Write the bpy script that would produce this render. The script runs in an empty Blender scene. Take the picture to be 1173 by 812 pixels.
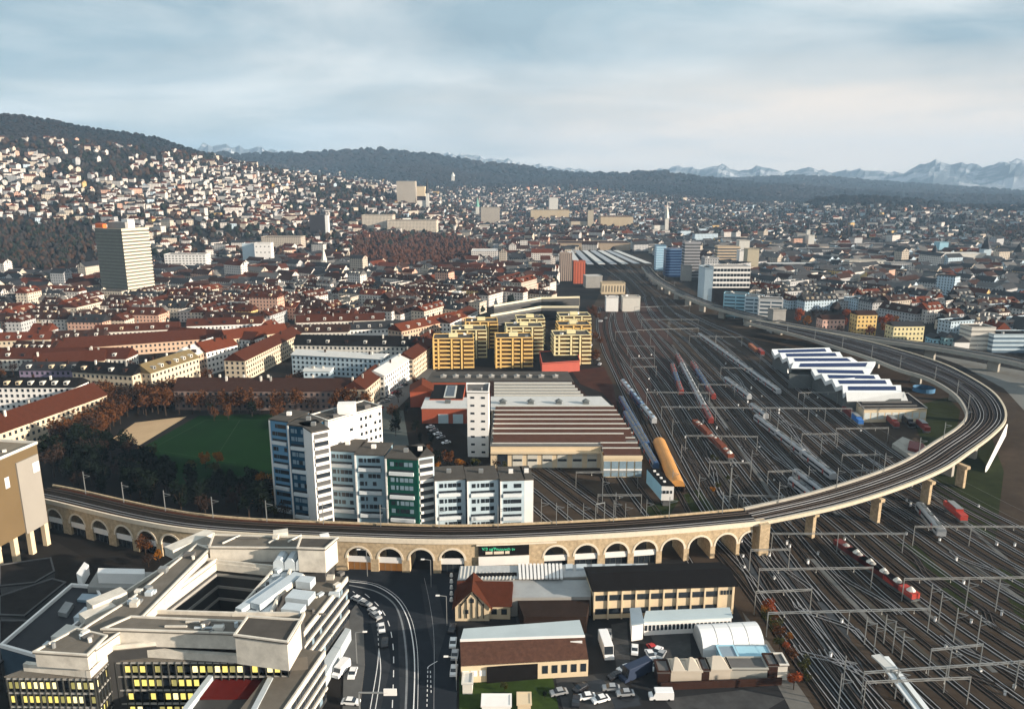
import bpy, math, random
from math import *
random.seed(7)
C = bpy.context.scene.collection
sc = bpy.context.scene
# ------------------------------------------------------------------ camera, sky, sun, exposure
F=850.0; CX=586.5; CY=406.0; H=120.0; P=radians(12.85)
cd=bpy.data.cameras.new('camera'); cam=bpy.data.objects.new('camera',cd); C.objects.link(cam)
cam.location=(0,0,H); cam.rotation_euler=(pi/2-P,0,0)
cd.sensor_width=36; cd.lens=F/1173*36; cd.clip_start=1; cd.clip_end=60000
sc.camera=cam
SAZ=radians(20); SEL=radians(15)
SD=(cos(SEL)*cos(SAZ),-cos(SEL)*sin(SAZ),sin(SEL))
sl=bpy.data.lights.new('sun','SUN'); sl.energy=5.0; sl.angle=radians(0.6); sl.color=(1,.86,.70)
so=bpy.data.objects.new('sun',sl); C.objects.link(so)
from mathutils import Vector
so.rotation_euler=Vector(SD).to_track_quat('Z','Y').to_euler()
sc.view_settings.view_transform='Standard'; sc.view_settings.look='None'
sc.view_settings.exposure=1.05; sc.view_settings.gamma=1
sc.cycles.max_bounces=5; sc.cycles.diffuse_bounces=2; sc.cycles.volume_bounces=0
sc.cycles.use_denoising=True
w=bpy.data.worlds.new('World'); sc.world=w; w.use_nodes=True
nt=w.node_tree; N=nt.nodes; L=nt.links; N.clear()
def nn(t,**k):
    n=N.new(t)
    for a,b in k.items(): setattr(n,a,b)
    return n
out=nn('ShaderNodeOutputWorld'); bg=nn('ShaderNodeBackground')
sky=nn('ShaderNodeTexSky',sky_type='NISHITA'); sky.sun_disc=False
sky.sun_elevation=SEL; sky.sun_rotation=atan2(SD[0],SD[1]); sky.air_density=1.0; sky.dust_density=1.5; sky.ozone_density=2
SKYK=0.05
tc=nn('ShaderNodeTexCoord'); sep=nn('ShaderNodeSeparateXYZ'); L.new(tc.outputs['Generated'],sep.inputs[0])
def mth(op,a,b=None,c=None):
    n=nn('ShaderNodeMath',operation=op)
    for i,x in enumerate((a,b,c)):
        if x is None: continue
        if isinstance(x,(int,float)): n.inputs[i].default_value=x
        else: L.new(x,n.inputs[i])
    return n.outputs[0]
zz=mth('ADD',mth('MAXIMUM',sep.outputs[2],0.0),0.16)
dx=mth('DIVIDE',sep.outputs[0],zz); dy=mth('DIVIDE',sep.outputs[1],zz)
cmb=nn('ShaderNodeCombineXYZ')
# cloud streets drift along one heading
L.new(mth('ADD',mth('MULTIPLY',dx,0.60),mth('MULTIPLY',dy,0.25)),cmb.inputs[0]); L.new(mth('MULTIPLY',mth('SUBTRACT',dy,mth('MULTIPLY',dx,0.22)),.85),cmb.inputs[1])
n1=nn('ShaderNodeTexNoise'); n1.inputs['Scale'].default_value=1.5; n1.inputs['Detail'].default_value=6; n1.inputs['Roughness'].default_value=.48; n1.inputs['Distortion'].default_value=.25
L.new(cmb.outputs[0],n1.inputs['Vector'])
rmp=nn('ShaderNodeValToRGB'); rmp.color_ramp.elements[0].position=.36; rmp.color_ramp.elements[1].position=.68
L.new(n1.outputs[0],rmp.inputs[0])
n2=nn('ShaderNodeTexNoise'); n2.inputs['Scale'].default_value=1.0; n2.inputs['Detail'].default_value=8; n2.inputs['Roughness'].default_value=.55; n2.inputs['Distortion'].default_value=.6
vm=nn('ShaderNodeVectorMath',operation='ADD'); vm.inputs[1].default_value=(3.3,1.2,0); L.new(cmb.outputs[0],vm.inputs[0]); L.new(vm.outputs[0],n2.inputs['Vector'])
rm2=nn('ShaderNodeValToRGB'); rm2.color_ramp.elements[0].position=.40; rm2.color_ramp.elements[0].color=(.26,.345,.39,1); rm2.color_ramp.elements[1].position=.64; rm2.color_ramp.elements[1].color=(.56,.585,.58,1)
L.new(n2.outputs[0],rm2.inputs[0])
skm=nn('ShaderNodeMix',data_type='RGBA',blend_type='MULTIPLY'); skm.inputs[0].default_value=1
L.new(sky.outputs[0],skm.inputs[6]); skm.inputs[7].default_value=(SKYK,SKYK,SKYK,1)
# warm bank of cloud low on the side of the sun
low=mth('SUBTRACT',1.0,mth('MULTIPLY',mth('ABSOLUTE',mth('SUBTRACT',sep.outputs[2],0.055)),10.0))
side=mth('MULTIPLY_ADD',sep.outputs[0],1.6,0.45)
warm=mth('MULTIPLY',mth('MAXIMUM',low,0.0),mth('MINIMUM',mth('MAXIMUM',side,0.0),1.0))
n3=nn('ShaderNodeTexNoise'); n3.inputs['Scale'].default_value=5; n3.inputs['Detail'].default_value=6
mp=nn('ShaderNodeMapping'); mp.inputs['Scale'].default_value=(1,1,6); L.new(tc.outputs['Generated'],mp.inputs[0]); L.new(mp.outputs[0],n3.inputs['Vector'])
warm=mth('MINIMUM',mth('MULTIPLY',warm,mth('MULTIPLY_ADD',n3.outputs[0],2.4,0.1)),.95)
mx=nn('ShaderNodeMix',data_type='RGBA'); L.new(mth('MULTIPLY_ADD',rmp.outputs[0],.30,.68),mx.inputs[0]); L.new(skm.outputs[2],mx.inputs[6]); L.new(rm2.outputs[0],mx.inputs[7])
mx2=nn('ShaderNodeMix',data_type='RGBA'); L.new(warm,mx2.inputs[0]); L.new(mx.outputs[2],mx2.inputs[6]); mx2.inputs[7].default_value=(.66,.56,.47,1)
L.new(mx2.outputs[2],bg.inputs[0]); bg.inputs[1].default_value=.80; L.new(bg.outputs[0],out.inputs[0])

# ------------------------------------------------------------------ pixel geometry helpers (survey of the photograph)
def ray(u,v):
    x=(u-CX)/F; y=(CY-v)/F
    return (x,cos(P)+y*sin(P),-sin(P)+y*cos(P))
def G(u,v,z=0.0):
    r=ray(u,v); t=(H-z)/-r[2]; return (r[0]*t,r[1]*t)
def Zat(u,v,y):
    r=ray(u,v); return H+r[2]/r[1]*y
def px(x,y,z):
    dz=z-H; d=y*cos(P)-dz*sin(P); up=y*sin(P)+dz*cos(P)
    if d<=1: return (-9999,-9999)
    return (CX+F*x/d,CY-F*up/d)
def lerp(a,b,t): return a+(b-a)*t
def interp(tab,x):
    if x<=tab[0][0]: return tab[0][1]
    for (a,b),(c,d) in zip(tab,tab[1:]):
        if x<=c: return lerp(b,d,(x-a)/(c-a))
    return tab[-1][1]
def inpoly(x,y,poly):
    r=False; j=len(poly)-1
    for i in range(len(poly)):
        xi,yi=poly[i]; xj,yj=poly[j]
        if (yi>y)!=(yj>y) and x<(xj-xi)*(y-yi)/(yj-yi)+xi: r=not r
        j=i
    return r
# ------------------------------------------------------------------ materials
MATS={}
def mat(name,col,rough=.8,var=.25,scale=.3,metal=0,emit=None,facade=None,spec=.3,stripe=None):
    if name in MATS: return MATS[name]
    m=bpy.data.materials.new(name); m.use_nodes=True; t=m.node_tree; b=t.nodes['Principled BSDF']
    b.inputs['Roughness'].default_value=rough; b.inputs['Metallic'].default_value=metal
    b.inputs['Specular IOR Level'].default_value=(spec if rough<.72 else .05)
    def M_(op,a,b_=None,c=None):
        n=t.nodes.new('ShaderNodeMath'); n.operation=op
        for i,x in enumerate((a,b_,c)):
            if x is None: continue
            if isinstance(x,(int,float)): n.inputs[i].default_value=x
            else: t.links.new(x,n.inputs[i])
        return n.outputs[0]
    g=t.nodes.new('ShaderNodeNewGeometry')
    no=t.nodes.new('ShaderNodeTexNoise'); no.inputs['Scale'].default_value=scale; no.inputs['Detail'].default_value=5; no.inputs['Roughness'].default_value=.65
    t.links.new(g.outputs['Position'],no.inputs['Vector'])
    k=M_('MULTIPLY_ADD',no.outputs[0],2*var,1-var)
    hs=t.nodes.new('ShaderNodeMix'); hs.data_type='RGBA'; hs.blend_type='MULTIPLY'; hs.inputs[0].default_value=1
    hs.inputs[6].default_value=(*col,1)
    cb=t.nodes.new('ShaderNodeCombineColor')
    for i in range(3): t.links.new(k,cb.inputs[i])
    t.links.new(cb.outputs[0],hs.inputs[7]); o=hs.outputs[2]
    if facade:
        sx,sz,wx,wz,gc=facade
        uv=t.nodes.new('ShaderNodeUVMap'); s=t.nodes.new('ShaderNodeSeparateXYZ'); t.links.new(uv.outputs[0],s.inputs[0])
        def band(q,period,w_):
            f=M_('FRACT',M_('DIVIDE',q,period)); return M_('LESS_THAN',M_('ABSOLUTE',M_('SUBTRACT',f,.52)),w_/2)
        msk=M_('MULTIPLY',band(s.outputs[0],sx,wx),band(s.outputs[1],sz,wz))
        mm=t.nodes.new('ShaderNodeMix'); mm.data_type='RGBA'; t.links.new(msk,mm.inputs[0]); t.links.new(o,mm.inputs[6]); mm.inputs[7].default_value=(*gc,1); o=mm.outputs[2]
    if stripe:
        ax,per,wd,c2=stripe
        uv=t.nodes.new('ShaderNodeUVMap'); s=t.nodes.new('ShaderNodeSeparateXYZ'); t.links.new(uv.outputs[0],s.inputs[0])
        f=M_('LESS_THAN',M_('FRACT',M_('DIVIDE',s.outputs[ax],per)),wd)
        mm=t.nodes.new('ShaderNodeMix'); mm.data_type='RGBA'; t.links.new(f,mm.inputs[0]); t.links.new(o,mm.inputs[6]); mm.inputs[7].default_value=(*c2,1); o=mm.outputs[2]
    t.links.new(o,b.inputs['Base Color'])
    if emit:
        b.inputs['Emission Color'].default_value=(*emit[0],1); b.inputs['Emission Strength'].default_value=emit[1]
    MATS[name]=m; return m
GL=(.02,.025,.035)
def FM(n,c): return mat(n,c,.85,.12,.08,facade=(3.1,3.0,.36,.5,GL))
WH=mat('white_render',(.76,.74,.71),.8,.1,.3); WHD=mat('off_white_render',(.62,.59,.53),.8,.15,.3); CREAM=mat('cream_render',(.62,.50,.34),.8,.12,.3)
GREYW=mat('grey_concrete',(.30,.29,.27),.9,.25,.25); DARKC=mat('dark_concrete',(.10,.10,.10),.9,.3,.3)
FWALL=[FM('facade_white',(.60,.56,.52)),FM('facade_cream',(.56,.49,.40)),FM('facade_sand',(.46,.40,.33)),FM('facade_grey',(.42,.42,.42)),FM('facade_pink',(.58,.36,.27)),FM('facade_ochre',(.62,.42,.18)),FM('facade_pale_blue',(.45,.55,.62))]
WNAME=['white','cream','sandy','grey','pinkish','ochre','pale blue']
RBROWN=mat('brown_tiles',(.062,.019,.010),.85,.35,.6); RRED=mat('red_tiles',(.105,.028,.013),.85,.3,.6); RDARK=mat('dark_slate',(.016,.016,.018),.7,.4,.5); RGREY=mat('grey_roof',(.12,.115,.11),.85,.3,.25)
RLIGHT=mat('pale_roof',(.50,.50,.48),.7,.2,.3); RBROWN2=mat('dull_brown_tiles',(.038,.019,.014),.85,.4,.6); RFLAT=mat('gravel_roof',(.075,.068,.06),.95,.35,.35); RBLACK=mat('black_roof',(.009,.008,.008),.8,.4,.4)
ROOFS=[RBROWN,RRED,RDARK,RGREY,RBROWN2]; RNAME=['brown tiled','red tiled','dark slate','grey','dull brown']
GLASS=mat('window_glass',(.018,.024,.032),.25,.3,.5,spec=.6); GLASSB=mat('pale_window_glass',(.20,.28,.34),.3,.3,.5,spec=.6)
LIT=mat('lit_window',(.5,.4,.1),.5,.4,.7,emit=((1.0,.80,.20),.55)); LIT2=mat('dim_lit_window',(.3,.25,.1),.5,.4,.7,emit=((.8,.70,.22),.22)); LIT3=mat('bright_lit_window',(.5,.4,.2),.5,.4,.7,emit=((1.0,.86,.42),.8)); SHOPLIT=mat('lit_shop_window',(.05,.025,.012),.5,.8,.9,emit=((1,.42,.10),.10))
METAL=mat('galvanised_steel',(.24,.25,.25),.5,.15,.5,metal=.3); METALD=mat('dark_steel',(.10,.11,.11),.6,.2,.5); RAILM=mat('rail_steel',(.36,.36,.37),.45,.6,.04,metal=.3); RAILD=mat('rusty_rail',(.085,.065,.055),.7,.4,.1)
STONE=mat('viaduct_stone',(.44,.34,.22),.9,.75,.9); STONEL=mat('arch_ring_stone',(.66,.58,.46),.9,.2,1.0); CONC=mat('pale_concrete',(.34,.32,.28),.9,.25,.3)
ASPH=mat('asphalt',(.017,.021,.027),.85,.35,.12); PAVE=mat('pavement_slabs',(.10,.10,.098),.9,.3,.25); BALL=mat('ballast',(.048,.035,.025),.95,.7,.07); BED=mat('track_bed',(.016,.013,.010),.95,.45,.25)
GRASS=mat('turf',(.004,.022,.004),.95,.4,.06); GRASS2=mat('rough_grass',(.020,.026,.008),.95,.6,.15); SAND=mat('sand_court',(.42,.30,.18),.95,.2,.1)
PAINT=mat('road_paint',(.7,.7,.7),.7,.15,1); CARW=mat('white_car_paint',(.75,.75,.75),.3,.03,1,spec=.5); CARB=mat('black_car_paint',(.015,.015,.018),.25,.03,1,spec=.5); CARS=mat('silver_car_paint',(.38,.39,.4),.3,.03,1,metal=.4)
CARR=mat('red_car_paint',(.45,.02,.015),.3,.05,1,spec=.5); CARBL=mat('blue_car_paint',(.03,.08,.25),.3,.05,1,spec=.5); TYRE=mat('tyre_rubber',(.012,.012,.012),.8,.1,1)
# ------------------------------------------------------------------ mesh builder
class MB:
    def __init__(s): s.v=[]; s.f=[]; s.uv=[]
    def poly(s,pts,uv=None):
        b=len(s.v); s.v+=[tuple(p) for p in pts]; s.f.append(tuple(range(b,b+len(pts))))
        s.uv+=uv if uv else [(p[0],p[1]) for p in pts]
    def prism(s,pts,z0,z1,top=True,bot=False,uoff=0.0):
        pts=ccw(pts); n=len(pts); d=uoff
        for i in range(n):
            a=pts[i]; b=pts[(i+1)%n]; l=hypot(b[0]-a[0],b[1]-a[1])
            s.poly([(a[0],a[1],z0),(b[0],b[1],z0),(b[0],b[1],z1),(a[0],a[1],z1)],[(d,0),(d+l,0),(d+l,z1-z0),(d,z1-z0)]); d+=l
        if top: s.poly([(x,y,z1) for x,y in pts])
        if bot: s.poly([(x,y,z0) for x,y in reversed(pts)])
        return s
    def box(s,cx,cy,z0,z1,lx,ly,a=0.0,bot=True):
        return s.prism(rect(cx,cy,lx,ly,a),z0,z1,bot=bot)
    def beam(s,p,q,w=.3,h=None,n=4):
        p=Vector(p); q=Vector(q); d=(q-p)
        if d.length<1e-6: return s
        d.normalize(); up=Vector((0,0,1)) if abs(d.z)<.95 else Vector((0,1,0))
        a=d.cross(up).normalized(); b=a.cross(d).normalized(); h=h or w; r=[]
        for e in (p,q):
            if n==4: r.append([e+a*w/2+b*h/2,e-a*w/2+b*h/2,e-a*w/2-b*h/2,e+a*w/2-b*h/2])
            else: r.append([e+a*(w/2*cos(2*pi*k/n))+b*(w/2*sin(2*pi*k/n)) for k in range(n)])
        for k in range(n): s.poly([r[0][k],r[1][k],r[1][(k+1)%n],r[0][(k+1)%n]])
        s.poly(r[0]); s.poly(list(reversed(r[1]))); return s
    def cyl(s,x,y,z0,z1,r0,r1=None,n=8):
        r1=r0 if r1 is None else r1
        A=[(x+r0*cos(2*pi*k/n),y+r0*sin(2*pi*k/n),z0) for k in range(n)]; B=[(x+r1*cos(2*pi*k/n),y+r1*sin(2*pi*k/n),z1) for k in range(n)]
        for k in range(n): s.poly([A[k],A[(k+1)%n],B[(k+1)%n],B[k]])
        if r1>.01: s.poly(B)
        return s
    def loft(s,rings,cap=True,closed=True):
        n=len(rings[0])
        for A,B in zip(rings,rings[1:]):
            for k in range(n if closed else n-1): s.poly([A[k],B[k],B[(k+1)%n],A[(k+1)%n]])
        if cap: s.poly(rings[0]); s.poly(list(reversed(rings[-1])))
        return s
    def build(s,name,m,parent=None,smooth=False,ms=None):
        me=bpy.data.meshes.new(name)
        ox,oy,oz=parent_origin(parent)
        me.from_pydata([(x-ox,y-oy,z-oz) for x,y,z in s.v],[],s.f)
        if s.uv and len(s.uv)==len(s.v):
            ul=me.uv_layers.new(name='UVMap'); fl=[0.0]*(2*len(me.loops)); k=0
            for f in s.f:
                for vi in f: fl[k]=s.uv[vi][0]; fl[k+1]=s.uv[vi][1]; k+=2
            ul.data.foreach_set('uv',fl)
        me.materials.append(m)
        if ms:
            for x in ms: me.materials.append(x)
        if smooth: me.shade_smooth()
        o=bpy.data.objects.new(name,me); C.objects.link(o)
        if parent is not None: o.parent=parent
        return o
def parent_origin(p):
    x=y=z=0.0
    while p is not None: x+=p.location.x; y+=p.location.y; z+=p.location.z; p=p.parent
    return x,y,z
def ccw(pts):
    a=sum(pts[i][0]*pts[(i+1)%len(pts)][1]-pts[(i+1)%len(pts)][0]*pts[i][1] for i in range(len(pts)))
    return list(pts) if a>0 else list(reversed(pts))
def rect(cx,cy,lx,ly,a=0.0):
    c=cos(a); s=sin(a)
    return [(cx+x*c-y*s,cy+x*s+y*c) for x,y in ((-lx/2,-ly/2),(lx/2,-ly/2),(lx/2,ly/2),(-lx/2,ly/2))]
def grow(pts,d):
    pts=ccw(pts); n=len(pts); o=[]
    for i in range(n):
        p,q,r=pts[i-1],pts[i],pts[(i+1)%n]
        a=(q[0]-p[0],q[1]-p[1]); b=(r[0]-q[0],r[1]-q[1]); la=hypot(*a) or 1; lb=hypot(*b) or 1
        na=(a[1]/la,-a[0]/la); nb=(b[1]/lb,-b[0]/lb); k=1+na[0]*nb[0]+na[1]*nb[1]
        if k<.2: k=.2
        o.append((q[0]+(na[0]+nb[0])/k*d,q[1]+(na[1]+nb[1])/k*d))
    return o
def cen(pts): return (sum(p[0] for p in pts)/len(pts),sum(p[1] for p in pts)/len(pts))
# ------------------------------------------------------------------ things, labels
AUTO=[]; LM=[]
def tag(o,label=None,cat=None,group=None,kind=None,auto=None):
    if cat: o['category']=cat
    if group: o['group']=group
    if kind: o['kind']=kind
    if label:
        o['label']=label
        if auto: AUTO.append((o,label,auto))
    return o
def thing(name,label,cat,loc,group=None,auto=False,rz=0.0):
    o=bpy.data.objects.new(name,None); C.objects.link(o); o.location=(loc[0],loc[1],loc[2] if len(loc)>2 else 0); o.rotation_euler=(0,0,rz); o.empty_display_size=1
    tag(o,label,cat,group,None,tuple(o.location) if auto else None); return o
def struct(name,mb,m): return tag(mb.build(name,m),kind='structure')
def landmark(name,u,v): LM.append((name,u,v))
KIDS={}
def kids(o):
    return [c for c in KIDS.get(o.name,[])] or list(o.children)
def dup(root,loc,rz=None,scale=None,group=None,label=None,auto=False):
    r=root.copy(); C.objects.link(r); r.location=loc
    if rz is not None: r.rotation_euler=(0,0,rz)
    if scale is not None: r.scale=scale
    if group: r['group']=group
    if label: r['label']=label
    if auto: AUTO.append((r,label or root['label'],tuple(r.location)))
    for c in KIDS[root.name]:
        d=c.copy(); C.objects.link(d); d.parent=r
        for g in KIDS.get(c.name,()):
            e=g.copy(); C.objects.link(e); e.parent=d
    return r
def remember(root):
    ch=[o for o in bpy.data.objects if o.parent is not None]
    for o in ch:
        p=o.parent
        if p is root or p.parent is root: KIDS.setdefault(p.name,[]).append(o)
    return root
ORD='first second third fourth fifth sixth seventh eighth ninth tenth eleventh twelfth thirteenth fourteenth fifteenth sixteenth seventeenth eighteenth nineteenth twentieth'.split()
ORD+=['twenty-'+o for o in ORD[:9]]+['thirtieth']+['thirty-'+o for o in ORD[:9]]
def finalize():
    B={}
    for o,d,(x,y,z) in AUTO:
        u,v=px(x,y,z); best=None
        for n,lu,lv in LM:
            k=hypot(u-lu,(v-lv)*1.6)
            if best is None or k<best[0]: best=(k,n,lu,lv)
        _,n,lu,lv=best
        if abs(u-lu)>abs(v-lv)*1.6: rel='left of' if u<lu else 'right of'
        else: rel='beyond' if v<lv else 'in front of'
        B.setdefault((d,rel,n),[]).append((u,v,o))
    for (d,rel,n),l in B.items():
        if len(l)==1: l[0][2]['label']=f'{d} {rel} the {n}'; continue
        l.sort(key=lambda t:t[0])
        for i,(u,v,o) in enumerate(l):
            od=(ORD[i]+' from left') if i<len(ORD) else f'{ORD[len(l)-1-i] if len(l)-1-i<len(ORD) else "middle one"} from right'
            o['label']=f'{d}, {od} {rel} the {n}'
            if len(o['label'].split())>16: o['label']=f'{d}, {od} {rel.replace("in front of","before")} the {n}'
# ------------------------------------------------------------------ windows as parts
WIN={}; WCNT={}; WREST={}
def window(parent,root,x,y,z,a,w,h,m,name='window'):
    c=WCNT.get(root.name,0); WCNT[root.name]=c+1
    if c>=96:
        key=(root.name,parent.name,m.name,name); mb=WREST.setdefault(key,(MB(),m,parent,name))[0]
        mb.box(x,y,z-h/2,z+h/2,w,.12,a); return
    k=(round(w,2),round(h,2),m.name)
    if k not in WIN:
        mb=MB(); mb.box(0,0,-h/2,h/2,w,.12); me=bpy.data.meshes.new(name); me.from_pydata(mb.v,[],mb.f); me.materials.append(m); WIN[k]=me
    o=bpy.data.objects.new(name,WIN[k]); C.objects.link(o); ox,oy,oz=parent_origin(parent)
    o.parent=parent; o.location=(x-ox,y-oy,z-oz); o.rotation_euler=(0,0,a); return o
def flush_windows():
    for mb,m,parent,name in WREST.values():
        o=mb.build(name,m,parent); o['kind']='stuff'
def winwall(parent,root,p,q,z0,z1,cols,rows,w,h,m=GLASS,prob=1.0,margin=.0,name='window',alt=None):
    dx=q[0]-p[0]; dy=q[1]-p[1]; l=hypot(dx,dy); a=atan2(dy,dx); nx,ny=dy/l,-dx/l
    for r in range(rows):
        for c in range(cols):
            if random.random()>prob: continue
            t=margin+(1-2*margin)*(c+.5)/cols
            z=z0+(z1-z0)*(r+.5)/rows
            window(parent,root,p[0]+dx*t+nx*.03,p[1]+dy*t+ny*.03,z,a,w,h,alt if alt and random.random()<.35 else m,name)
def facing(p,q):
    l=hypot(q[0]-p[0],q[1]-p[1]) or 1; nx,ny=(q[1]-p[1])/l,-(q[0]-p[0])/l
    return -(nx*(p[0]+q[0])/2+ny*(p[1]+q[1])/2)/hypot((p[0]+q[0])/2,(p[1]+q[1])/2)
def allwin(parent,root,pts,z0,z1,sx=3.2,rows=None,w=1.3,h=1.5,m=GLASS,alt=None,prob=1):
    pts=ccw(pts); rows=rows or max(1,int((z1-z0)/3.1))
    for i in range(len(pts)):
        p,q=pts[i],pts[(i+1)%len(pts)]
        l=hypot(q[0]-p[0],q[1]-p[1])
        if facing(p,q)>.05 and l>3: winwall(parent,root,p,q,z0,z1,max(1,int(l/sx)),rows,w,h,m,prob,0,alt=alt)
# ------------------------------------------------------------------ building types
def flatroof(root,pts,h,m,parap=.7,pm=None,name='roof',clutter=0,over=.25):
    g=grow(pts,over); r=MB().prism(g,h,h+.25,bot=True).build(name,m,root)
    if parap:
        i=grow(pts,over-.45); n=len(g); mb=MB()
        g=ccw(g); i=ccw(i)
        for k in range(n):
            a,b=g[k],g[(k+1)%n]; c,d=i[(k+1)%n],i[k]
            mb.prism([a,b,c,d],h+.25,h+.25+parap)
        mb.build('parapet',pm or m,r)
    cx,cy=cen(pts)
    for _ in range(clutter):
        p=random.choice(pts); t=random.uniform(.2,.75); x=lerp(cx,p[0],t); y=lerp(cy,p[1],t)
        mb=MB(); s=random.uniform(.8,2.6); mb.box(x,y,h+.25,h+.25+random.uniform(.6,1.6),s,s*random.uniform(.5,1),random.random())
        mb.build(random.choice(['roof_vent','lift_housing','skylight']),random.choice([WHD,METAL,RGREY,WH]),r)
    return r
def gable(root,pts,z,rise,m,over=.5,hip=0.0,name='roof'):
    """pts: 4 corners; the ridge runs along the longer direction"""
    p=ccw(grow(pts,over))
    if hypot(p[1][0]-p[0][0],p[1][1]-p[0][1])<hypot(p[2][0]-p[1][0],p[2][1]-p[1][1]): p=p[1:]+p[:1]
    a=((p[0][0]+p[3][0])/2,(p[0][1]+p[3][1])/2); b=((p[1][0]+p[2][0])/2,(p[1][1]+p[2][1])/2)
    a2=(lerp(a[0],b[0],hip),lerp(a[1],b[1],hip)); b2=(lerp(b[0],a[0],hip),lerp(b[1],a[1],hip))
    A=(*a2,z+rise); B=(*b2,z+rise); q=[(x,y,z) for x,y in p]
    mb=MB(); mb.poly([q[0],q[1],B,A]); mb.poly([q[2],q[3],A,B]); mb.poly([q[1],q[2],B]); mb.poly([q[3],q[0],A]); mb.poly([q[3],q[2],q[1],q[0]])
    return (mb.build(name,m,root) if root is not None else mb),a,b,p
def house(x,y,z,lx,ly,h,a,wm,rm,label,name='house',cat='house',group=None,rise=None,hip=0,auto=True,chim=1,zb=6):
    t=thing(name,label,cat,(x,y,z),group,auto); pts=rect(x,y,lx,ly,a)
    MB().prism(pts,z-zb,z+h,top=False).build('wall',wm,t)
    r,ra,rb,_=gable(t,pts,z+h,rise or min(lx,ly)*.42,rm,.5,hip)
    rr=rise or min(lx,ly)*.42
    for k in range(chim):
        f=random.uniform(.25,.75); MB().box(lerp(ra[0],rb[0],f),lerp(ra[1],rb[1],f),z+h+rr-.8,z+h+rr+1.1,.8,.8,a).build('chimney',random.choice([WHD,RBROWN]),r)
    return t
def bar(e1,e2,width,eaves,rise,wm,rm,label,cat='apartment block',name='apartment_block',group='apartment blocks of the brown roofed quarter',auto=True,dorm=0,real=None,chim=3,wing=None,hip=0.0,dm=None,pixel=True,z=0):
    """long block under a gable; e1,e2 = ends of the ridge, in the photograph's pixels at ridge height"""
    if pixel: e1=G(e1[0],e1[1],z+eaves+rise); e2=G(e2[0],e2[1],z+eaves+rise)
    cx,cy=(e1[0]+e2[0])/2,(e1[1]+e2[1])/2; l=hypot(e2[0]-e1[0],e2[1]-e1[1]); a=atan2(e2[1]-e1[1],e2[0]-e1[0])
    t=thing(name,label,cat,(cx,cy,z),group,auto); pts=rect(cx,cy,l,width,a)
    w_=MB().prism(pts,z-4,z+eaves,top=False).build('wall',wm,t)
    r,ra,rb,p=gable(t,pts,z+eaves,rise,rm,.6,hip)
    c,s=cos(a),sin(a)
    if real: allwin(w_,t,pts,z+.6,z+eaves-.2,3.0,max(2,int(eaves/3.1)),1.3,1.6)
    side=-1 if facing(pts[0],pts[1])>0 else 1
    for k in range(dorm):
        f=(k+.5)/dorm-.5; dxl=f*l*.92; dyl=side*width*.30
        x=cx+dxl*c-dyl*s; y=cy+dxl*s+dyl*c; zd=z+eaves+rise*.22
        d=MB(); d.prism(rect(x,y,2.2,width*.22,a),zd,zd+1.9); d.build('dormer',dm or random.choice([WHD,WHD,RBROWN2,GREYW,CREAM]),r)
        window(r,t,x+side*(-s)*width*.115,y+side*c*width*.115,zd+1.0,a,1.2,1.1,GLASS)
    for k in range(chim):
        f=random.uniform(-.45,.45)*l; o=random.choice([-1,1])*width*.12
        MB().box(cx+f*c-o*s,cy+f*s+o*c,z+eaves+rise*.6,z+eaves+rise+1.2,1.0,.8,a).build('chimney',random.choice([WHD,RBROWN2,GREYW]),r)
    return t
def block(pts,h,label,cat='office building',name='office_building',wm=WH,rm=RFLAT,z=0,win=None,pm=None,group=None,auto=False,clutter=0,parap=.7,zb=3,wm_win=GLASS,alt=None,rows=None,prob=1):
    cx,cy=cen(pts); t=thing(name,label,cat,(cx,cy,z),group,auto)
    w_=MB().prism(pts,z-zb,z+h,top=False).build('wall',wm,t)
    if win: allwin(w_,t,pts,z+.5,z+h-.3,win[0],rows,win[1],win[2],wm_win,alt,prob)
    flatroof(t,pts,z+h,rm,parap,pm or wm,clutter=clutter)
    return t
def fbox(u0,u1,vb,vt,depth,rot=0.0,z=0):
    a=G(u0,vb,z); b=G(u1,vb,z); h=Zat((u0+u1)/2,vt,a[1])-z; w=b[0]-a[0]; c,s=cos(rot),sin(rot)
    w/=max(.5,c)
    return [a,(a[0]+w*c,a[1]+w*s),(a[0]+w*c-depth*s,a[1]+w*s+depth*c),(a[0]-depth*s,a[1]+depth*c)],h
def banded(pts,h,label,cat='tower block',name='tower_block',core=DARKC,band=WH,fl=3.0,bh=1.2,z=0,group=None,auto=False,out_=.5,roofm=RFLAT,edges=None,rot=0,clutter=2,gap=None,mull=None):
    """floors read as pale balcony fronts with dark recesses between"""
    pts=ccw(pts); cx,cy=cen(pts); t=thing(name,label,cat,(cx,cy,z),group,auto)
    w_=MB().prism(pts,z-2,z+h,top=False).build('wall',core,t)
    n=max(2,int(h/fl)); fl=h/n; o=grow(pts,out_)
    for k in range(n):
        z0=z+k*fl+fl-bh; mb=MB()
        if edges is None: mb.prism(o,z0,z0+bh,bot=True)
        else:
            for e in edges:
                a,b=pts[e],pts[(e+1)%len(pts)]; c,d=o[(e+1)%len(o)],o[e]
                mb.prism([a,b,c,d],z0,z0+bh,bot=True)
        mb.build('balcony' ,band,t)
    if mull:
        for i in range(len(pts)):
            a,b=pts[i],pts[(i+1)%len(pts)]
            if facing(a,b)<.05: continue
            l=hypot(b[0]-a[0],b[1]-a[1]); m_=max(1,int(l/mull))
            for j in range(m_+1):
                x,y=lerp(a[0],b[0],j/m_),lerp(a[1],b[1],j/m_)
                MB().box(x,y,z,z+h,.9,out_*1.6,atan2(b[1]-a[1],b[0]-a[0])).build('wall_pier',band,t)
    flatroof(t,pts,z+h,roofm,.6,band,clutter=clutter,over=out_+.05)
    return t
HAZE=7e-5
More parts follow.
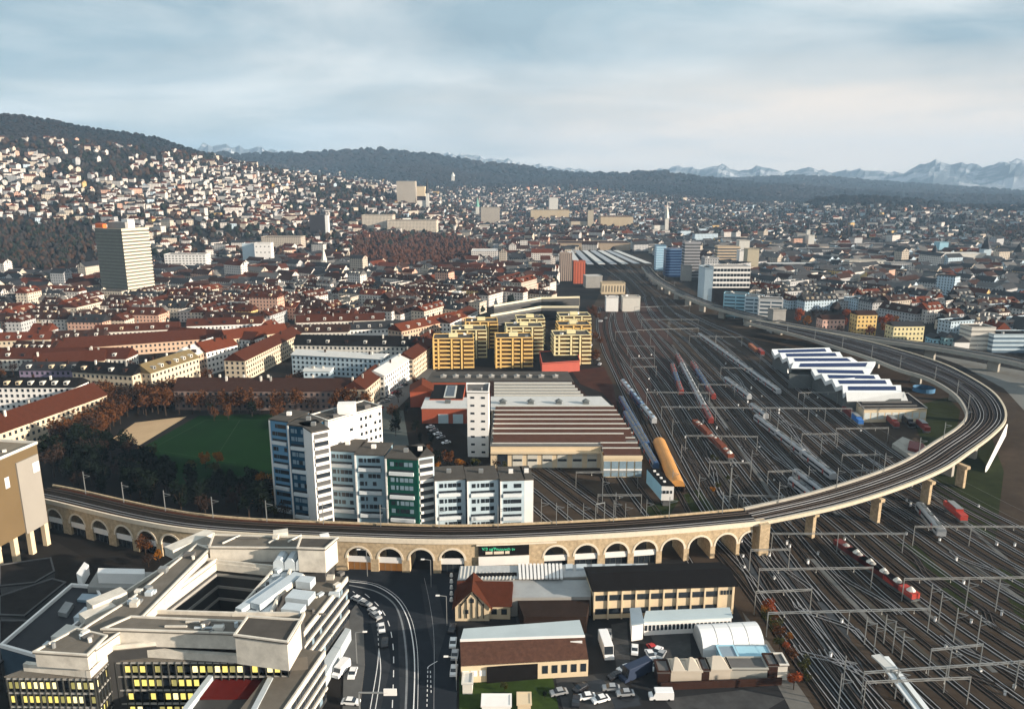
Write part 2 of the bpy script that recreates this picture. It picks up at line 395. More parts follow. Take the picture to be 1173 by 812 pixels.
# ------------------------------------------------------------------ terrain
def azel(u,v):
    r=ray(u,v); return atan2(r[0],r[1]),r[2]/hypot(r[0],r[1])
def crest(tab,D):
    o=[]
    for u,v in tab:
        a,e=azel(u,v); o.append((a,H+D*e))
    return o
def NZ(x,y,s):
    return sin(x/s*1.3+sin(y/s*.7)*1.7)*.5+sin(y/s*1.1+sin(x/s*.9+2)*1.3)*.5
HILLS=[(crest([(-260,120),(-150,119),(0,134),(60,139),(120,149),(180,158),(215,169),(260,183),(330,200),(430,214),(520,236),(640,300)],2600),1150,2600),
(crest([(60,205),(150,188),(220,178),(250,178),(300,180),(360,178),(430,174),(500,180),(540,188),(600,195),(650,200),(700,202),(760,201),(800,206),(860,212),(900,216),(960,221),(1050,226),(1173,230),(1400,232)],5000),2500,5000),
(crest([(560,228),(640,218),(760,209),(820,207),(870,205),(900,204),(950,205),(1000,210),(1050,214),(1100,218),(1173,222),(1300,226),(1500,230)],7000),4300,7000),
(crest([(860,260),(900,244),(940,232),(1000,229),(1050,231),(1100,236),(1173,239),(1300,240)],3100),2300,3100)]
def terr(x,y):
    d=hypot(x,y); z=0.0
    if d<1100 or y<0: return 0.0
    a=atan2(x,y)
    for tab,d0,D in HILLS:
        if d<=d0: continue
        Hc=max(0,interp(tab,a)); t=(d-d0)/(D-d0)
        s=(t**1.35 if t<1 else max(0,1-(t-1)*2.2))
        if t<1: s=s*(1-.0)+0
        z=max(z,Hc*s+ (NZ(x,y,170)*7+NZ(y,x,70)*2.5)*min(1,Hc/60)*min(1,t*3)*(1 if t<1 else max(0,1-(t-1)*3)))
    return z
def GT(u,v):
    r=ray(u,v); k=hypot(r[0],r[1]); t0=100/k; t=t0
    while t*k<9000:
        if H+r[2]*t<terr(r[0]*t,r[1]*t): break
        t0=t; t*=1.012
    for _ in range(14):
        m=(t0+t)/2
        if H+r[2]*m<terr(r[0]*m,r[1]*m): t=m
        else: t0=m
    return (r[0]*t,r[1]*t)
mb=MB(); az0,az1=radians(-62),radians(62); NA=150
ds=[0,60,120,200,300,420,560,720,900,1100]
while ds[-1]<9500: ds.append(ds[-1]*1.035)
ds+= [11000,14000,20000,30000,42000]
rows=[]
for d in ds: rows.append([(d*sin(lerp(az0,az1,i/NA)),d*cos(lerp(az0,az1,i/NA))) for i in range(NA+1)])
for j in range(len(ds)):
    for x,y in rows[j]: mb.v.append((x,y,terr(x,y)-.02))
for j in range(len(ds)-1):
    for i in range(NA):
        a=j*(NA+1)+i; mb.f.append((a,a+1,a+NA+2,a+NA+1))
mb.poly([(-60000,-400,-.6),(60000,-400,-.6),(60000,44000,-.6),(-60000,44000,-.6)]); mb.uv=[]
GROUND=mat('city_ground',(.018,.016,.0145),.95,.6,.035)
g=mb.build('ground',GROUND); g['kind']='structure'
# far mountains: a solid range behind the hills
mt=crest([(-200,205),(180,205),(205,190),(228,166),(245,168),(262,165),(285,172),(300,169),(325,174),(345,176),(370,180),(420,184),(470,180),(500,176),(520,176),(545,179),(575,183),(620,190),(700,198),(730,200),(755,194),(775,190),(800,194),(825,189),(845,196),(870,191),(900,197),(930,192),(955,198),(985,193),(1010,197),(1035,198),(1045,192),(1062,187),(1075,184),(1090,188),(1105,186),(1125,192),(1145,186),(1160,183),(1180,186),(1260,180),(1400,190)],10000)
mb=MB(); NA=420; prof=[(0,0),(.25,.35),(.45,.55),(.62,.72),(.8,.88),(1,1),(1.25,.6),(1.6,0)]
for t,s in prof:
    for i in range(NA+1):
        a=lerp(az0,az1,i/NA); hc=interp(mt,a); d=8300+1700*t
        jag=1+.05*sin(a*310+t*9)*sin(a*173+2)+.03*sin(a*900+t*25)
        wob=.12*sin(a*60+t*7)*(1-abs(2*min(t,1)-1)) if 0<t<1 else 0
        mb.v.append((d*sin(a),d*cos(a),max(-5,hc*(s+wob)*(jag if t>0 else 1))))
for j in range(len(prof)-1):
    for i in range(NA):
        a=j*(NA+1)+i; mb.f.append((a,a+1,a+NA+2,a+NA+1))
MOUNT=mat('hazed_rock_and_snow',(.16,.18,.20),.9,.9,.0016)
_t=MOUNT.node_tree; _b=_t.nodes['Principled BSDF']; _n=[n for n in _t.nodes if n.type=='TEX_NOISE'][0]; _n.inputs['Scale'].default_value=.0024; _n.inputs['Detail'].default_value=9
_r=_t.nodes.new('ShaderNodeValToRGB'); _r.color_ramp.elements[0].position=.46; _r.color_ramp.elements[0].color=(.10,.12,.14,1); _r.color_ramp.elements[1].position=.56; _r.color_ramp.elements[1].color=(.36,.37,.39,1); _t.links.new(_n.outputs[0],_r.inputs[0]); _t.links.new(_r.outputs[0],_b.inputs['Base Color'])  # distance haze put into rock and snow colours: bluish, low contrast
struct('mountains',mb,MOUNT)
# haze: one closed box round camera and scene
hb=MB(); hb.prism([(-25000,-300),(25000,-300),(25000,12500),(-25000,12500)],-8,820,bot=True)
hm=bpy.data.materials.new('haze_air'); hm.use_nodes=True; t=hm.node_tree; t.nodes.clear()
o_=t.nodes.new('ShaderNodeOutputMaterial'); v_=t.nodes.new('ShaderNodeVolumePrincipled'); v_.inputs['Color'].default_value=(.48,.72,1,1); v_.inputs['Density'].default_value=HAZE; v_.inputs['Anisotropy'].default_value=0.0
t.links.new(v_.outputs[0],o_.inputs['Volume'])
if HAZE>0: tag(hb.build('haze',hm),kind='stuff')

# ------------------------------------------------------------------ surfaces (each sheet 4 mm or more above the last)
def sheet(name,pix,z,m,world=False):
    pts=ccw(pix if world else [G(u,v,0) for u,v in pix]); mb=MB(); mb.poly([(x,y,z) for x,y in pts]); return struct(name,mb,m)
def spline(pts,n):
    P_=[pts[0]]+list(pts)+[pts[-1]]; segs=len(pts)-1; o=[]
    for k in range(n+1):
        s=k/n*segs; i=min(int(s),segs-1); t=s-i; a,b,c,d=P_[i],P_[i+1],P_[i+2],P_[i+3]
        o.append(tuple(.5*((2*b[q])+(-a[q]+c[q])*t+(2*a[q]-5*b[q]+4*c[q]-d[q])*t*t+(-a[q]+3*b[q]-3*c[q]+d[q])*t**3) for q in range(len(a))))
    return o
def resample(pts,n):
    L_=[0]
    for a,b in zip(pts,pts[1:]): L_.append(L_[-1]+hypot(b[0]-a[0],b[1]-a[1]))
    o=[]; j=0
    for k in range(n+1):
        s=L_[-1]*k/n
        while j<len(pts)-2 and L_[j+1]<s: j+=1
        t=(s-L_[j])/max(1e-6,L_[j+1]-L_[j]); o.append(tuple(lerp(pts[j][q],pts[j+1][q],t) for q in range(len(pts[0]))))
    return o
def offset(pts,d):
    o=[]
    for i,p in enumerate(pts):
        a=pts[max(0,i-1)]; b=pts[min(len(pts)-1,i+1)]; l=hypot(b[0]-a[0],b[1]-a[1]) or 1
        o.append((p[0]+(b[1]-a[1])/l*d,p[1]-(b[0]-a[0])/l*d))
    return o
def ribbon(mb,pts,w,z,th=0,off=0):
    A=offset(pts,off-w/2); B=offset(pts,off+w/2)
    for i in range(len(pts)-1):
        zz=(z[i],z[i+1]) if isinstance(z,list) else (z,z)
        mb.poly([(*A[i],zz[0]),(*B[i],zz[0]),(*B[i+1],zz[1]),(*A[i+1],zz[1])])
        if th:
            for S,sg in ((A,1),(B,-1)):
                q=[(*S[i],zz[0]-th),(*S[i],zz[0]),(*S[i+1],zz[1]),(*S[i+1],zz[1]-th)]
                mb.poly(q if sg>0 else q[::-1])
    return mb
YARD=[(640,640),(610,604),(598,575),(560,540),(600,522),(735,522),(712,470),(690,425),(676,390),(680,350),(700,312),(690,296),(742,290),(765,316),(800,336),(870,374),(935,392),(1173,440),(1320,470),(1320,1000),(1010,1000),(905,812),(868,742),(840,690),(815,650),(770,640)]
YARDW=[G(u,v) for u,v in YARD]
sheet('railway_yard_ballast',YARD,.03,BALL)
sheet('depot_forecourt',[(452,470),(500,470),(560,524),(600,560),(600,600),(440,520),(430,490)],.02,mat('dark_earth',(.016,.012,.009),.95,.6,.12))
sheet('sports_pitch',[(150,520),(228,476),(330,474),(318,560),(210,566)],.06,GRASS)
sheet('sand_court',[(128,503),(155,484),(214,477),(160,510)],.075,SAND)
for pix,z in (([(1060,548),(1100,500),(1125,470),(1150,540),(1140,620),(1105,600)],.07),([(1030,380+90),(1085,455),(1100,470),(1095,495),(1060,515),(1045,480)],.07),([(1020,622),(1050,625),(1120,690),(1100,700)],.07),([(1140,650),(1180,660),(1200,740),(1170,720)],.07),([(800,560),(835,600),(800,602),(775,570)],.07),([(526,774),(632,770),(640,812),(526,812)],.07),([(780,570),(760,600),(735,600),(740,580)],.07)):
    sheet('rough_grass',pix,z,GRASS2 if pix[0]!=(526,774) else mat('garden_grass',(.028,.048,.010),.95,.8,.35))
for pix in ([(560,200+430),(900,640),(890,690),(905,812),(820,812),(540,812),(520,700),(500,660)],):
    sheet('works_yard',pix,.02,mat('yard_surface',(.022,.022,.023),.9,.6,.10))
sheet('street',[(388,652),(505,652),(520,664),(522,712),(524,830),(500,1000),(395,1000),(392,812),(398,740),(396,700),(385,668)],.04,ASPH)
sheet('street',[(395,480),(432,462),(480,418),(500,424),(455,468),(415,500)],.04,mat('lit_road',(.10,.10,.10),.9,.2,.1))  # street asphalt made paler here, its sunlight put into the colour
sheet('street',[(438,470),(462,470),(470,520),(455,560),(430,540)],.045,mat('path_asphalt',(.075,.085,.08),.9,.3,.1))
sheet('pavement',[(395,735),(402,700),(408,692),(416,704),(418,760),(410,830),(392,830),(394,760)],.16,PAVE)
mb=MB(); pv=ccw([G(u,v) for u,v in [(395,735),(402,700),(408,692),(416,704),(418,760),(410,830),(392,830),(394,760)]]); mb.prism(pv,0,.155,top=False); struct('kerb',mb,CONC)
sheet('square',[(0,640),(60,618),(100,640),(80,700),(0,760),(-80,760)],.03,mat('dark_paving',(.022,.020,.018),.9,.5,.2))
# road paint and tram rails
def paint(name,pixpts,w,z=.05,dash=None,m=PAINT,n=40):
    pts=resample(spline([G(u,v) for u,v in pixpts],60),n); mb=MB()
    if dash is None: ribbon(mb,pts,w,z)
    else:
        L_=sum(hypot(b[0]-a[0],b[1]-a[1]) for a,b in zip(pts,pts[1:])); k=int(L_/dash[0])
        q=resample(pts,k*4)
        for i in range(k): ribbon(mb,q[i*4:i*4+1+dash[1]],w,z)
    return struct(name,mb,m)
for pl in ([(420,690),(440,700),(448,760),(436,812),(425,812),(432,750)],[(482,668),(500,670),(512,720),(500,760),(490,720)],[(455,690),(462,700),(470,760),(466,812),(458,812)]): sheet('asphalt_patch',pl,.044,mat('patched_asphalt',(.030,.034,.040),.9,.5,.3))
for pl in ([(636,776),(700,770),(735,800),(700,812),(645,812)],[(760,800),(850,790),(900,800),(880,812),(770,812)],[(590,705),(670,705),(672,712),(592,713)],[(700,715),(718,712),(722,760),(706,764)],[(742,722),(790,722),(792,752),(760,756)]): sheet('asphalt_patch',pl,.056,mat('pale_patched_asphalt',(.050,.050,.050),.9,.75,.22))
for pl in ([(655,782),(690,778),(700,790),(668,796)],[(700,800),(730,796),(735,808),(705,812)]): sheet('wet_patch',pl,.066,mat('wet_asphalt',(.016,.018,.022),.25,.5,.3))
# pitch markings
def pline(a,b): p=G(*a); q=G(*b); mb=MB(); ribbon(mb,[p,q],.22,.075); struct('pitch_line',mb,mat('pitch_chalk',(.035,.06,.035),.9,.3,.5))
pline((172,515),(236,481)); pline((236,481),(308,481)); pline((250,520),(275,481)); pline((172,515),(270,530))
paint('lane_marking',[(400,666),(428,670),(452,684),(466,706),(473,735),(475,770),(473,830)],.28)
paint('lane_marking',[(400,670),(430,677),(450,690),(459,708),(464,735),(466,770),(464,830)],.5,m=mat('worn_kerb_stone',(.20,.21,.22),.8,.4,.6))
paint('lane_marking',[(400,664),(432,669),(456,684),(470,706),(477,735),(479,770),(478,830)],.12,.056)
paint('lane_marking_dashes',[(418,680),(432,692),(443,708),(449,730),(451,760),(449,820)],.22,dash=(5.5,2))
paint('lane_marking',[(434,742),(436,770),(430,812)],.2); paint('lane_marking',[(434,742),(432,765),(424,812)],.2)
paint('lane_marking_dashes',[(404,677),(418,688),(430,705),(434,742)],.18,dash=(2.2,2))
paint('lane_marking_dashes',[(490,768),(489,812)],.2,dash=(1.6,2)); paint('lane_marking_dashes',[(493,768),(494,796)],.2,dash=(1.6,2)); paint('lane_marking',[(490,766),(491,763),(501,757)],.2,n=6)
sheet('light_ballast',[(842,640),(900,628),(960,700),(1010,812),(1010,900),(960,812),(880,700)],.036,mat('grey_ballast',(.055,.06,.066),.95,.7,.09))
sheet('rusty_ballast',[(682,352),(705,345),(752,345),(772,395),(778,440),(735,470),(700,420),(684,385)],.036,mat('rust_brown_ballast',(.052,.030,.024),.95,.7,.06))
sheet('rusty_ballast',[(655,425),(692,420),(702,440),(708,470),(690,450),(665,440)],.037,mat('red_oxide_ground',(.05,.020,.013),.95,.6,.12))
paint('tram_track',[(486,662),(492,690),(497,730),(497,812)],.09,.05,m=RAILM)
# ------------------------------------------------------------------ railway tracks
def track(pts,z=.0,k=0,n=None,gap=1.435,bed=True,name='railway_track',bm=BED):
    Ls=sum(hypot(b[0]-a[0],b[1]-a[1]) for a,b in zip(pts,pts[1:])); n=n or max(6,int(Ls/14)); p=resample(pts,n)
    zb=z+.06+(k%7)*.006
    root=bpy.data.objects.new(name,None); C.objects.link(root); root.location=(*p[n//2],z); root['kind']='structure'
    mb=MB(); ribbon(mb,p,2.7,zb,.05); mb.build('sleeper_bed',bm,root)
    mb=MB(); ribbon(mb,p,.17,zb+.17,.16,off=-gap/2); ribbon(mb,p,.17,zb+.17,.16,off=gap/2); mb.build('rails',RAILM if k%2==0 else RAILD,root)
    return root
LEV=[340,362,385,410,440,470,500,530,560,585,610,650,700,760,830]
LFT=[712,700,700,712,735,752,768,784,800,815,832,852,880,922,975]
RGT=[768,800,850,885,920,960,998,1040,1085,1130,1180,1260,1380,1540,1740]
NT=27
def yard(t,v): return (lerp(interp(list(zip(LEV,LFT)),v),interp(list(zip(LEV,RGT)),v),t),v)
for k in range(NT):
    t=k/(NT-1)
    v0=[340,400,372,392][k%4]+ (0 if k%4==0 else random.uniform(-6,8))
    par=(k//4)*4/(NT-1) if k%4 else t
    pl=[]
    vs=[v for v in LEV if v>v0+12]
    if k%4:
        u0=yard(par,v0-16); pl.append(G(*u0)); um=yard(lerp(par,t,.55),v0); pl.append(G(*um))
    else: pl.append(G(*yard(t,v0)))
    for v in vs: pl.append(G(*yard(t,v)))
    track(spline(pl,len(pl)*5),k=k)
rs=random.Random(9)
for k in range(34):     # crossovers between neighbouring tracks
    v=rs.choice([rs.uniform(420,560),rs.uniform(620,760)]); t=rs.random()*.93; dv=rs.uniform(26,55); dt=rs.choice([-1,1,2])/(NT-1)
    ps=spline([G(*yard(t,v)),G(*yard(t,v+dv*.3)),G(*yard(t+dt,v+dv*.8)),G(*yard(t+dt,v+dv*1.1))],14); tr=track(ps,.05,k=k*3)
sheet('yard_walkway',[yard(.31,430),yard(.33,430),yard(.335,600),yard(.31,600)],.05,mat('yard_gravel_strip',(.06,.055,.045),.95,.5,.3))
for t0,v0,v1 in ((.12,440,580),(.52,450,590),(.70,520,600),(.22,640,800),(.47,620,760),(.62,640,740)): sheet('yard_walkway',[yard(t0,v0),yard(t0+.018,v0),yard(t0+.018,v1),yard(t0,v1)],.05,mat('yard_gravel_strip',(.06,.055,.045),.95,.5,.3))
# station throat, seen far away
for k in range(7):
    t=k/6; track(spline([G(lerp(712,768,t),340),G(lerp(706,742,t),322),G(lerp(680,724,t),304),G(lerp(664,716,t),294)],24),k=k+3)
# depot tracks and the western siding
for k,pp in enumerate([[(590,531),(612,545),(650,575),(690,604)],[(603,531),(628,548),(668,578),(705,606)],[(617,531),(645,550),(686,580),(722,606)],[(632,531),(660,552),(700,582),(735,606)],[(575,533),(600,552),(635,580),(665,606)],[(690,545),(700,566),(716,590),(728,606)],[(708,545),(722,566),(740,590),(752,606)],[(722,543),(738,565),(756,590),(768,606)],
    [(700,420),(716,455),(738,500),(748,525)],[(706,418),(724,455),(748,505),(775,560),(798,603)],[(712,416),(732,455),(758,505),(790,560),(815,600)],
    [(698,352),(692,372),(698,395),(706,418)],[(688,352),(684,372),(690,398),(700,420)],[(705,350),(700,372),(703,395),(712,416)],[(566,540),(590,562),(620,590),(640,606)]]):
    track(spline([G(u,v) for u,v in pp],18),k=k)
# tracks that pass under the open arches
for k,(a,b,c) in enumerate([((770,612),(800,660),(830,720)),((800,610),(850,668),(900,740)),((812,610),(866,668),(925,745)),((832,608),(885,668),(950,760)),((842,607),(900,668),(965,760)),((860,606),(915,668),(985,770))]):
    d=(c[0]+(c[0]-b[0])*1.1,c[1]+(c[1]-b[1])*1.1) if k else (862,760)
    track(spline([G(*a),G(*b),G(*c),G(*d)],24),k=k+2)
sheet('service_path',[(868,742),(905,812),(960,900),(990,900),(925,800),(880,735),(850,700)],.05,mat('gravel_path',(.13,.125,.115),.95,.3,.3))
for p1,p2 in [((985,636),(1140,770)),((1060,560),(1210,690)),((930,640),(1000,715)),((838,450),(960,590)),((770,395),(905,600)),((1075,620),(1190,700))]:
    a=G(*p1); b=G(*p2); mb=MB(); ribbon(mb,resample([a,b],8),1.6,.09); struct('yard_path',mb,mat('yard_path_concrete',(.12,.12,.115),.9,.3,.5))
# ------------------------------------------------------------------ stone viaduct and its bridge
VZ=11.0
near=spline([G(u,v,VZ) for u,v in [(30,569),(60,575),(160,598),(250,610),(400,617),(520,620),(640,616),(760,609),(870,599)]],120)
far_=offset(near,-10.5)
vt=thing('stone_viaduct','long cream stone railway viaduct with round arches crossing behind the foreground buildings','viaduct',(*near[60],0)); LM.append(('stone viaduct',640,625))
near=resample(near,120); far_=resample(far_,120)
mb=MB()
for i in range(120): mb.prism([near[i],near[i+1],far_[i+1],far_[i]],VZ-.9,VZ,top=True,bot=True)
mb.build('deck',BED,vt)
for e,sg in ((near,1),(far_,-1)):
    mb=MB(); A=offset(e,.35*sg); B=offset(e,-.25*sg)
    for i in range(120): mb.prism([A[i],A[i+1],B[i+1],B[i]],VZ-.8,VZ+(.7 if sg>0 else .6),bot=True)
    mb.build('parapet',STONEL if sg>0 else STONE,vt)
UT=[(p[0],i) for i,p in enumerate([px(x,y,VZ) for x,y in near])]
def sidx(u): return interp(UT,u)
def at(path,s):
    i=min(int(s),len(path)-2); t=s-i; return (lerp(path[i][0],path[i+1][0],t),lerp(path[i][1],path[i+1][1],t))
def wallstrip(path,s0,s1,z0,z1,m,name,parent,d=0,n=None,th=.3):
    n=n or max(1,int((s1-s0)*1.5)); pts=[at(path,lerp(s0,s1,k/n)) for k in range(n+1)]; A=offset(pts,d); B=offset(pts,d-th); mb=MB()
    for i in range(n): mb.prism([A[i],A[i+1],B[i+1],B[i]],z0,z1,bot=True)
    return mb.build(name,m,parent)
ARC=[(60,.9,'f'),(86,.9,'f'),(112,.9,'f'),(139,.9,'f')]+[(166+27.5*i,.8,'f') for i in range(8)]+[(410,1,'l'),(446,1,'l'),(482,1,'o'),(518,1,'f'),(637,1,'f'),(672,1,'f'),(707,1,'f'),(740,1,'f'),(772,1,'o'),(803,1,'o'),(833,1,'o'),(861,1,'o')]
def arch_bay(c,kind):
    s=sidx(c); ds=.0; a_=at(near,s); b_=at(near,min(119.9,s+1)); unit=hypot(b_[0]-a_[0],b_[1]-a_[1])
    hw=3.75/unit; full=4.55/unit; R=3.75; spring=4.4
    out=[]
    K=12; ring=[(cos(pi-k*pi/K)*R,spring+sin(k*pi/K)*R) for k in range(K+1)]
    for path,sg,off_ in ((near,1,0.0),(far_,-1,0.0)):
        sc_=unit
        def pt(xm,z,dd=0.0):
            ss=s+xm/sc_; ss=max(0.0,min(119.0,ss)); p=at(path,ss); q=offset([at(path,max(0,ss-.4)),p,at(path,min(119.9,ss+.4))],dd*sg)[1]; return (q[0],q[1],z)
        mb=MB(); prof=[(-R,0)]+ring+[(R,0)]
        for (x0,z0),(x1,z1) in zip(prof,prof[1:]):
            if x1>x0: q=[pt(x0,z0),pt(x1,z1),pt(x1,VZ-.95),pt(x0,VZ-.95)]; mb.poly(q if sg>0 else q[::-1])
        mb.build('arch_spandrel',STONE,vt)
        if sg>0:
            mb=MB()
            for (x0,z0),(x1,z1) in zip(ring,ring[1:]):
                k0=(R+.65)/R; f=lambda x,z,k,dd: pt(x*k,spring+(z-spring)*k,dd)
                mb.poly([f(x0,z0,1,.12),f(x1,z1,1,.12),f(x1,z1,k0,.12),f(x0,z0,k0,.12)]); mb.poly([f(x0,z0,1,-.4),f(x1,z1,1,-.4),f(x1,z1,1,.12),f(x0,z0,1,.12)]); mb.poly([f(x0,z0,k0,.12),f(x1,z1,k0,.12),f(x1,z1,k0,-.1),f(x0,z0,k0,-.1)])
            mb.build('arch_ring',STONEL,vt)
        out.append(pt)
    pn,pf=out
    def soff(x,z): a=pn(x,z); b=at(far_,max(0,min(119,s+x/unit))); return a,(b[0],b[1],z)
    mb=MB()
    for (x0,z0),(x1,z1) in zip([(-R,0)]+ring+[(R,0)],ring+[(R,0)]):
        a,b=soff(x0,z0); c_,d=soff(x1,z1); mb.poly([a,b,d,c_])
    mb.build('arch_vault',STONE,vt)
    h=3.72/unit
    if kind!='o':
        wallstrip(near,s-h,s+h,3.0,4.9,WH,'shop_fascia',vt,-.35,3)
        w_=wallstrip(near,s-h,s+h,0,3.0,SHOPLIT if kind=='l' else GLASS,'shop_front',vt,-.9,3)
        for f in (-.5,0,.5): wallstrip(near,s+f*h-.02,s+f*h+.02,0,3.0,METALD,'shop_mullion',w_,-.78,1,.1)
        mb=MB()
        for (x0,z0),(x1,z1) in zip(ring,ring[1:]):
            if z0>=4.0 and z1>=4.0: mb.poly([pn(x0,4.9 if z0>4.9 else z0,-1.4),pn(x1,4.9 if z1>4.9 else z1,-1.4),pn(x1,z1,-1.4),pn(x0,z0,-1.4)])
        mb.build('fanlight',GLASS,vt)
    return s,unit
SP=[]
for c,_,k in ARC: SP.append(arch_bay(c,k))
edges=sorted((s-3.75/u_,s+3.75/u_) for s,u_ in SP)
cur=0.0
for a,b in edges+[(119.5,120)]:
    if a>cur+.02:
        wide=a-cur>6
        n=max(1,int(a-cur))
        pts1=[at(near,lerp(cur,a,k/n)) for k in range(n+1)]; pts2=[at(far_,lerp(cur,a,k/n)) for k in range(n+1)]; mb=MB()
        for i in range(n): mb.prism([pts1[i],pts1[i+1],pts2[i+1],pts2[i]],-1,VZ-.96)
        mb.build('pier',STONE,vt)
    cur=max(cur,b)
WEED=mat('rusty_weeds',(.06,.022,.012),.95,.6,.4)
mb=MB(); ribbon(mb,near[2:52],1.6,VZ+.04,off=-1.1); mb.build('weed_strip',WEED,vt)
mb=MB(); ribbon(mb,near[2:60],2.0,VZ+.05,off=-9.2); mb.build('weed_strip',mat('rusty_weeds',(.06,.022,.012),.95,.6,.4),vt)
# dark sign hall let into the viaduct
s0,s1=sidx(548),sidx(606)
wallstrip(near,s0,s1,6.0,9.6,RBLACK,'sign_hall_fascia',vt,.5); wallstrip(near,s0,s1,3.0,5.95,WH,'sign_hall_canopy',vt,.9); wallstrip(near,s0-.3,s1+4,9.65,10.1,STONEL,'sign_hall_ledge',vt,.7)
def lettering(txt,p,ang_,size,m,parent,name='lettering'):
    cu=bpy.data.curves.new(name,'FONT'); cu.body=txt; cu.size=size; cu.extrude=.04
    q=bpy.data.objects.new('tmp',cu); me=bpy.data.meshes.new_from_object(q); bpy.data.objects.remove(q); bpy.data.curves.remove(cu); me.materials.clear(); me.materials.append(m)
    o=bpy.data.objects.new(name,me); C.objects.link(o); ox,oy,oz=parent_origin(parent); o.parent=parent; o.location=(p[0]-ox,p[1]-oy,p[2]-oz); o.rotation_euler=(pi/2,0,ang_); return o
pp=at(near,sidx(552)); GRN=mat('green_sign_letters',(.05,.42,.22),.5,.1,1,emit=((.1,.8,.4),.25))
lettering('V/3 ug\'Pnuuuvch tv',(pp[0],pp[1]-.62,8.15),0,1.35,GRN,vt)
for k,(a,b) in enumerate(((556,564),(565.5,577),(578.5,583.5))): wallstrip(near,sidx(a),sidx(b),6.7,7.6,STONEL,'sign_board',vt,.62,2,.15)
# deck tracks over viaduct and bridge
NB=[(870,599),(915,590),(960,580),(1005,567),(1050,551),(1085,535),(1110,518),(1138,497),(1152,480),(1148,462),(1132,445),(1100,426),(1073,414),(1031,401),(993,391),(930,378),(866,367)]
FB=[(862,580),(905,572),(950,560),(1000,544),(1040,527),(1070,508),(1095,492),(1106,480),(1105,468),(1094,453),(1075,440),(1055,431),(1031,424),(1000,412),(970,402),(915,385),(855,370)]
bn=resample(spline([near[-1]]+[G(u,v,VZ) for u,v in NB[1:]],160),90); bf=resample(spline([far_[-1]]+[G(u,v,VZ) for u,v in FB[1:]],160),90)
bt=thing('railway_bridge','wide curved concrete railway bridge on pale piers sweeping round the depot','bridge',(*bn[20],0)); LM.append(('curved railway bridge',1080,530))
mb=MB()
for i in range(90): mb.prism([bn[i],bn[i+1],bf[i+1],bf[i]],VZ-1.3,VZ,bot=True)
mb.build('deck',mat('bridge_deck_ballast',(.032,.030,.032),.95,.6,.12),bt)
for e,sg in ((bn,1),(bf,-1)):
    mb=MB(); A=offset(e,.4*sg); B=offset(e,-.5*sg)
    for i in range(90): mb.prism([A[i],A[i+1],B[i+1],B[i]],VZ-(.75 if sg>0 else 1.35),VZ+(.5 if sg>0 else .9),bot=True)
    mb.build('parapet',mat('bridge_edge_stone',(.50,.44,.34),.9,.3,.5) if sg>0 else CONC,bt)
for u,v in [(930,607),(1005,590),(1063,569),(1103,551)]:
    x,y=G(u,v-6,VZ-1.4) if 0 else G(u,v,3); mb=MB(); a=radians(20)
    mb.box(x,y+1.5,-1,VZ-1.8,1.3,3.6,a); mb.box(x,y+1.5,VZ-2.6,VZ-1.36,1.9,5.5,a); mb.build('pier',STONE,bt)
for i in (24,30,42,50,58,66):
    cx_,cy_=lerp(bn[i][0],bf[i][0],.5),lerp(bn[i][1],bf[i][1],.5); MB().box(cx_,cy_,-1,VZ-1.36,2,6,.6).build('pier',CONC,bt)
x,y=near[-1]; MB().box(x+1.2,y+1,-1,VZ+.1,3.4,5,.15).build('abutment',STONE,bt)
# lit wing wall below the outside of the bend
A=G(1153,486,VZ-.8); B=G(1129,537,1.5); mb=MB()
for s_ in (0,1.0): mb.poly([(A[0]+s_,A[1]+s_*.6,VZ-.8),(A[0]+s_,A[1]+s_*.6,4.5),(B[0]+s_,B[1]+s_*.6,-.5),(B[0]+s_,B[1]+s_*.6,2.6)])
mb.poly([(A[0],A[1],VZ-.8),(B[0],B[1],2.6),(B[0]+1,B[1]+.6,2.6),(A[0]+1,A[1]+.6,VZ-.8)]); mb.poly([(B[0],B[1],-.5),(B[0]+1,B[1]+.6,-.5),(B[0]+1,B[1]+.6,2.6),(B[0],B[1],2.6)])
mb.build('wing_wall',WH,bt)
def decktracks(e1,e2,fr,k0=0):
    for k,f in enumerate(fr):
        p=[(lerp(a[0],b[0],f),lerp(a[1],b[1],f)) for a,b in zip(e1,e2)]; track(p,VZ,k+k0,n=60)
decktracks(near,far_,(.28,.72)); decktracks(bn,bf,(.17,.37,.6,.82),2)
# rear concrete viaduct
rv=[(1240,440),(1173,419),(1120,408),(1060,398),(1000,390),(960,384),(900,374),(850,362),(800,347),(765,331),(745,318),(735,306)]
rn=resample(spline([G(u,v,9) for u,v in rv],80),50); rf=offset(rn,11)
if abs(px(*rf[10],9)[1])>px(*rn[10],9)[1]: rf=offset(rn,-11)
rt=thing('concrete_viaduct','long grey concrete railway viaduct running past the far side of the yard','viaduct',(*rn[12],0))
mb=MB()
for i in range(50): mb.prism([rn[i],rn[i+1],rf[i+1],rf[i]],7.6,9,bot=True)
mb.build('deck',mat('worn_deck',(.17,.17,.165),.9,.3,.3),rt)
sgn=1 if (offset(rn,1)[5][0]-rf[5][0])**2+(offset(rn,1)[5][1]-rf[5][1])**2>(rn[5][0]-rf[5][0])**2+(rn[5][1]-rf[5][1])**2 else -1
for e,s_ in ((rn,sgn),(rf,-sgn)):
    mb=MB(); A=offset(e,.4*s_); B=offset(e,-.3*s_)
    for i in range(50): mb.prism([A[i],A[i+1],B[i+1],B[i]],7.5,10,bot=True)
    mb.build('parapet',CONC,rt)
for i in range(2,50,3): MB().box((rn[i][0]+rf[i][0])/2,(rn[i][1]+rf[i][1])/2,-1,7.55,2.2,7,.5).build('pier',CONC,rt)
decktracks(rn,rf,(.3,.7),4)
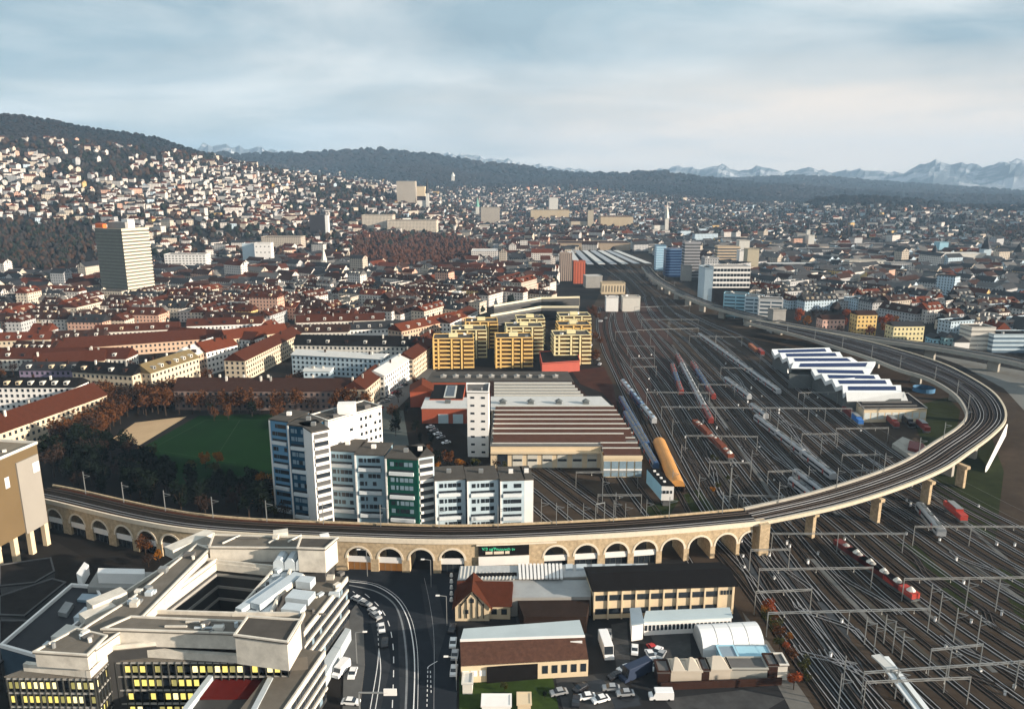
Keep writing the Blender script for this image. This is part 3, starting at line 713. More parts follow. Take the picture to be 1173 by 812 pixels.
sheet('service_road',[(1173,470),(1150,445),(1100,418),(1060,404),(1173,425),(1320,470),(1320,520)],.05,mat('service_road_concrete',(.16,.16,.15),.9,.3,.1))
# ------------------------------------------------------------------ coloured apartment slabs behind the viaduct
def slab(label,z,secs,extra=None,depth=12.5,group='stepped apartment slabs by the viaduct',lm=None):
    tops=[(G(a,b,z),G(c,d,z),s) for a,b,c,d,s in secs]
    cx,cy=cen([t[0] for t in tops]+[t[1] for t in tops]); t=thing('apartment_slab',label,'apartment building',(cx,cy+6,0),group)
    allp=[]
    for (p,q,s) in tops:
        l=hypot(q[0]-p[0],q[1]-p[1]); dx,dy=(q[0]-p[0])/l,(q[1]-p[1])/l
        bx,by=-dy*depth,dx*depth; pts=[p,q,(q[0]+bx,q[1]+by),(p[0]+bx,p[1]+by)]
        colr,style=s
        w_=MB().prism(pts,-3,z,top=False).build('facade_section',colr,t)
        g=grow(pts,.18); r=MB().prism(g,z,z+.5,bot=True).build('roof',RFLAT,t)
        mx_,my_=cen(pts); MB().box(mx_,my_,z+.5,z+1.8,1.6,1.2).build('roof_vent',random.choice([WH,METAL]),r)
        allp.append(pts)
        fl=2.95; n=int(z/fl); ang_=atan2(dy,dx)
        nx,ny=dy,-dx
        for k in range(n):
            zc=z-1.9-k*fl
            if zc<1.2: break
            if style=='w':     # windows with a white balcony band every third floor
                if k%3==(2 if z>30 else 1):
                    mb=MB(); a=(p[0]+dx*l*.12+nx*.05,p[1]+dy*l*.12+ny*.05); b=(p[0]+dx*l*.88+nx*.05,p[1]+dy*l*.88+ny*.05)
                    mb.prism([a,b,(b[0]+nx*.7,b[1]+ny*.7),(a[0]+nx*.7,a[1]+ny*.7)],zc-1.1,zc+.1,bot=True); mb.build('balcony',BALCW,w_)
                    mb=MB(); mb.prism([a,b,(b[0]+nx*.05,b[1]+ny*.05),(a[0]+nx*.05,a[1]+ny*.05)],zc+.15,zc+1.0,bot=True); mb.build('balcony_recess',GLASS,w_)
                else:
                    for c in range(5):
                        if random.random()<.08: continue
                        f=.14+.72*(c+.5)/5; window(w_,t,p[0]+dx*l*f+nx*.05,p[1]+dy*l*f+ny*.05,zc,ang_,1.35 if c!=1 else .7,1.5,GLASSB if colr in (BLUEP,GREENP,DKG) and random.random()<.85 else GLASS)
            elif style=='b':   # stacked balconies
                mb=MB(); a=(p[0]+dx*l*.1+nx*.04,p[1]+dy*l*.1+ny*.04); b=(p[0]+dx*l*.92+nx*.04,p[1]+dy*l*.92+ny*.04)
                mb.prism([a,b,(b[0]+nx*.06,b[1]+ny*.06),(a[0]+nx*.06,a[1]+ny*.06)],zc-.5,zc+1.1,bot=True); mb.build('balcony_opening',GLASS if k%2 else DARKC,w_)
                mb=MB(); mb.prism([a,b,(b[0]+nx*.8,b[1]+ny*.8),(a[0]+nx*.8,a[1]+ny*.8)],zc-1.5,zc-.5,bot=True); mb.build('balcony',WH,w_)
        # pale edge strip of each section
        if style!='p': MB().box(p[0]+dx*.25+nx*.1,p[1]+dy*.25+ny*.1,0,z,.55,.4,ang_).build('wall_edge',WH,w_)
    if extra: extra(t,z)
    if lm: landmark(*lm)
    return t
BALCW=mat('balcony_front',(.62,.66,.68),.7,.08,.5); SKYP=mat('pale_blue_panel',(.12,.27,.42),.75,.12,.35); PALEP=mat('ice_blue_panel',(.27,.39,.46),.75,.12,.35); BLUEP=mat('deep_blue_panel',(.012,.060,.11),.75,.2,.35); GREENP=mat('bottle_green_panel',(.006,.060,.045),.75,.2,.35); DKG=GREENP; PALEW=mat('cool_white_panel',(.44,.54,.60),.75,.08,.35)  # pale panels: the bluish shade of the fronts is put into their colour
def ex1(t,z):
    A=G(376,483,z); B=G(437,466,z); dx,dy=B[0]-A[0],B[1]-A[1]; l=hypot(dx,dy); dx/=l; dy/=l
    pts=[A,B,(B[0]-dy*11,B[1]+dx*11),(A[0]-dy*11,A[1]+dx*11)]
    w_=MB().prism(pts,-3,z,top=False).build('side_wing',WH,t); flatroof(t,pts,z,RFLAT,.4,WHD,clutter=3,over=.15)
    winwall(w_,t,(lerp(A[0],B[0],.55),lerp(A[1],B[1],.55)),B,2,z-1,5,11,1.1,1.3,prob=.92)
    winwall(w_,t,(lerp(A[0],B[0],.34),lerp(A[1],B[1],.34)),(lerp(A[0],B[0],.47),lerp(A[1],B[1],.47)),2,z-1,1,11,1.5,1.1,prob=.5)
    x,y=G(397,462,z+4); MB().box(x,y,z-1,z+4.2,6.5,4,.1).build('lift_housing',WH,t)
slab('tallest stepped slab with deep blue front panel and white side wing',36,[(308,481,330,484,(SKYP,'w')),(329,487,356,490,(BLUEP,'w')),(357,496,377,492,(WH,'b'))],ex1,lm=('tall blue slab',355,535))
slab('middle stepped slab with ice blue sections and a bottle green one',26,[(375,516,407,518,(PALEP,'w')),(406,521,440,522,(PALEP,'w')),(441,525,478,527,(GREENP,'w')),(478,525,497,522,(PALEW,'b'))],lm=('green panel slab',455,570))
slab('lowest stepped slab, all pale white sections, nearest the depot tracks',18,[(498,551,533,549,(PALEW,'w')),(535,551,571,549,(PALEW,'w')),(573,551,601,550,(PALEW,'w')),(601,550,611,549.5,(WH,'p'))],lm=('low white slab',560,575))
# ------------------------------------------------------------------ depot halls beside the tracks
SAWR=mat('saw_tooth_roof',(.07,.035,.026),.85,.3,.4); SAWL=mat('saw_tooth_glazing',(.50,.50,.46),.5,.15,.6); BRICK=mat('red_brick',(.30,.075,.04),.9,.25,1.2)
t=thing('depot_hall','low railway depot hall with brown saw-tooth roof strips and cream doors','depot hall',(15,380,0)); landmark('saw-tooth depot hall',640,500)
z=9; A=G(563,514,z); B=G(686,514,z); Cc=G(700,462,z); D=G(563,462,z)
zf=10.0
fr=[G(560,511,zf),G(683,511,zf),G(737,520,zf),(54.5,331),(46,392),G(560,470,zf)]
x0=G(562,511,zf)[0]; y0=G(562,511,zf)[1]; 
hall=[(x0,y0),(39,y0),(39,y0+6),(55,y0+6),(50.5,G(700,470,zf)[1]),(x0,G(562,470,zf)[1])]
MB().prism(hall,-1,zf,top=False).build('wall',CREAM,t)
MB().prism(grow(hall,.3),zf,zf+.2,bot=True).build('roof',RGREY,t)
ytop=G(562,470,zf)[1]; ns=7
for k in range(ns):
    ya=lerp(y0+2.5,ytop-1,k/ns); yb=lerp(y0+2.5,ytop-1,(k+1)/ns); xr=lerp(54,50.8,k/ns) if k>0 else 50
    mb=MB(); zb=zf+.2; zt=zf+2.6
    mb.poly([(x0+1,ya+.9,zb),(xr,ya+.9,zb),(xr,yb-.2,zt),(x0+1,yb-.2,zt)]); mb.poly([(x0+1,yb-.2,zt),(xr,yb-.2,zt),(xr,yb,zb),(x0+1,yb,zb)]); mb.poly([(xr,ya+.9,zb),(xr,yb,zb),(xr,yb-.2,zt)]); mb.poly([(x0+1,ya+.9,zb),(x0+1,yb-.2,zt),(x0+1,yb,zb)])
    mb.build('roof_tooth',SAWR,t); mb=MB(); mb.box((x0+xr)/2,yb-.25,zt-.15,zt+.25,xr-x0-1,.7); mb.box((x0+xr)/2,ya+.45,zb,zb+.35,xr-x0-1,.5); mb.build('gutter',SAWL,t)
for k in range(7):
    x=lerp(x0+2,38,(k+.5)/7); w_=35/7-.7
    MB().box(x,y0-.08,.2,6.4,w_,.2).build('depot_door',mat('sliding_door',(.52,.50,.44),.7,.15,.5) if k else GLASS,t); MB().box(x,y0-.2,3.2,4.2,w_-.5,.12).build('door_glazing',GLASS,t)
MB().box((x0+39)/2,y0-.7,7.0,7.8,39-x0,1.6).build('canopy',CREAM,t)
t=thing('depot_annexe','short depot annexe with open glazed end and ribbed brown roof','depot annexe',(43,304,0)); z=8
a_=G(684,546,0); e1=G(688,526,z)[0]; pts=[(38.4,293.5),(54.5,293.5),(55.2,327),(38.0,327)]
MB().prism(pts,-1,z+1,top=False).build('wall',CREAM,t)
for k in range(5):
    ya=293.7+6.6*k; mb=MB(); mb.poly([(38.6,ya+.3,z+.9),(54.6,ya+.3,z+.9),(54.6,ya+5.8,z+2.6),(38.6,ya+5.8,z+2.6)]); mb.poly([(38.6,ya+5.8,z+2.6),(54.6,ya+5.8,z+2.6),(54.6,ya+6.5,z+.9),(38.6,ya+6.5,z+.9)]); mb.build('roof_tooth',SAWR,t)
    MB().box(46.6,ya+6.3,z+1,z+2.9,16.2,.5).build('gutter',SAWL,t)
MB().box(46.5,293.4,z+.2,z+1.6,16.4,.8).build('fascia',CREAM,t)
for k in range(5): MB().box(39.9+3.3*k,293.3,.5,7.2,2.7,.25).build('window',GLASSB,t); MB().box(39.9+3.3*k,293.2,3.2,3.9,2.9,.3).build('window_bar',WH,t)
# pale metal roof hall with ventilators
t=thing('metal_roof_hall','pale sheet metal roofed hall behind the saw-tooth roofs with roof ventilators','depot hall',(15,402,0)); z=11
pts=[G(563,470,z),G(704,470,z),G(688,455,z),G(563,455,z)]
MB().prism(pts,-1,z,top=False).build('wall',CREAM,t); r=MB().prism(grow(pts,.4),z,z+.4,bot=True).build('roof',RLIGHT,t)
for u in (576,608,640,671):
    x,y=G(u,462,z+.4); mb=MB(); mb.box(x,y,z+.4,z+1.8,3,3); mb.cyl(x,y,z+1.8,z+3.1,2.3,.1,6); mb.build('roof_ventilator',METALD,r)
t=thing('rear_depot_hall','brown ribbed rear hall of the depot beyond the pale metal roof','depot hall',(10,440,0)); z=10
pts=[G(563,454,z),G(672,454,z),G(655,437,z),G(560,437,z)]
MB().prism(pts,-1,z,top=False).build('wall',BRICK,t); r=MB().prism(grow(pts,.3),z,z+.3,bot=True).build('roof',RBROWN2,t)
for k in range(5):
    a=G(566,452.5-3.4*k,z+.8); b=G(lerp(668,652,k/5),452.5-3.4*k,z+.8); mb=MB(); mb.box((a[0]+b[0])/2,a[1],z+.3,z+1.3,b[0]-a[0],1.1); mb.build('skylight',SAWL,r)
t=thing('long_workshop','long low flat roofed workshop with a row of grey skylights and brick front','workshop',(8,480,0)); z=9; landmark('long workshop roof',570,433)
pts=[G(488,438,z),G(657,438,z),G(650,426,z),G(496,426,z)]
MB().prism(pts,-1,z,top=False).build('wall',BRICK,t); r=MB().prism(grow(pts,.3),z,z+.3,bot=True).build('roof',RFLAT,t)
for u in (508,522,536,549,563,577,592,606,620,636):
    x,y=G(u,432,z+.3); mb=MB(); mb.prism(rect(x,y,3.2,3.2),z+.3,z+1.4); mb.cyl(x,y,z+1.4,z+2.3,2.3,.05,4); mb.build('skylight',GREYW,r)
for u in range(563,655,5):
    x,y=G(u,438.6,z-1); MB().box(x,pts[0][1]-.2,z-2.2,z-.8,1.4,.2).build('window',PAINT,t)
t=thing('brick_workshop','red brick workshop with white roof and two pale gates beside the cream tower','workshop',(-37,352,0)); z=8
pts=[G(483,468,z),G(534,470,z),G(532,456,z),G(487,456,z)]
pts=[(pts[0][0],pts[0][1]),(pts[1][0],pts[0][1]),(pts[1][0],pts[2][1]),(pts[0][0],pts[2][1])]
w_=MB().prism(pts,-1,z,top=False).build('wall',BRICK,t); r=MB().prism(grow(pts,.3),z,z+.4,bot=True).build('roof',RLIGHT,t)
x,y=G(513,462,z); MB().box(x,y,z+.4,z+1.8,3,3).build('skylight',METALD,r)
for u in (507,524):
    x,y=G(u,470,z); MB().box(x,pts[0][1]-.1,.1,5,5.2,.25).build('gate',mat('pale_gate',(.42,.52,.56),.7,.15,.6),t)
t=thing('brick_office','small dark red brick house with steep roof left of the workshop skylights','house',(-60,430,0))
pts=rect(*G(484,462,0),13,14,.1); MB().prism(pts,-1,9).build('wall',BRICK,t); gable(t,pts,9,4,RRED)
t=thing('courtyard_workshop','flat roofed brick workshop with dark skylight behind the white roof','workshop',(-40,400,0)); z=9
pts=[G(492,457,z),G(530,457,z),G(533,441,z),G(498,441,z)]; MB().prism(pts,-1,z,top=False).build('wall',BRICK,t); r=MB().prism(pts,z,z+.3).build('roof',RBLACK,t)
pts2=[G(510,455,z+.3),G(520,455,z+.3),G(522,443,z+.3),G(513,443,z+.3)]; MB().prism(grow(pts2,.8),z+.3,z+.9).build('skylight_frame',SAWL,r); MB().prism(pts2,z+.9,z+1.0).build('skylight_glass',GLASS,r)
# cream depot tower
a=G(536,523); hT=Zat(536,450,a[1])
pts=[a,(a[0]+9.5,a[1]-.6),(a[0]+9.5,a[1]+14),(a[0]-1,a[1]+14)]
block(pts,hT,'narrow cream office tower with small windows standing at the corner of the depot','office tower','office_tower',WH,RGREY,win=(3.6,1.7,.9),rows=8,clutter=2); landmark('cream depot tower',548,485)
# white zigzag roofed train shed
t=thing('zigzag_train_shed','train shed with white zigzag roof and dark blue glazing strips','train shed',(195,440,0)); landmark('zigzag train shed',955,425)
BLGL=mat('deep_blue_roof_glazing',(.010,.024,.085),.4,.2,.4,spec=.4); WROOF=mat('white_metal_roof',(.66,.69,.70),.6,.1,.3)
zz0,zz1=9.0,12.5
Lp=[G(887,400,zz1),G(968,476,zz0)]; Rp=[G(952,400,zz1),G(1033,473,zz0)]
# teeth laid along the shed, each a white slope and a blue glazed slope
TE=[((884,400),(950,398)),((893,404),(962,403)),((902,409),(975,409)),((909,415),(1003,414)),((929,422),(993,423)),((941,428),(1006,429)),((953,434),(1019,434)),((965,441),(1032,441)),((969,449),(1036,449))]
TE=[(G(*a,zz1),G(*b,zz1)) for a,b in TE]
for k in range(len(TE)-1):
    (a,b),(c,d)=TE[k],TE[k+1]
    if k==3: c=(c[0]-14,c[1])
    m1=(lerp(a[0],c[0],.45),lerp(a[1],c[1],.45)); m2=(lerp(b[0],d[0],.45),lerp(b[1],d[1],.45))
    up=zz1; dn=zz1-3.2
    MBw=MB(); MBw.poly([(*c,up),(*d,up),(*m2,dn),(*m1,dn)]); MBw.build('white_roof_slope',WROOF,t)
    q=MB(); q.poly([(*m1,dn),(*m2,dn),(*b,up),(*a,up)]); q.build('white_roof_slope',WROOF,t)
    def I(p,q_,r_,s_,f,g): 
        x=lerp(lerp(p[0],q_[0],f),lerp(s_[0],r_[0],f),g); y=lerp(lerp(p[1],q_[1],f),lerp(s_[1],r_[1],f),g); return x,y
    q=MB(); zf_=lambda g: lerp(dn,up,g)+.12
    q.poly([(*I(m1,m2,b,a,.09,.38),zf_(.38)),(*I(m1,m2,b,a,.91,.38),zf_(.38)),(*I(m1,m2,b,a,.91,.84),zf_(.84)),(*I(m1,m2,b,a,.09,.84),zf_(.84))]); q.build('roof_glazing',BLGL,t)
    for p,s_ in ((a,1),(b,-1)): pass
    MB().prism([(a[0]+1.2,a[1]),(b[0]-1.2,b[1]),(d[0]-1.2,d[1]),(c[0]+1.2,c[1])],0,dn-.6).build('wall',METALD,t)
    for f in (0,1):
        p,m_,c_=((a,m1,c),(b,m2,d))[f]; q=MB(); q.poly([(*p,up),(*m_,dn),(*m_,dn-2.6),(*p,up-2.6)]); q.poly([(*m_,dn),(*c_,up),(*c_,up-2.6),(*m_,dn-2.6)]); q.build('zigzag_edge',WROOF,t)
(a,b)=TE[-1]; (c,d)=(G(970,462,6.5),G(1040,461,6.5)); q=MB(); q.poly([(*c,zz1-5),(*d,zz1-5),(*b,zz1),(*a,zz1)]); q.build('white_roof_slope',WROOF,t)
t=thing('yard_workshop','dark roofed workshop with lit cream windows at the end of the zigzag shed','workshop',(196,365,0)); z=7
pts=[G(990,469,z),G(1062,468,z),G(1040,451,z),G(974,453,z)]
w_=MB().prism(pts,-1,z,top=False).build('wall',CREAM,t); r=flatroof(t,pts,z,RBLACK,.3,GREYW)
for k in range(3):
    a=G(984+3*k,465-4*k,z+.8); b=G(1050-6*k,464.5-4*k,z+.8); mb=MB(); mb.beam((*a,z+.8),(*b,z+.8),1.2,.7); mb.build('skylight',RGREY,r)
winwall(w_,t,ccw(pts)[0],ccw(pts)[1],1,z-1,9,1,3.0,3.4,mat('bright_glazing',(.55,.58,.55),.4,.2,.5))
x,y=G(1058,448,0); mb=MB()
for k in range(20): mb.poly([(x+6*cos(2*pi*k/20),y+6*sin(2*pi*k/20),0),(x+6*cos(2*pi*(k+1)/20),y+6*sin(2*pi*(k+1)/20),0),(x+6*cos(2*pi*(k+1)/20),y+6*sin(2*pi*(k+1)/20),2.5),(x+6*cos(2*pi*k/20),y+6*sin(2*pi*k/20),2.5)])
tag(mb.build('round_tank',mat('sky_blue_tank',(.05,.16,.30),.6,.1,.4)),'round sky blue open tank by the zigzag shed','tank')
# ------------------------------------------------------------------ yellow balcony blocks
YEL=mat('yellow_balcony_front',(.76,.50,.18),.75,.15,.4); YELP=mat('pale_yellow_front',(.76,.66,.38),.75,.12,.4); YELC=mat('shaded_ochre_wall',(.085,.05,.022),.85,.3,.4)  # shade of the balcony recesses is put into the dark ochre wall colour
def yblock(u0,u1,vt,mat_,label,depth=17,rot=.06,z=20):
    a=G(u0,vt,z); b=G(u1,vt,z); w_=b[0]-a[0]; c,s=cos(rot),sin(rot)
    pts=[a,(a[0]+w_*c,a[1]+w_*s),(a[0]+w_*c-depth*s,a[1]+w_*s+depth*c),(a[0]-depth*s,a[1]+depth*c)]
    t=thing('balcony_block',label,'apartment building',(*cen(pts),0),'yellow balcony blocks beside the depot')
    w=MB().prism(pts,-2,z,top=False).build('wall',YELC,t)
    n=7; fl=z/n
    p,q=pts[0],pts[1]
    for k in range(n):
        zb=k*fl+.1
        for (f0,f1) in ((0,.1),(.16,.42),(.5,.66),(.76,1.02)):
            A=(lerp(p[0],q[0],f0),lerp(p[1],q[1],f0)); B=(lerp(p[0],q[0],f1),lerp(p[1],q[1],f1)); nx,ny=s,-c
            mb=MB(); mb.prism([(A[0],A[1]),(B[0],B[1]),(B[0]+nx*1.3,B[1]+ny*1.3),(A[0]+nx*1.3,A[1]+ny*1.3)],zb+.5,zb+1.4,bot=True); mb.build('balcony',mat_,w)
        o_=grow(pts,.5); mb=MB(); mb.prism([pts[1],pts[2],o_[2],o_[1]],zb+.4,zb+1.5,bot=True); mb.prism([pts[3],pts[0],o_[0],o_[3]],zb+.4,zb+1.5,bot=True); mb.build('balcony',mat_,w)
    for f in (.01,.13,.46,.71):
        x,y=lerp(p[0],q[0],f),lerp(p[1],q[1],f); MB().box(x+s*.6,y-c*.6,0,z,1.1,1.3,rot).build('wall_pier',mat_,w)
    r=flatroof(t,pts,z,RFLAT,.5,mat_,clutter=2)
    x,y=cen(pts); MB().box(x,y,z+.2,z+2.4,6,4.5,rot).build('lift_housing',YELP,r)
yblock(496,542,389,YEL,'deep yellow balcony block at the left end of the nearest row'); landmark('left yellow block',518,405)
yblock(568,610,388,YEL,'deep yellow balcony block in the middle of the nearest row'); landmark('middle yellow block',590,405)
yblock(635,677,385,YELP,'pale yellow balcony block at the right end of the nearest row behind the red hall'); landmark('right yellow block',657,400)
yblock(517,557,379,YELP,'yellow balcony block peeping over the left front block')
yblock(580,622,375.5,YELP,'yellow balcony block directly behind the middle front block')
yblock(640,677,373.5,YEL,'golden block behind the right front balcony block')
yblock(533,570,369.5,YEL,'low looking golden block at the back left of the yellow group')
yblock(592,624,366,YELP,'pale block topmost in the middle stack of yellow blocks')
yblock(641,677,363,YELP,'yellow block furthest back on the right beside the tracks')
# terraced blocks behind
TER=mat('terrace_front',(.66,.60,.44),.8,.1,.4)
for k,(p,q,r_) in enumerate([((562,362),(620,352),(663,352)),((566,353),(620,344),(664,343))]):
    t=thing('terraced_block','long bent terraced block with stripy cream balconies, '+('front one' if k==0 else 'rear and higher one')+' behind the yellow blocks','apartment building',(*G(615,350,12),0),'bent terraced blocks')
    for j in range(5):
        z=4+4*j+(4 if k else 0); P3=[G(u,v+(20-z)*.55+0,z) for u,v in (p,q,r_)]
        off=[(x,y+12-j*1.0) for x,y in P3]
        mb=MB()
        for m_ in range(2): mb.prism([P3[m_],P3[m_+1],off[m_+1],off[m_]],z-2.9,z,bot=True)
        mb.build('storey',DARKC,t); mb=MB(); f=[(x,y-1.0) for x,y in P3]
        for m_ in range(2): mb.prism([f[m_],f[m_+1],P3[m_+1],P3[m_]],z-.4,z+1.2,bot=True)
        mb.build('balcony',TER,t)
t=thing('red_hall','low salmon red hall with a curved front and dark roof','hall',(*G(648,424),0))
pts=[G(621,428),G(664,425),G(660,412),G(618,414)]; REDH=mat('salmon_panel',(.45,.11,.08),.8,.15,.4); w_=MB().prism(pts,-1,6.5,top=False).build('wall',REDH,t); flatroof(t,pts,6.5,RBLACK,.5,REDH)
# ------------------------------------------------------------------ named towers and blocks farther out
def corner(uC,vb,vt,wl,wr,phi,z=0):
    a=G(uC,vb,z); h=Zat(uC,vt,a[1])-z; c,s=cos(phi),sin(phi)
    R_=(a[0]+s*wr,a[1]+c*wr); Lq=(a[0]-c*wl,a[1]+s*wl); return [a,R_,(R_[0]-c*wl,R_[1]+s*wl),Lq],h
pts,h=corner(148,341,263,42,34,.42)
banded(pts,h,'tall concrete tower with cream balcony bands on its sunlit side','tower block','tower_block',mat('olive_grey_facade',(.19,.19,.16),.85,.3,.3,stripe=(1,3.6,.3,(.13,.13,.11))),mat('cream_band',(.72,.62,.47),.8,.1,.3),3.6,1.7,edges=[0],clutter=1); landmark('tall concrete tower',137,295)
pts2=[G(112,272,h+4),G(142,272,h+4),G(140,262,h+4),G(116,262,h+4)]
x,y=cen(pts); MB().box(x,y,h,h+7,26,13,-.36)
t=bpy.data.objects['tower_block']; MB().box(x,y,h+.2,h+7,26,13,-.36).build('rooftop_storey',GREYW,t); MB().box(x+9,y-2,h+.3,h+10,9,9,-.36).build('lift_housing',WH,t); x2,y2=G(107,257,h+2); MB().box(pts[3][0]+7,pts[3][1]+1,h+.2,h+5,11,5,-.36).build('orange_roof_box',mat('orange_panel',(.75,.16,.03),.7,.1,.3),t)
def tw(a,label,band_=None,core=None,fl=3.2,bh=1.3,name='tower_block',cat='tower block',lm=None,win=None,wm=WH,rm=RFLAT,clutter=1,rot=0,**k):
    pts,h=fbox(*a,rot)
    t=banded(pts,h,label,cat,name,core or DARKC,band_,fl,bh,clutter=clutter,**k) if band_ else block(pts,h,label,cat,name,wm,rm,win=win,clutter=clutter,**k)
    if lm: landmark(lm,(a[0]+a[1])/2,(a[2]+a[3])/2)
    return t
SKW=mat('pale_blue_curtain_wall',(.40,.58,.70),.5,.15,.3,stripe=(1,3.4,.3,(.16,.3,.45))); NAVY=mat('navy_curtain_wall',(.012,.035,.10),.3,.3,.3); BLW=mat('bluish_white_panel',(.50,.60,.66),.75,.12,.3)
tw((751,762,310,282,14),'slim pale blue office tower leftmost of the group by the tracks',wm=SKW,lm='pale blue tower',rot=.0)
tw((762,782,317,286,16),'navy blue glass office tower with slanted pale floor lines',band_=mat('blue_band',(.16,.28,.46),.6,.2,.4),core=NAVY,fl=3.6,bh=.7,out_=.25)
tw((783,800,320,278,16),'grey striped tower beside the navy glass tower',band_=mat('grey_band',(.34,.34,.36),.7,.15,.4),core=DARKC,fl=3.8,bh=1.6,lm='grey striped tower')
tw((781,792,322,305,9),'small rounded grey silo tower in front of the navy tower',wm=GREYW,name='silo_tower')
tw((821,846,306,283,16),'tan tower with cream balcony stripes beyond the grid office',band_=mat('tan_band',(.60,.47,.33),.8,.1,.3),core=DARKC,fl=4,bh=1.9,lm='tan striped tower')
tw((846,852,309,288,14),'narrow white stair tower against the tan striped tower',wm=WH); tw((855,868,312,286,18),'plain beige windowless tower right of the tan tower',wm=mat('beige_panel',(.46,.40,.29),.8,.15,.3))
tw((806,822,324,296,18),'greyish office block half hidden behind the white grid office',wm=FWALL[3])
a=G(815,350); pts,h=fbox(815,857,350,306,20); 
t=block(pts,h,'white office block with square window grid above a black base','office building','grid_office',WH,RGREY,clutter=2); landmark('white grid office',836,320)
w_=[c for c in t.children if c.name.startswith('wall')][0]; winwall(w_,t,pts[0],pts[1],h*.47,h-.5,11,4,3.0,2.8,GLASS); MB().prism([(pts[0][0]-.3,pts[0][1]-.4),(pts[1][0]+.3,pts[1][1]-.4),(pts[1][0]+.3,pts[1][1]-.05),(pts[0][0]-.3,pts[0][1]-.05)],0,h*.46).build('black_base',RBLACK,t)
pts=[(pts[0][0]-.2,pts[0][1]),(pts[0][0],pts[0][1]+26),(pts[0][0]-9,pts[0][1]+24),(pts[0][0]-8,pts[0][1]+2)]; block(pts,h*.96,'flat bluish grey side block joined to the white grid office','office building',wm=BLW)
LBL=mat('light_blue_panel',(.33,.55,.65),.75,.12,.3)
for u0,u1,vb,vt,m_,d_,r_ in [(828,852,364,337,LBL,'turquoise blue apartment block, nearest of the stepped row by the tracks',-.35),(852,870,369,340,BLW,'blue-white apartment block second in the stepped row',-.35),(868,892,374,343,WH,'white striped apartment block at the right end of the stepped row',-.25)]:
    pts,h=fbox(u0,u1,vb,vt,13,r_); banded(pts,h,d_,'apartment building','balcony_block',mat('blue_grey_recess',(.08,.13,.17),.7,.2,.3),m_,3.0,1.7,mull=7,group='stepped balcony row by the tracks')
landmark('stepped balcony row',860,355)
pts,h=fbox(884,899,382,356,10,.1); block(pts,h,'grey rendered corner house right of the stepped balcony row','house','town_house',GREYW,RGREY)
def town(a,label,wm,rm,rot=0,rise=3,lm=None,name='apartment_house',cat='apartment house',real=True,hip=.0):
    pts,h=fbox(*a,rot); t=thing(name,label,cat,(*cen(pts),0)); w_=MB().prism(pts,-2,h,top=False).build('wall',wm,t)
    gable(t,pts,h,rise,rm,.5,hip)
    if real: allwin(w_,t,pts,1,h-.3,3.0,None,1.2,1.5)
    if lm: landmark(lm,(a[0]+a[1])/2,(a[2]+a[3])/2)
    return t
town((941,967,384,366,11),'pink apartment house with white windows among red autumn trees',mat('pink_render',(.66,.42,.34),.8,.1,.3),RBROWN2,.05,lm='pink house')
town((980,1003,386,361,12),'yellow ochre apartment house with balconies between red trees',mat('ochre_render',(.72,.50,.20),.8,.1,.3),RBROWN2,.05,lm='ochre house')
town((1022,1058,392,374,12),'long pale yellow apartment house with regular windows by the rear viaduct',mat('pale_yellow_render',(.76,.66,.38),.8,.1,.3),RDARK,.05,lm='pale yellow house')
town((1067,1077,402,388,10),'light blue little house tucked below the rear viaduct line',LBL,RDARK,name='house',cat='house'); town((1080,1090,404,387,10),'teal grey gabled house left of the white gable',mat('teal_render',(.22,.36,.38),.8,.1,.3),RDARK,name='house',cat='house')
p=G(1092,405); hh=Zat(1092,392,p[1]); t=thing('house','bright white gabled house with blank end wall near the right edge','house',(p[0]+6,p[1]+8,0)); pts=[p,(p[0]+11,p[1]),(p[0]+11,p[1]+16),(p[0],p[1]+16)]
MB().prism(pts,-1,hh,top=False).build('wall',WH,t); gable(t,pts,hh,4.5,RDARK,.4); q=MB(); q.poly([(pts[0][0],p[1]-.02,hh-.01),(pts[1][0],p[1]-.02,hh-.01),((pts[0][0]+pts[1][0])/2,p[1]-.02,hh+4.2)]); q.build('gable_wall',WH,t); landmark('bright white gable',1097,396)
tw((1110,1136,402,376,14),'cream flat roofed block left half of the complex at the right edge',band_=WHD,core=GREYW,fl=3.4,bh=1.8,cat='office building'); tw((1136,1185,404,384,16),'blue-white block with long black roof at the right edge',band_=BLW,core=mat('slate_recess',(.10,.16,.22),.7,.2,.3),fl=3.2,bh=1.6,rm=RBLACK,roofm=RBLACK,cat='office building',lm='black roofed block')
# centre, north of the station tracks
tw((694,708,357,341,9),'blank white cube shaped building, left of the pair by the tracks',wm=WH,lm='white cube pair'); tw((713,733,357,341,11),'blank ivory cube shaped building, right of the pair by the tracks',wm=WHD)
pts,h=fbox(689,716,337,325,14); block(pts,h,'cream office with vertical window strips behind the white cube pair','office building',wm=CREAM,win=(3,1.0,7),rows=1)
tw((657,670,325,300,10),'rust red tower block left of the platforms',wm=mat('rust_red_render',(.50,.13,.07),.8,.15,.3,facade=(3.4,30,.3,.9,(.22,.05,.03))),lm='rust red tower',clutter=2)
tw((641,655,322,291,13),'brown tower with pale vertical fins behind the rust red tower',wm=mat('finned_facade',(.42,.33,.27),.8,.15,.3,facade=(2.6,40,.45,.95,(.06,.05,.05))))
pts,h=fbox(671,690,330,317,16,.1); block(pts,h,'low white roofed signal office beside the platforms','office building',wm=GREYW,rm=RLIGHT)
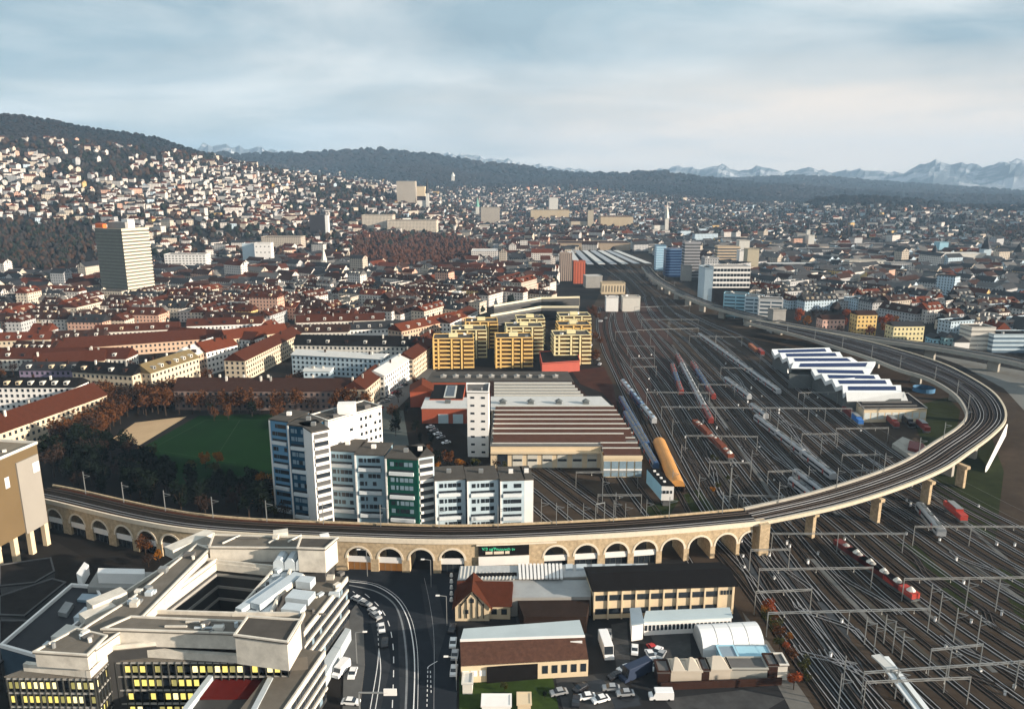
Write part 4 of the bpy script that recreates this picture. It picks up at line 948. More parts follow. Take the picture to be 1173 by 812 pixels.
# station hall roofs
t=thing('station_roof','long parallel platform roofs of the terminus station','station roof',(*G(700,292),0)); landmark('station platform roofs',700,292)
for k in range(7):
    u=lerp(664,744,k/6); a=G(u-1+lerp(0,0,0),lerp(303,302,k/6),8); b=G(lerp(652,705,k/6),287,8)
    ln=MB().beam((*a,8),(*b,8),9.5,.7); ln.build('platform_roof',mat('weathered_platform_roof',(.30,.32,.34),.6,.2,.1) if k%2 else RLIGHT,t)
pts,h=fbox(640,722,287,279,60); block(pts,h,'broad stone station hall with barrel roofs at the head of the platforms','station hall','station_hall',wm=mat('sandstone_hall',(.36,.28,.20),.85,.2,.2),rm=RBROWN2,group=None); landmark('station hall',680,281)
# left half
pts,h=fbox(279,293,305,280,14); block(pts,h,'grey-blue flank block of the pale office pair','office building',wm=BLW); pts,h=fbox(293,312,306,279,12); block(pts,h,'cream office tower right of its grey-blue neighbour','office tower','office_tower',wm=WH,win=(5,2,1.4),rows=4); landmark('cream office pair',296,292)
pts,h=fbox(190,237,312,292,18); block(pts,h,'white office with stepped bays and an arched window','office building',wm=WH,win=(4.5,2.8,1.2),clutter=3); landmark('stepped white office',213,303)
tw((356,374,284,247,16),'dark slab tower with a thin lit edge rising over the brown wood',wm=mat('dark_slab_facade',(.030,.025,.028),.6,.3,.3),lm='dark slab tower',rm=RBLACK); tw((374,377.5,284,247,10),'narrow cream strip added as the sunlit edge of the dark slab tower',wm=WH,rm=RFLAT)  # cream strip added beside the slab stands for its sunlit edge
def spire(u,vb,vt,w_,label,wm=WHD,sm=RDARK,name='church_tower',nave=True,lm=None,frac=.5):
    a=GT(u,vb); z0=terr(*a)
    h=Zat(u,vt,a[1])-z0; t=thing(name,label,'church',(a[0],a[1],z0)); b_=MB().box(a[0],a[1],z0-2,z0+h*frac,w_,w_); b_.build('tower',wm,t)
    m_=MB(); m_.cyl(a[0],a[1],z0+h*frac,z0+h,w_*.72,.02,4 if frac>.4 else 8); m_.build('spire',sm,t)
    if nave:
        pts=rect(a[0]-w_*1.9,a[1]+w_*.8,w_*3.2,w_*1.7,.1); MB().prism(pts,z0-2,z0+h*.28,top=False).build('nave',wm,t); gable(t,pts,z0+h*.28,h*.13,RBROWN2,.5)
    if lm: landmark(lm,u,(vb+vt)/2)
spire(490,240,203,9,'slender church spire on the slope right of the hospital block',lm='slender spire'); spire(372,312,284,6,'pale pointed bell tower below the dark slab tower',nave=True,sm=WHD); spire(763,268,232,9,'needle like pale church spire in the middle distance',sm=WHD,lm='needle spire')
spire(519,209,197,15,'broad pale church tower high on the wooded slope',lm='hill church',sm=WHD,nave=False,frac=.6); spire(547,248,226,12,'green capped church tower in the old town',sm=mat('copper_green',(.12,.28,.22),.7,.2,.4))
spire(1069,300,280,9,'pale church tower among the dark right hand roofs',lm='right church tower'); spire(1165,300,278,12,'grey church tower close to the right edge of the town',wm=GREYW); spire(925,272,254,8,'twin looking pale spire over the misty right quarter'); spire(1127,300,270,12,'blue-grey church tower with pointed roof on the right',wm=BLW,lm='blue-grey church tower')
spire(676,262,232,16,'stone church tower left of the dome',wm=mat('old_stone',(.42,.36,.27),.85,.2,.2),lm='old stone church',frac=.72)
def hillbox(u0,u1,vb,vt,depth,label,wm,rm=RFLAT,win=None,lm=None,**k):
    a=GT((u0+u1)/2,vb); z0=terr(*a)
    pts,h=fbox(u0,u1,vb,vt,depth,0,z0); t=block(pts,h,label,wm=wm,rm=rm,z=z0,win=win,zb=10,**k)
    if lm: landmark(lm,(u0+u1)/2,(vb+vt)/2)
hillbox(455,476,235,208,40,'large cream hospital high-rise at the foot of the second hill',FWALL[2],cat='hospital',name='hospital_tower',lm='hospital high-rise'); hillbox(476,487,235,214,30,'lower tan wing right of the hospital high-rise',CREAM,cat='hospital',name='hospital_wing')
hillbox(608,652,252,241,70,'long sandstone university building with a raised centre',mat('sandstone',(.48,.38,.25),.85,.15,.1),cat='university building',name='university_building',lm='university building'); hillbox(629,639,246,227,40,'pale square university tower rising over the long sandstone front',WHD,cat='university building',name='university_tower')
hillbox(551,572,258,238,40,'tan office high-rise left of the sandstone university',FWALL[2],lm='tan high-rise'); hillbox(688,725,262,249,60,'grand sandstone building with a low dome roof',mat('sandstone',(.48,.38,.25)),cat='university building',name='domed_building',rm=RBROWN)
hillbox(300,345,285,272,30,'tan institute block left of the dark slab tower',FWALL[2]); hillbox(415,450,262,247,40,'cream school building on the lower slope',FWALL[1]); hillbox(444,500,268,253,45,'long yellowish institute building in the valley centre',FWALL[1],lm='yellowish institute'); hillbox(540,570,300,288,40,'long white roofed institute right of the brown wood',FWALL[0],rm=RLIGHT)
hillbox(972,1014,309,299,16,'white apartment row with dark windows on the right plain',WHD,win=(5,2.4,1.6),rows=3,lm='white apartment row'); hillbox(1070,1128,303,291,22,'long cream institute with flat roof on the right plain',WHD,rm=RLIGHT,lm='long cream institute'); hillbox(925,985,296,287,40,'long dark roofed block on the right plain',FWALL[3],rm=RBLACK); hillbox(960,1050,288,281,40,'very long low brown roofed building on the right plain',FWALL[3],rm=RBROWN2); hillbox(1020,1060,312,302,20,'grey office row right of the white apartment row',FWALL[3]); hillbox(880,935,311,303,24,'dark glazed office with pale top line on the right plain',mat('dark_glazed_front',(.05,.06,.07),.5,.3,.2),rm=RLIGHT)
hillbox(1075,1085,292,278,18,'teal blue slim tower block on the right plain',LBL); hillbox(912,922,286,268,16,'light grey slim tower on the misty right plain',GREYW); hillbox(925,932,287,270,16,'pale slim tower twin on the misty right plain',WHD); hillbox(846,858,292,276,18,'cream tower rising left of the plain beige tower',WHD)
# ------------------------------------------------------------------ foreground: courtyard office complex
t=thing('office_complex','large foreground office complex with pale roof terraces around a deep courtyard and lit windows','office complex',(-70,165,0)); landmark('courtyard office complex',230,700)
OW=mat('office_pale_cladding',(.58,.54,.47),.8,.45,.35); OR=mat('office_gravel_roof',(.14,.125,.105),.95,.35,.3); OM=mat('roof_plant_metal',(.45,.50,.53),.5,.2,.4); OFD=mat('office_dark_glazing',(.045,.045,.045),.5,.3,.3)
zo=20.0; zl=16.0
OUT=[(-100,143),(-49.5,152),(-50,190.5),(-91,192)]
INN=[G(170,703,zo),G(268,706,zo),G(316,652,zo),G(247,645,zo)]
# four wings round the courtyard
def wing(pts,z0,z1,m,name='wing',rm=OR,par=.9,pm=None):
    w_=MB().prism(pts,z0,z1,top=False).build(name+'_wall',m,t); g=grow(pts,.3); r=MB().prism(g,z1,z1+.25,bot=True).build(name+'_roof',rm,t)
    i=ccw(grow(pts,-.25)); g=ccw(g); mb=MB()
    for k in range(len(g)): mb.prism([g[k],g[(k+1)%len(g)],i[(k+1)%len(g)],i[k]],z1+.25,z1+.25+par)
    mb.build('parapet',pm or OW,r); return w_,r
iSW,iSE,iNE,iNW=INN
oSW,oSE,oNE,oNW=OUT
wing([iNW,iNE,(oNE[0],iNE[1]),oNE,oNW,(oNW[0],iNW[1]+1)],-1,zo,OFD,'north_wing')
wing([iSE,iNE,(oNE[0]-9,iNE[1]),(oSE[0]-8,iSE[1])],-1,zo-.3,OFD,'east_wing',OM)
wing([oSW,oSE,(oSE[0],iSE[1]),iSE,iSW,(oSW[0]+1,iSW[1])],-1,zo,OFD,'south_wing')
wing([(oSW[0]+1,iSW[1]),iSW,iNW,(oNW[0],iNW[1]+1)],-1,zo+.2,OFD,'west_wing')
# courtyard floor, window bands and pale ring
MB().prism(ccw([iSW,iSE,iNE,iNW]),.1,.4).build('courtyard_floor',DARKC,t)
for p,q in ((iSW,iSE),(iSE,iNE),(iNE,iNW),(iNW,iSW)):
    l=hypot(q[0]-p[0],q[1]-p[1]); dx,dy=(q[0]-p[0])/l,(q[1]-p[1])/l; nx,ny=-dy,dx
    for z in (zo-3.6,zo-7.2,zo-10.8):
        mb=MB(); mb.prism([p,q,(q[0]+nx*.3,q[1]+ny*.3),(p[0]+nx*.3,p[1]+ny*.3)],z,z+.7,bot=True); mb.build('courtyard_band',GREYW,t)
    mb=MB(); mb.prism([p,q,(q[0]+nx*.5,q[1]+ny*.5),(p[0]+nx*.5,p[1]+ny*.5)],zo-1.8,zo+.3,bot=True); mb.build('courtyard_fascia',OW,t)
# raised penthouse walls
def pent(pts,z1,name,m=OW,rm=OR,z0=None,par=.35,world=False):
    pts=pts if world else [G(u,v,z1) for u,v in pts]
    w_=MB().prism(pts,z0 if z0 is not None else zo,z1,top=False).build(name,m,t); r=MB().prism(grow(pts,.25),z1,z1+.3,bot=True).build(name+'_roof',rm,t)
    if par:
        g=ccw(grow(pts,.25)); i=ccw(grow(pts,-.2)); mb=MB()
        for k in range(len(g)): mb.prism([g[k],g[(k+1)%len(g)],i[(k+1)%len(g)],i[k]],z1+.3,z1+.3+par)
        mb.build('parapet',OW,r)
    return r
pent([(240,628),(343,629),(385,618),(245,614)],zo+4,'north_penthouse')
pent([(341,629),(372,630),(386,618),(345,617)],zo+6.5,'corner_penthouse',rm=RFLAT)
pent([(60,746),(110,745),(165,706),(240,630),(226,625),(150,688),(105,716)],zo+2.8,'west_penthouse')
pent([(118,722),(330,729),(330,716),(150,708)],zo+3.6,'south_penthouse')
pent([(269,729),(329,737),(344,712),(284,708)],zo+6.5,'south_corner_penthouse',rm=RFLAT)
pent([(40,748),(100,752),(122,730),(88,722)],zo+3.2,'west_corner_penthouse')
# pale plant boxes and ducts on the roofs
for u0,v0,lx,ly,h_,a_,m_,nm in [(218,621,13,4,2.6,.98,OW,'plant_room'),(150,634,0,0,0,0,None,None),(123,688,8,3.6,3.0,.9,OW,'plant_room'),(112,700,7,3.5,2.2,.9,OW,'plant_room'),(335,641,9,5.5,3.2,-.03,OM,'vaulted_skylight'),(318,672,3,16,1.6,-.42,OM,'duct'),(300,676,2,16,1.2,-.42,OM,'duct'),(330,665,2.4,10,1.1,-.42,OW,'duct'),(344,680,6,4,1.6,-.2,OM,'plant_unit'),(350,664,4,3,2.0,-.2,OM,'plant_unit'),(336,693,5,3,1.4,-.2,OM,'plant_unit'),(300,622,8,1.6,1.2,0,OM,'duct'),(322,617,4,2.5,1.4,.3,OW,'plant_unit'),(190,722,5,2,1,.1,OM,'plant_unit'),(372,620,2.5,1.5,1.2,.4,WH,'plant_unit'),(326,716,3,2,1.6,.1,METAL,'plant_unit'),(200,610,0,0,0,0,None,None)]:
    if not m_: continue
    x,y=G(u0,v0,zo+2); mb=MB()
    zb=zo+.3 if v0>620 else zo+3
    if nm=='vaulted_skylight':
        for j in range(3):
            cx_=x-3+3*j; R=[[(cx_-1.45,y-2.7,zb),(cx_-1.3,y-2.7,zb+2.4),(cx_-.6,y-2.7,zb+3.2),(cx_+.6,y-2.7,zb+3.2),(cx_+1.3,y-2.7,zb+2.4),(cx_+1.45,y-2.7,zb)]]; R.append([(a,b+5.4,c) for a,b,c in R[0]]); mb.loft(R)
    else: mb.box(x,y,zb,zb+h_,lx,ly,a_)
    mb.build(nm,m_,t)
rq=random.Random(3)
for poly_,zz_,n_ in (([(345,735),(398,665),(385,650),(335,720)],zl,9),([(150,700),(230,634),(222,628),(120,706)],zo+3.1,12),([(130,716),(320,724),(322,716),(150,710)],zo+3.9,10),([(250,620),(340,621),(342,617),(250,616)],zo+4.3,5),([(50,745),(96,748),(112,730),(90,726)],zo+3.5,5),([(285,700),(330,650),(322,650),(275,700)],zo,9)):
    us=[p[0] for p in poly_]; vs_=[p[1] for p in poly_]; k=0
    while k<n_:
        u,v=rq.uniform(min(us),max(us)),rq.uniform(min(vs_),max(vs_))
        if not inpoly(u,v,poly_): continue
        x,y=G(u,v,zz_); k+=1; q=MB(); kind_=rq.choice(['roof_vent','air_handler','skylight','pipe_run'])
        if kind_=='roof_vent': q.cyl(x,y,zz_,zz_+rq.uniform(.6,1.3),.45,.45,8); q.cyl(x,y,zz_+1.3,zz_+1.5,.7,.2,8) if 0 else None
        elif kind_=='pipe_run': q.box(x,y,zz_+.1,zz_+.5,rq.uniform(3,6),.35,rq.choice([0,1.0]))
        else: q.box(x,y,zz_,zz_+rq.uniform(.5,1.3),rq.uniform(1.2,2.8),rq.uniform(.9,1.8),rq.choice([0,1.0]))
        q.build(kind_,rq.choice([OM,WHD,METAL,RGREY,OW]),t)
# south-west front: dark curtain wall with lit windows, pale fascia above
rq0=random.Random(2); FRAME=mat('dark_frame',(.03,.032,.03),.6,.2,.5)
def curtain(p,q,z0,z1,cols,rows,litp,wtop=True,name='lit_front'):
    l=hypot(q[0]-p[0],q[1]-p[1]); dx,dy=(q[0]-p[0])/l,(q[1]-p[1])/l; nx,ny=dy,-dx; a=atan2(dy,dx)
    w_=MB().prism([p,q,(q[0]-nx*.8,q[1]-ny*.8),(p[0]-nx*.8,p[1]-ny*.8)],z0,z1).build(name,OFD,t)
    for r in range(rows):
        z=lerp(z0,z1,(r+.5)/rows)
        mb=MB(); mb.prism([p,q,(q[0]+nx*.35,q[1]+ny*.35),(p[0]+nx*.35,p[1]+ny*.35)],lerp(z0,z1,(r+1)/rows)-.45,lerp(z0,z1,(r+1)/rows)-.1,bot=True); mb.build('floor_band',GREYW,w_)
        for c in range(cols):
            f=(c+.5)/cols; lit=random.random()<litp
            window(w_,t,p[0]+dx*l*f+nx*.04,p[1]+dy*l*f+ny*.04,z-.25,a,l/cols*.66,1.5,rq0.choice([LIT,LIT,LIT2,LIT3]) if lit else GLASS)
    mb=MB()
    for c in range(cols+1): mb.box(p[0]+dx*l*c/cols+nx*.25,p[1]+dy*l*c/cols+ny*.25,z0,z1,.16,.5,a)
    mb.build('mullion',FRAME,w_)
# front block (lower left) and recessed front beyond
zf_=17.0; A=G(8,775,zf_); B=G(108,776,zf_); Cq=G(124,757,zf_); Dq=G(330,757,zf_)
pts=[A,B,Cq,Dq,(oSE[0]-3,oSE[1]),oSW]
MB().prism([A,B,Cq,(oSW[0]+22,oSW[1]+8),(oSW[0],oSW[1]+5)],-1,zf_,top=False).build('front_block',OFD,t); MB().prism(grow([A,B,Cq,(oSW[0]+22,oSW[1]+8),(oSW[0],oSW[1]+5)],.2),zf_,zf_+.3,bot=True).build('front_block_roof',OR,t)
MB().prism([Cq,Dq,(Dq[0],Dq[1]+8),(Cq[0],Cq[1]+10)],-1,zf_,top=False).build('front_block',OFD,t)
MB().prism(grow([Cq,Dq,(Dq[0],Dq[1]+8),(Cq[0],Cq[1]+10)],.2),zf_,zf_+.3,bot=True).build('front_block_roof',OR,t)
curtain(A,B,3.2,zf_,14,4,.9); curtain(B,Cq,3.2,zf_,5,4,.6); curtain(Cq,Dq,3.2,zf_,24,4,.62)
for p,q in ((G(26,760,zf_+2.2),G(103,768,zf_+2.2)),(G(103,768,zf_+2.2),G(130,742,zf_+2.2)),(G(130,742,zf_+2.2),G(306,753,zf_+2.2))):
    l=hypot(q[0]-p[0],q[1]-p[1]); nx,ny=(q[1]-p[1])/l,-(q[0]-p[0])/l; MB().prism([p,q,(q[0]-nx*1.0,q[1]-ny*1.0),(p[0]-nx*1.0,p[1]-ny*1.0)],zf_+.4,zf_+2.2,bot=True).build('terrace_fascia',OW,t)
# east facade with raking pale bands
def bands(p,q,z0,z1,n,cols):
    l=hypot(q[0]-p[0],q[1]-p[1]); dx,dy=(q[0]-p[0])/l,(q[1]-p[1])/l; nx,ny=dy,-dx; a=atan2(dy,dx)
    w_=MB().prism([p,q,(q[0]-nx*9,q[1]-ny*9),(p[0]-nx*9,p[1]-ny*9)],-1,z1,top=False).build('street_front',OFD,t); MB().prism([p,q,(q[0]-nx*9,q[1]-ny*9),(p[0]-nx*9,p[1]-ny*9)],z1,z1+.3).build('street_front_roof',OR,t)
    for k in range(n):
        z=lerp(z0,z1,(k+1)/n); mb=MB(); mb.prism([p,q,(q[0]+nx*.45,q[1]+ny*.45),(p[0]+nx*.45,p[1]+ny*.45)],z-.75,z+(.6 if k==n-1 else -.1),bot=True); mb.build('spandrel',OW,w_)
        for c in range(cols):
            f=(c+.5)/cols; window(w_,t,p[0]+dx*l*f+nx*.05,p[1]+dy*l*f+ny*.05,z-2.1,a,l/cols*.7,1.4,GLASSB if random.random()<.12 else GLASS)
bands(G(346,726,16),G(397,662,16),3.5,16,4,18); bands(G(300,850,13),G(371,747,13),1,13,4,14)
x,y=G(401,722,4); MB().prism([G(372,776,3),G(402,722,3),G(396,720,3),G(362,770,3)],0,3.4).build('street_canopy',OM,t)
MB().prism([G(226,800,12.5),G(286,800,12.5),G(302,775,12.5),G(252,770,12.5)],-1,12.5).build('red_roof_bay',mat('oxblood_roof',(.09,.010,.008),.85,.3,.3),t)
MB().prism([G(205,830,12.7),G(318,830,12.7),G(335,770,12.7),G(240,762,12.7)],-1,12.3).build('low_bay',OFD,t)
for p,q in ((G(200,830,13),G(250,765,13)),(G(283,830,13),G(310,778,13))): MB().beam((*p,12.8),(*q,12.8),1.2,1.6).build('roof_rail',OM,t)
MB().prism([G(275,758,16.5),G(352,752,16.5),G(344,742,16.5),G(280,748,16.5)],11,16.5).build('link_roof',OR,t)
# lower left annexe with blue glazing
t=thing('office_annexe','dark annexe with bluish glazing and pale roof edges left of the courtyard complex','office building',(*G(90,690,10),0))
pts=[G(0,740,12),G(42,752,12),G(120,690,12),G(110,672,12),G(82,670,12)]; w_=MB().prism(pts,-1,11.4,top=False).build('wall',mat('blue_grey_glazing',(.05,.08,.11),.3,.3,.3),t); r=MB().prism(pts,11.4,11.7).build('roof',mat('dark_felt_roof',(.016,.018,.022),.7,.4,.3),t)
pg=ccw(grow(pts,.1)); pi_=ccw(grow(pts,-.5))
for k in range(len(pg)): MB().prism([pg[k],pg[(k+1)%len(pg)],pi_[(k+1)%len(pi_)],pi_[k]],11.7,12.6).build('parapet',WH,r)
for pl,hh_,m_ in (([(58,728),(84,732),(100,718),(76,714)],2.2,WHD),([(48,738),(66,741),(72,736),(54,733)],1.4,OM),([(84,706),(100,708),(112,696),(97,694)],1.6,OM),([(66,700),(76,702),(84,690),(75,688)],1.0,METAL),([(88,686),(110,688),(114,680),(94,679)],.5,GLASSB)): MB().prism([G(u,v,12+hh_) for u,v in pl],11.7,11.9+hh_).build('roof_unit',m_,r)
pts=[G(112,655,14),G(172,657,14),G(168,643,14),G(118,644,14)]; pts2=pts; MB().prism([G(100,672,13.5),G(160,674,13.5),G(176,655,13.5),G(112,653,13.5)],-1,13.5).build('wall',GREYW,t); MB().prism([G(112,660,15.5),G(166,661,15.5),G(166,655,15.5),G(113,654,15.5)],13.5,16.5).build('plant_room',WH,t); MB().prism([G(88,660,14),G(94,664,14),G(102,650,14),G(97,647,14)],12,15).build('plant_room',WH,t)
# low dark sheds left
for i,(pp,z,lab) in enumerate([([(0,672),(40,668),(62,655),(58,640),(0,648)],6,'low dark flat roofed shed below the beige tower'),([(0,705),(28,706),(75,668),(60,664),(0,684)],7,'dark shed with pale roof edge at the left margin'),([(0,760),(30,735),(36,712),(0,712)],8,'dark low roof beside the annexe at the left margin')]):
    pts=[G(u,v,z) for u,v in pp]; block(pts,z,lab,'shed','flat_shed',DARKC,mat('dark_felt',(.022,.02,.019),.9,.4,.4),parap=.3)
# beige tower on legs at the left edge
t=thing('silo_tower','tall beige concrete tower on legs at the left margin with a paler panel','tower',(-168,226,0)); landmark('beige tower on legs',25,570)
zt=36; a=G(42,509,zt); b=G(0,527,zt); d_=(a[0]-b[0],a[1]-b[1]); l=hypot(*d_); ux,uy=d_[0]/l,d_[1]/l
p0=(a[0]-ux*32,a[1]-uy*32); pts=[p0,a,(a[0]-uy*16,a[1]+ux*16),(p0[0]-uy*16,p0[1]+ux*16)]
BEI=mat('beige_tower_concrete',(.135,.095,.05),.9,.12,.15); w_=MB().prism(pts,9,zt,bot=True,top=False).build('shaft',BEI,t)
r=flatroof(t,pts,zt,mat('tan_gravel',(.20,.17,.13),.95,.3,.4),.8,WHD,clutter=3); nx,ny=uy,-ux
q0=(a[0]-ux*.6,a[1]-uy*.6); q1=(a[0]-ux*9.5,a[1]-uy*9.5); MB().prism([q1,q0,(q0[0]+nx*.5,q0[1]+ny*.5),(q1[0]+nx*.5,q1[1]+ny*.5)],8.4,zt-3,bot=True).build('pale_panel',mat('pale_grey_panel',(.27,.25,.22),.9,.1,.15),t)
window(t,t,a[0]-ux*2.2+nx*.6,a[1]-uy*2.2+ny*.6,zt-7,atan2(uy,ux),2.6,3.4,PAINT); window(t,t,a[0]-ux*13.5+nx*.1,a[1]-uy*13.5+ny*.1,zt-8,atan2(uy,ux),1.6,3.6,PAINT)
for k,f in enumerate((.8,7,13.5,20,26)): 
    for s_ in (1,14.5): MB().box(a[0]-ux*f-uy*s_,a[1]-uy*f+ux*s_,0,9,1.6,1.6,atan2(uy,ux)).build('leg',CREAM,t)
# ------------------------------------------------------------------ foreground works yard, middle
WT=mat('white_tin_roof',(.40,.41,.41),.6,.3,.9); BLR=mat('blue_grey_tin_roof',(.22,.28,.33),.5,.25,.15)
t=thing('market_hall','long low hall of pale ribbed roofs and skylights right in front of the viaduct arches','market hall',(*G(630,655),0)); landmark('pale ribbed market hall',620,655)
z=6.5; pts=[G(524,664,z),G(742,658,z),G(742,645,z),G(527,648,z)]; MB().prism(pts,-1,z-.2,top=False).build('wall',GREYW,t); r=MB().prism(pts,z-.2,z,bot=False).build('roof',WT,t)
MB().prism([G(543,660.5,z),G(592,659.5,z),G(592,656,z),G(545,657,z)],z,z+.25).build('skylight',RBLACK,r)
for k in range(12):
    u=595+k*4.3; MB().beam((*G(u+1,662,z+.6),z+.5),(*G(u,645.5,z+.6),z+.5),.75,.5).build('roof_rib',WH,r)
for k in range(16): MB().beam((*G(527+k*4.1,663.5,z+.15),z+.08),(*G(529+k*4.1,(655 if 4<k<16 else 648),z+.15),z+.08),.35,.2).build('roof_rib',WHD,r)
for u0,u1 in ((648,656),(660,672),(678,690),(693,705),(710,724),(728,738)): MB().prism([G(u0,653,z),G(u1,652.6,z),G(u1,647,z),G(u0,647.4,z)],z,z+.5).build('skylight',OM,r)
z=6; pts=[G(528,683,z),G(677,683,z),G(677,664,z),G(526,665,z)]; w_=MB().prism([G(586,684,z),G(677,683,z),G(676,664,z),G(526,665,z),(G(526,665,z)[0],G(560,678,z)[1])],-1,z-.25,top=False).build('side_hall_wall',GREYW,t)
MB().prism([G(586,684,z),G(677,683,z),G(676,664,z),G(526,665,z),G(527,678,z)],z-.25,z).build('side_hall_roof',mat('ribbed_tin',(.30,.31,.31),.5,.3,.3,),t)
MB().prism([G(600,706,5),G(672,706,5),G(676,684,5),G(592,685,5)],-1,5).build('lean_to',mat('dark_rust_felt',(.028,.018,.014),.9,.5,.3),t)
t=thing('timbered_house','small half-timbered house with a steep brown roof at the street','house',(*G(553,700),0)); landmark('half-timbered house',553,690)
p=G(524,708); e=G(583,706); pts=[p,(p[0]+15,p[1]-.5),(p[0]+15.5,p[1]+9),(p[0]+.5,p[1]+9)]
w_=MB().prism(pts,-1,4.2,top=False).build('wall',CREAM,t); gable(t,pts,4.2,5,RBROWN)
g2=rect(p[0]+4.3,p[1]+2.2,9.6,7,0); MB().prism(g2,-1,4.6,top=False).build('gable_bay',CREAM,t)
q=MB(); ya=p[1]-1.35; q.poly([(p[0]-.7,ya,4.4),(p[0]+9.3,ya,4.4),(p[0]+4.3,ya,9.3)]); q.build('gable_wall',CREAM,t); q=MB(); cx_=p[0]+4.3
for s_ in (-1,1): q.poly([(cx_+s_*5.7,ya-.5,3.7),(cx_,ya-.5,9.7),(cx_,ya+10,9.7),(cx_+s_*5.7,ya+10,3.7)][::s_])
q.build('cross_roof',RBROWN,t)
for k in range(5): q=MB(); q.beam((cx_-3.2+1.6*k,ya-.08,1),(cx_-3.2+1.6*k,ya-.08,5.5 if k in (0,4) else 7.5),.22); q.build('timber_post',RBLACK,t)
for s_ in (-1,1): MB().beam((cx_+s_*3.2,ya-.1,4.8),(cx_+s_*.3,ya-.1,8.8),.22).build('timber_brace',RBLACK,t)
winwall(w_,t,(p[0]+9,p[1]-.3),(p[0]+14.7,p[1]-.5),1,3.8,2,1,1.6,1.7); window(w_,t,cx_,ya-.1,6.4,0,1.1,1.2,GLASS); window(w_,t,cx_-1.5,ya-.1,3,0,1.0,1.2,GLASS)
# long house: pale tin half, brown tiled half
t=thing('long_workshop_house','long two-tone workshop with pale tin roof behind and patched brown tiles in front','workshop',(*G(600,745),0)); landmark('two-tone workshop',600,745)
z1,z2=8.5,5.0; zr=8.0
F0,F1=G(528,762,z2),G(674,754,z2); R0,R1=G(527,734,zr),G(670,729,zr); T0,T1=G(531,720,z1),G(664,710,z1)
fp=ccw([F0,F1,T1,T0]); w_=MB().prism(fp,-1,z2-.1,top=False).build('wall',CREAM,t)
MT=mat('patched_brown_tiles',(.075,.038,.027),.9,.6,.9); q=MB(); q.poly([(*F0,z2),(*F1,z2),(*R1,zr),(*R0,zr)]); q.poly([(*F0,z2-.3),(*F1,z2-.3),(*F1,z2),(*F0,z2)]); q.build('tiled_roof',MT,t)
q=MB(); q.poly([(*R0,zr+.1),(*R1,zr+.1),(*T1,z1+.1),(*T0,z1+.1)]); q.build('tin_roof',mat('pale_tin_roof',(.36,.42,.44),.5,.15,.12),t)
q=MB(); q.poly([(*F1,z2),(*F1,0),(*T1,0),(*T1,z1),(*R1,zr)]); q.poly([(*F0,0),(*F0,z2),(*R0,zr),(*T0,z1),(*T0,0)]); q.build('gable_end',CREAM,t); MB().beam((*R0,zr+.2),(*R1,zr+.2),.6,.4).build('ridge_gutter',WH,t)
x,y=G(660,735,6.9); MB().prism(rect(x,y,3,1.6,-.05),6.3,7.5).build('roof_window',WH,t)
winwall(w_,t,(lerp(F0[0],F1[0],.62),lerp(F0[1],F1[1],.62)),F1,.6,4.6,5,1,1.4,2.2); winwall(w_,t,F0,(lerp(F0[0],F1[0],.2),lerp(F0[1],F1[1],.2)),.6,4.6,3,1,1.6,1.6,PAINT)
MB().prism([(lerp(F0[0],F1[0],.2),F0[1]-.1),(lerp(F0[0],F1[0],.6),lerp(F0[1],F1[1],.6)-.1),(lerp(F0[0],F1[0],.6),lerp(F0[1],F1[1],.6)+.4),(lerp(F0[0],F1[0],.2),F0[1]+.3)],0,4.4).build('dark_shopfront',RBLACK,t)
# black roofed two storey factory
t=thing('factory_building','two storey cream factory with black roof and long window bands','factory',(*G(760,680),0)); landmark('black roofed factory',760,675)
zf=9; A=G(681,676,zf); B=G(842,670,zf); l=hypot(B[0]-A[0],B[1]-A[1]); a_=atan2(B[1]-A[1],B[0]-A[0]); Cb=G(812,646,zf+1.5); D_=G(675,655,zf+1.5)
pts=ccw([A,B,(B[0]-1,B[1]+12.5),(A[0]-1,A[1]+12.5)]); w_=MB().prism(pts,-1,zf,top=False).build('wall',CREAM,t); gable(t,pts,zf,1.8,RBLACK,.8)
for zc in (2.4,6.6): 
    for k in range(9):
        f=(k+.5)/10.2; x,y=lerp(A[0],B[0],f),lerp(A[1],B[1],f); window(w_,t,x,y-.1,zc,a_,l/10.2*.86,1.7,GLASS,'window_band')
for k in range(11): x,y=lerp(A[0],B[0],k/10.2 if k<10 else .985),lerp(A[1],B[1],k/10.2 if k<10 else .985); MB().box(x,y-.25,0,zf-.1,.45,.5,a_).build('wall_pier',CREAM,t)
for k in range(5): x,y=lerp(A[0],B[0],.885+k*.022),lerp(A[1],B[1],.885+k*.022); window(w_,t,x,y-.12,6.9,a_,.55,1.3,GLASS)
t=thing('site_office','long low white pavilion with ice blue roof and white framed windows','pavilion',(*G(780,706),0)); z=4.2
A=G(738,712,z); B=G(838,707,z); T1=G(835,695,z+.6); T0=G(741,699,z+.6)
w_=MB().prism([A,B,T1,T0],-1,z,top=False).build('wall',WH,t); MB().prism(grow([A,B,T1,T0],.3),z,z+.35,bot=True).build('roof',mat('ice_blue_roof',(.42,.50,.53),.5,.1,.2),t)
winwall(w_,t,A,B,1,3.6,22,1,.7,1.6); 
pts=[G(724,716,4.8),G(737,714,4.8),G(733,697,4.8),G(722,698,4.8)]; MB().prism(pts,-1,4.8,top=False).build('entrance_bay',WH,t); MB().prism(grow(pts,.2),4.8,5.2,bot=True).build('bay_roof',BLR,t)
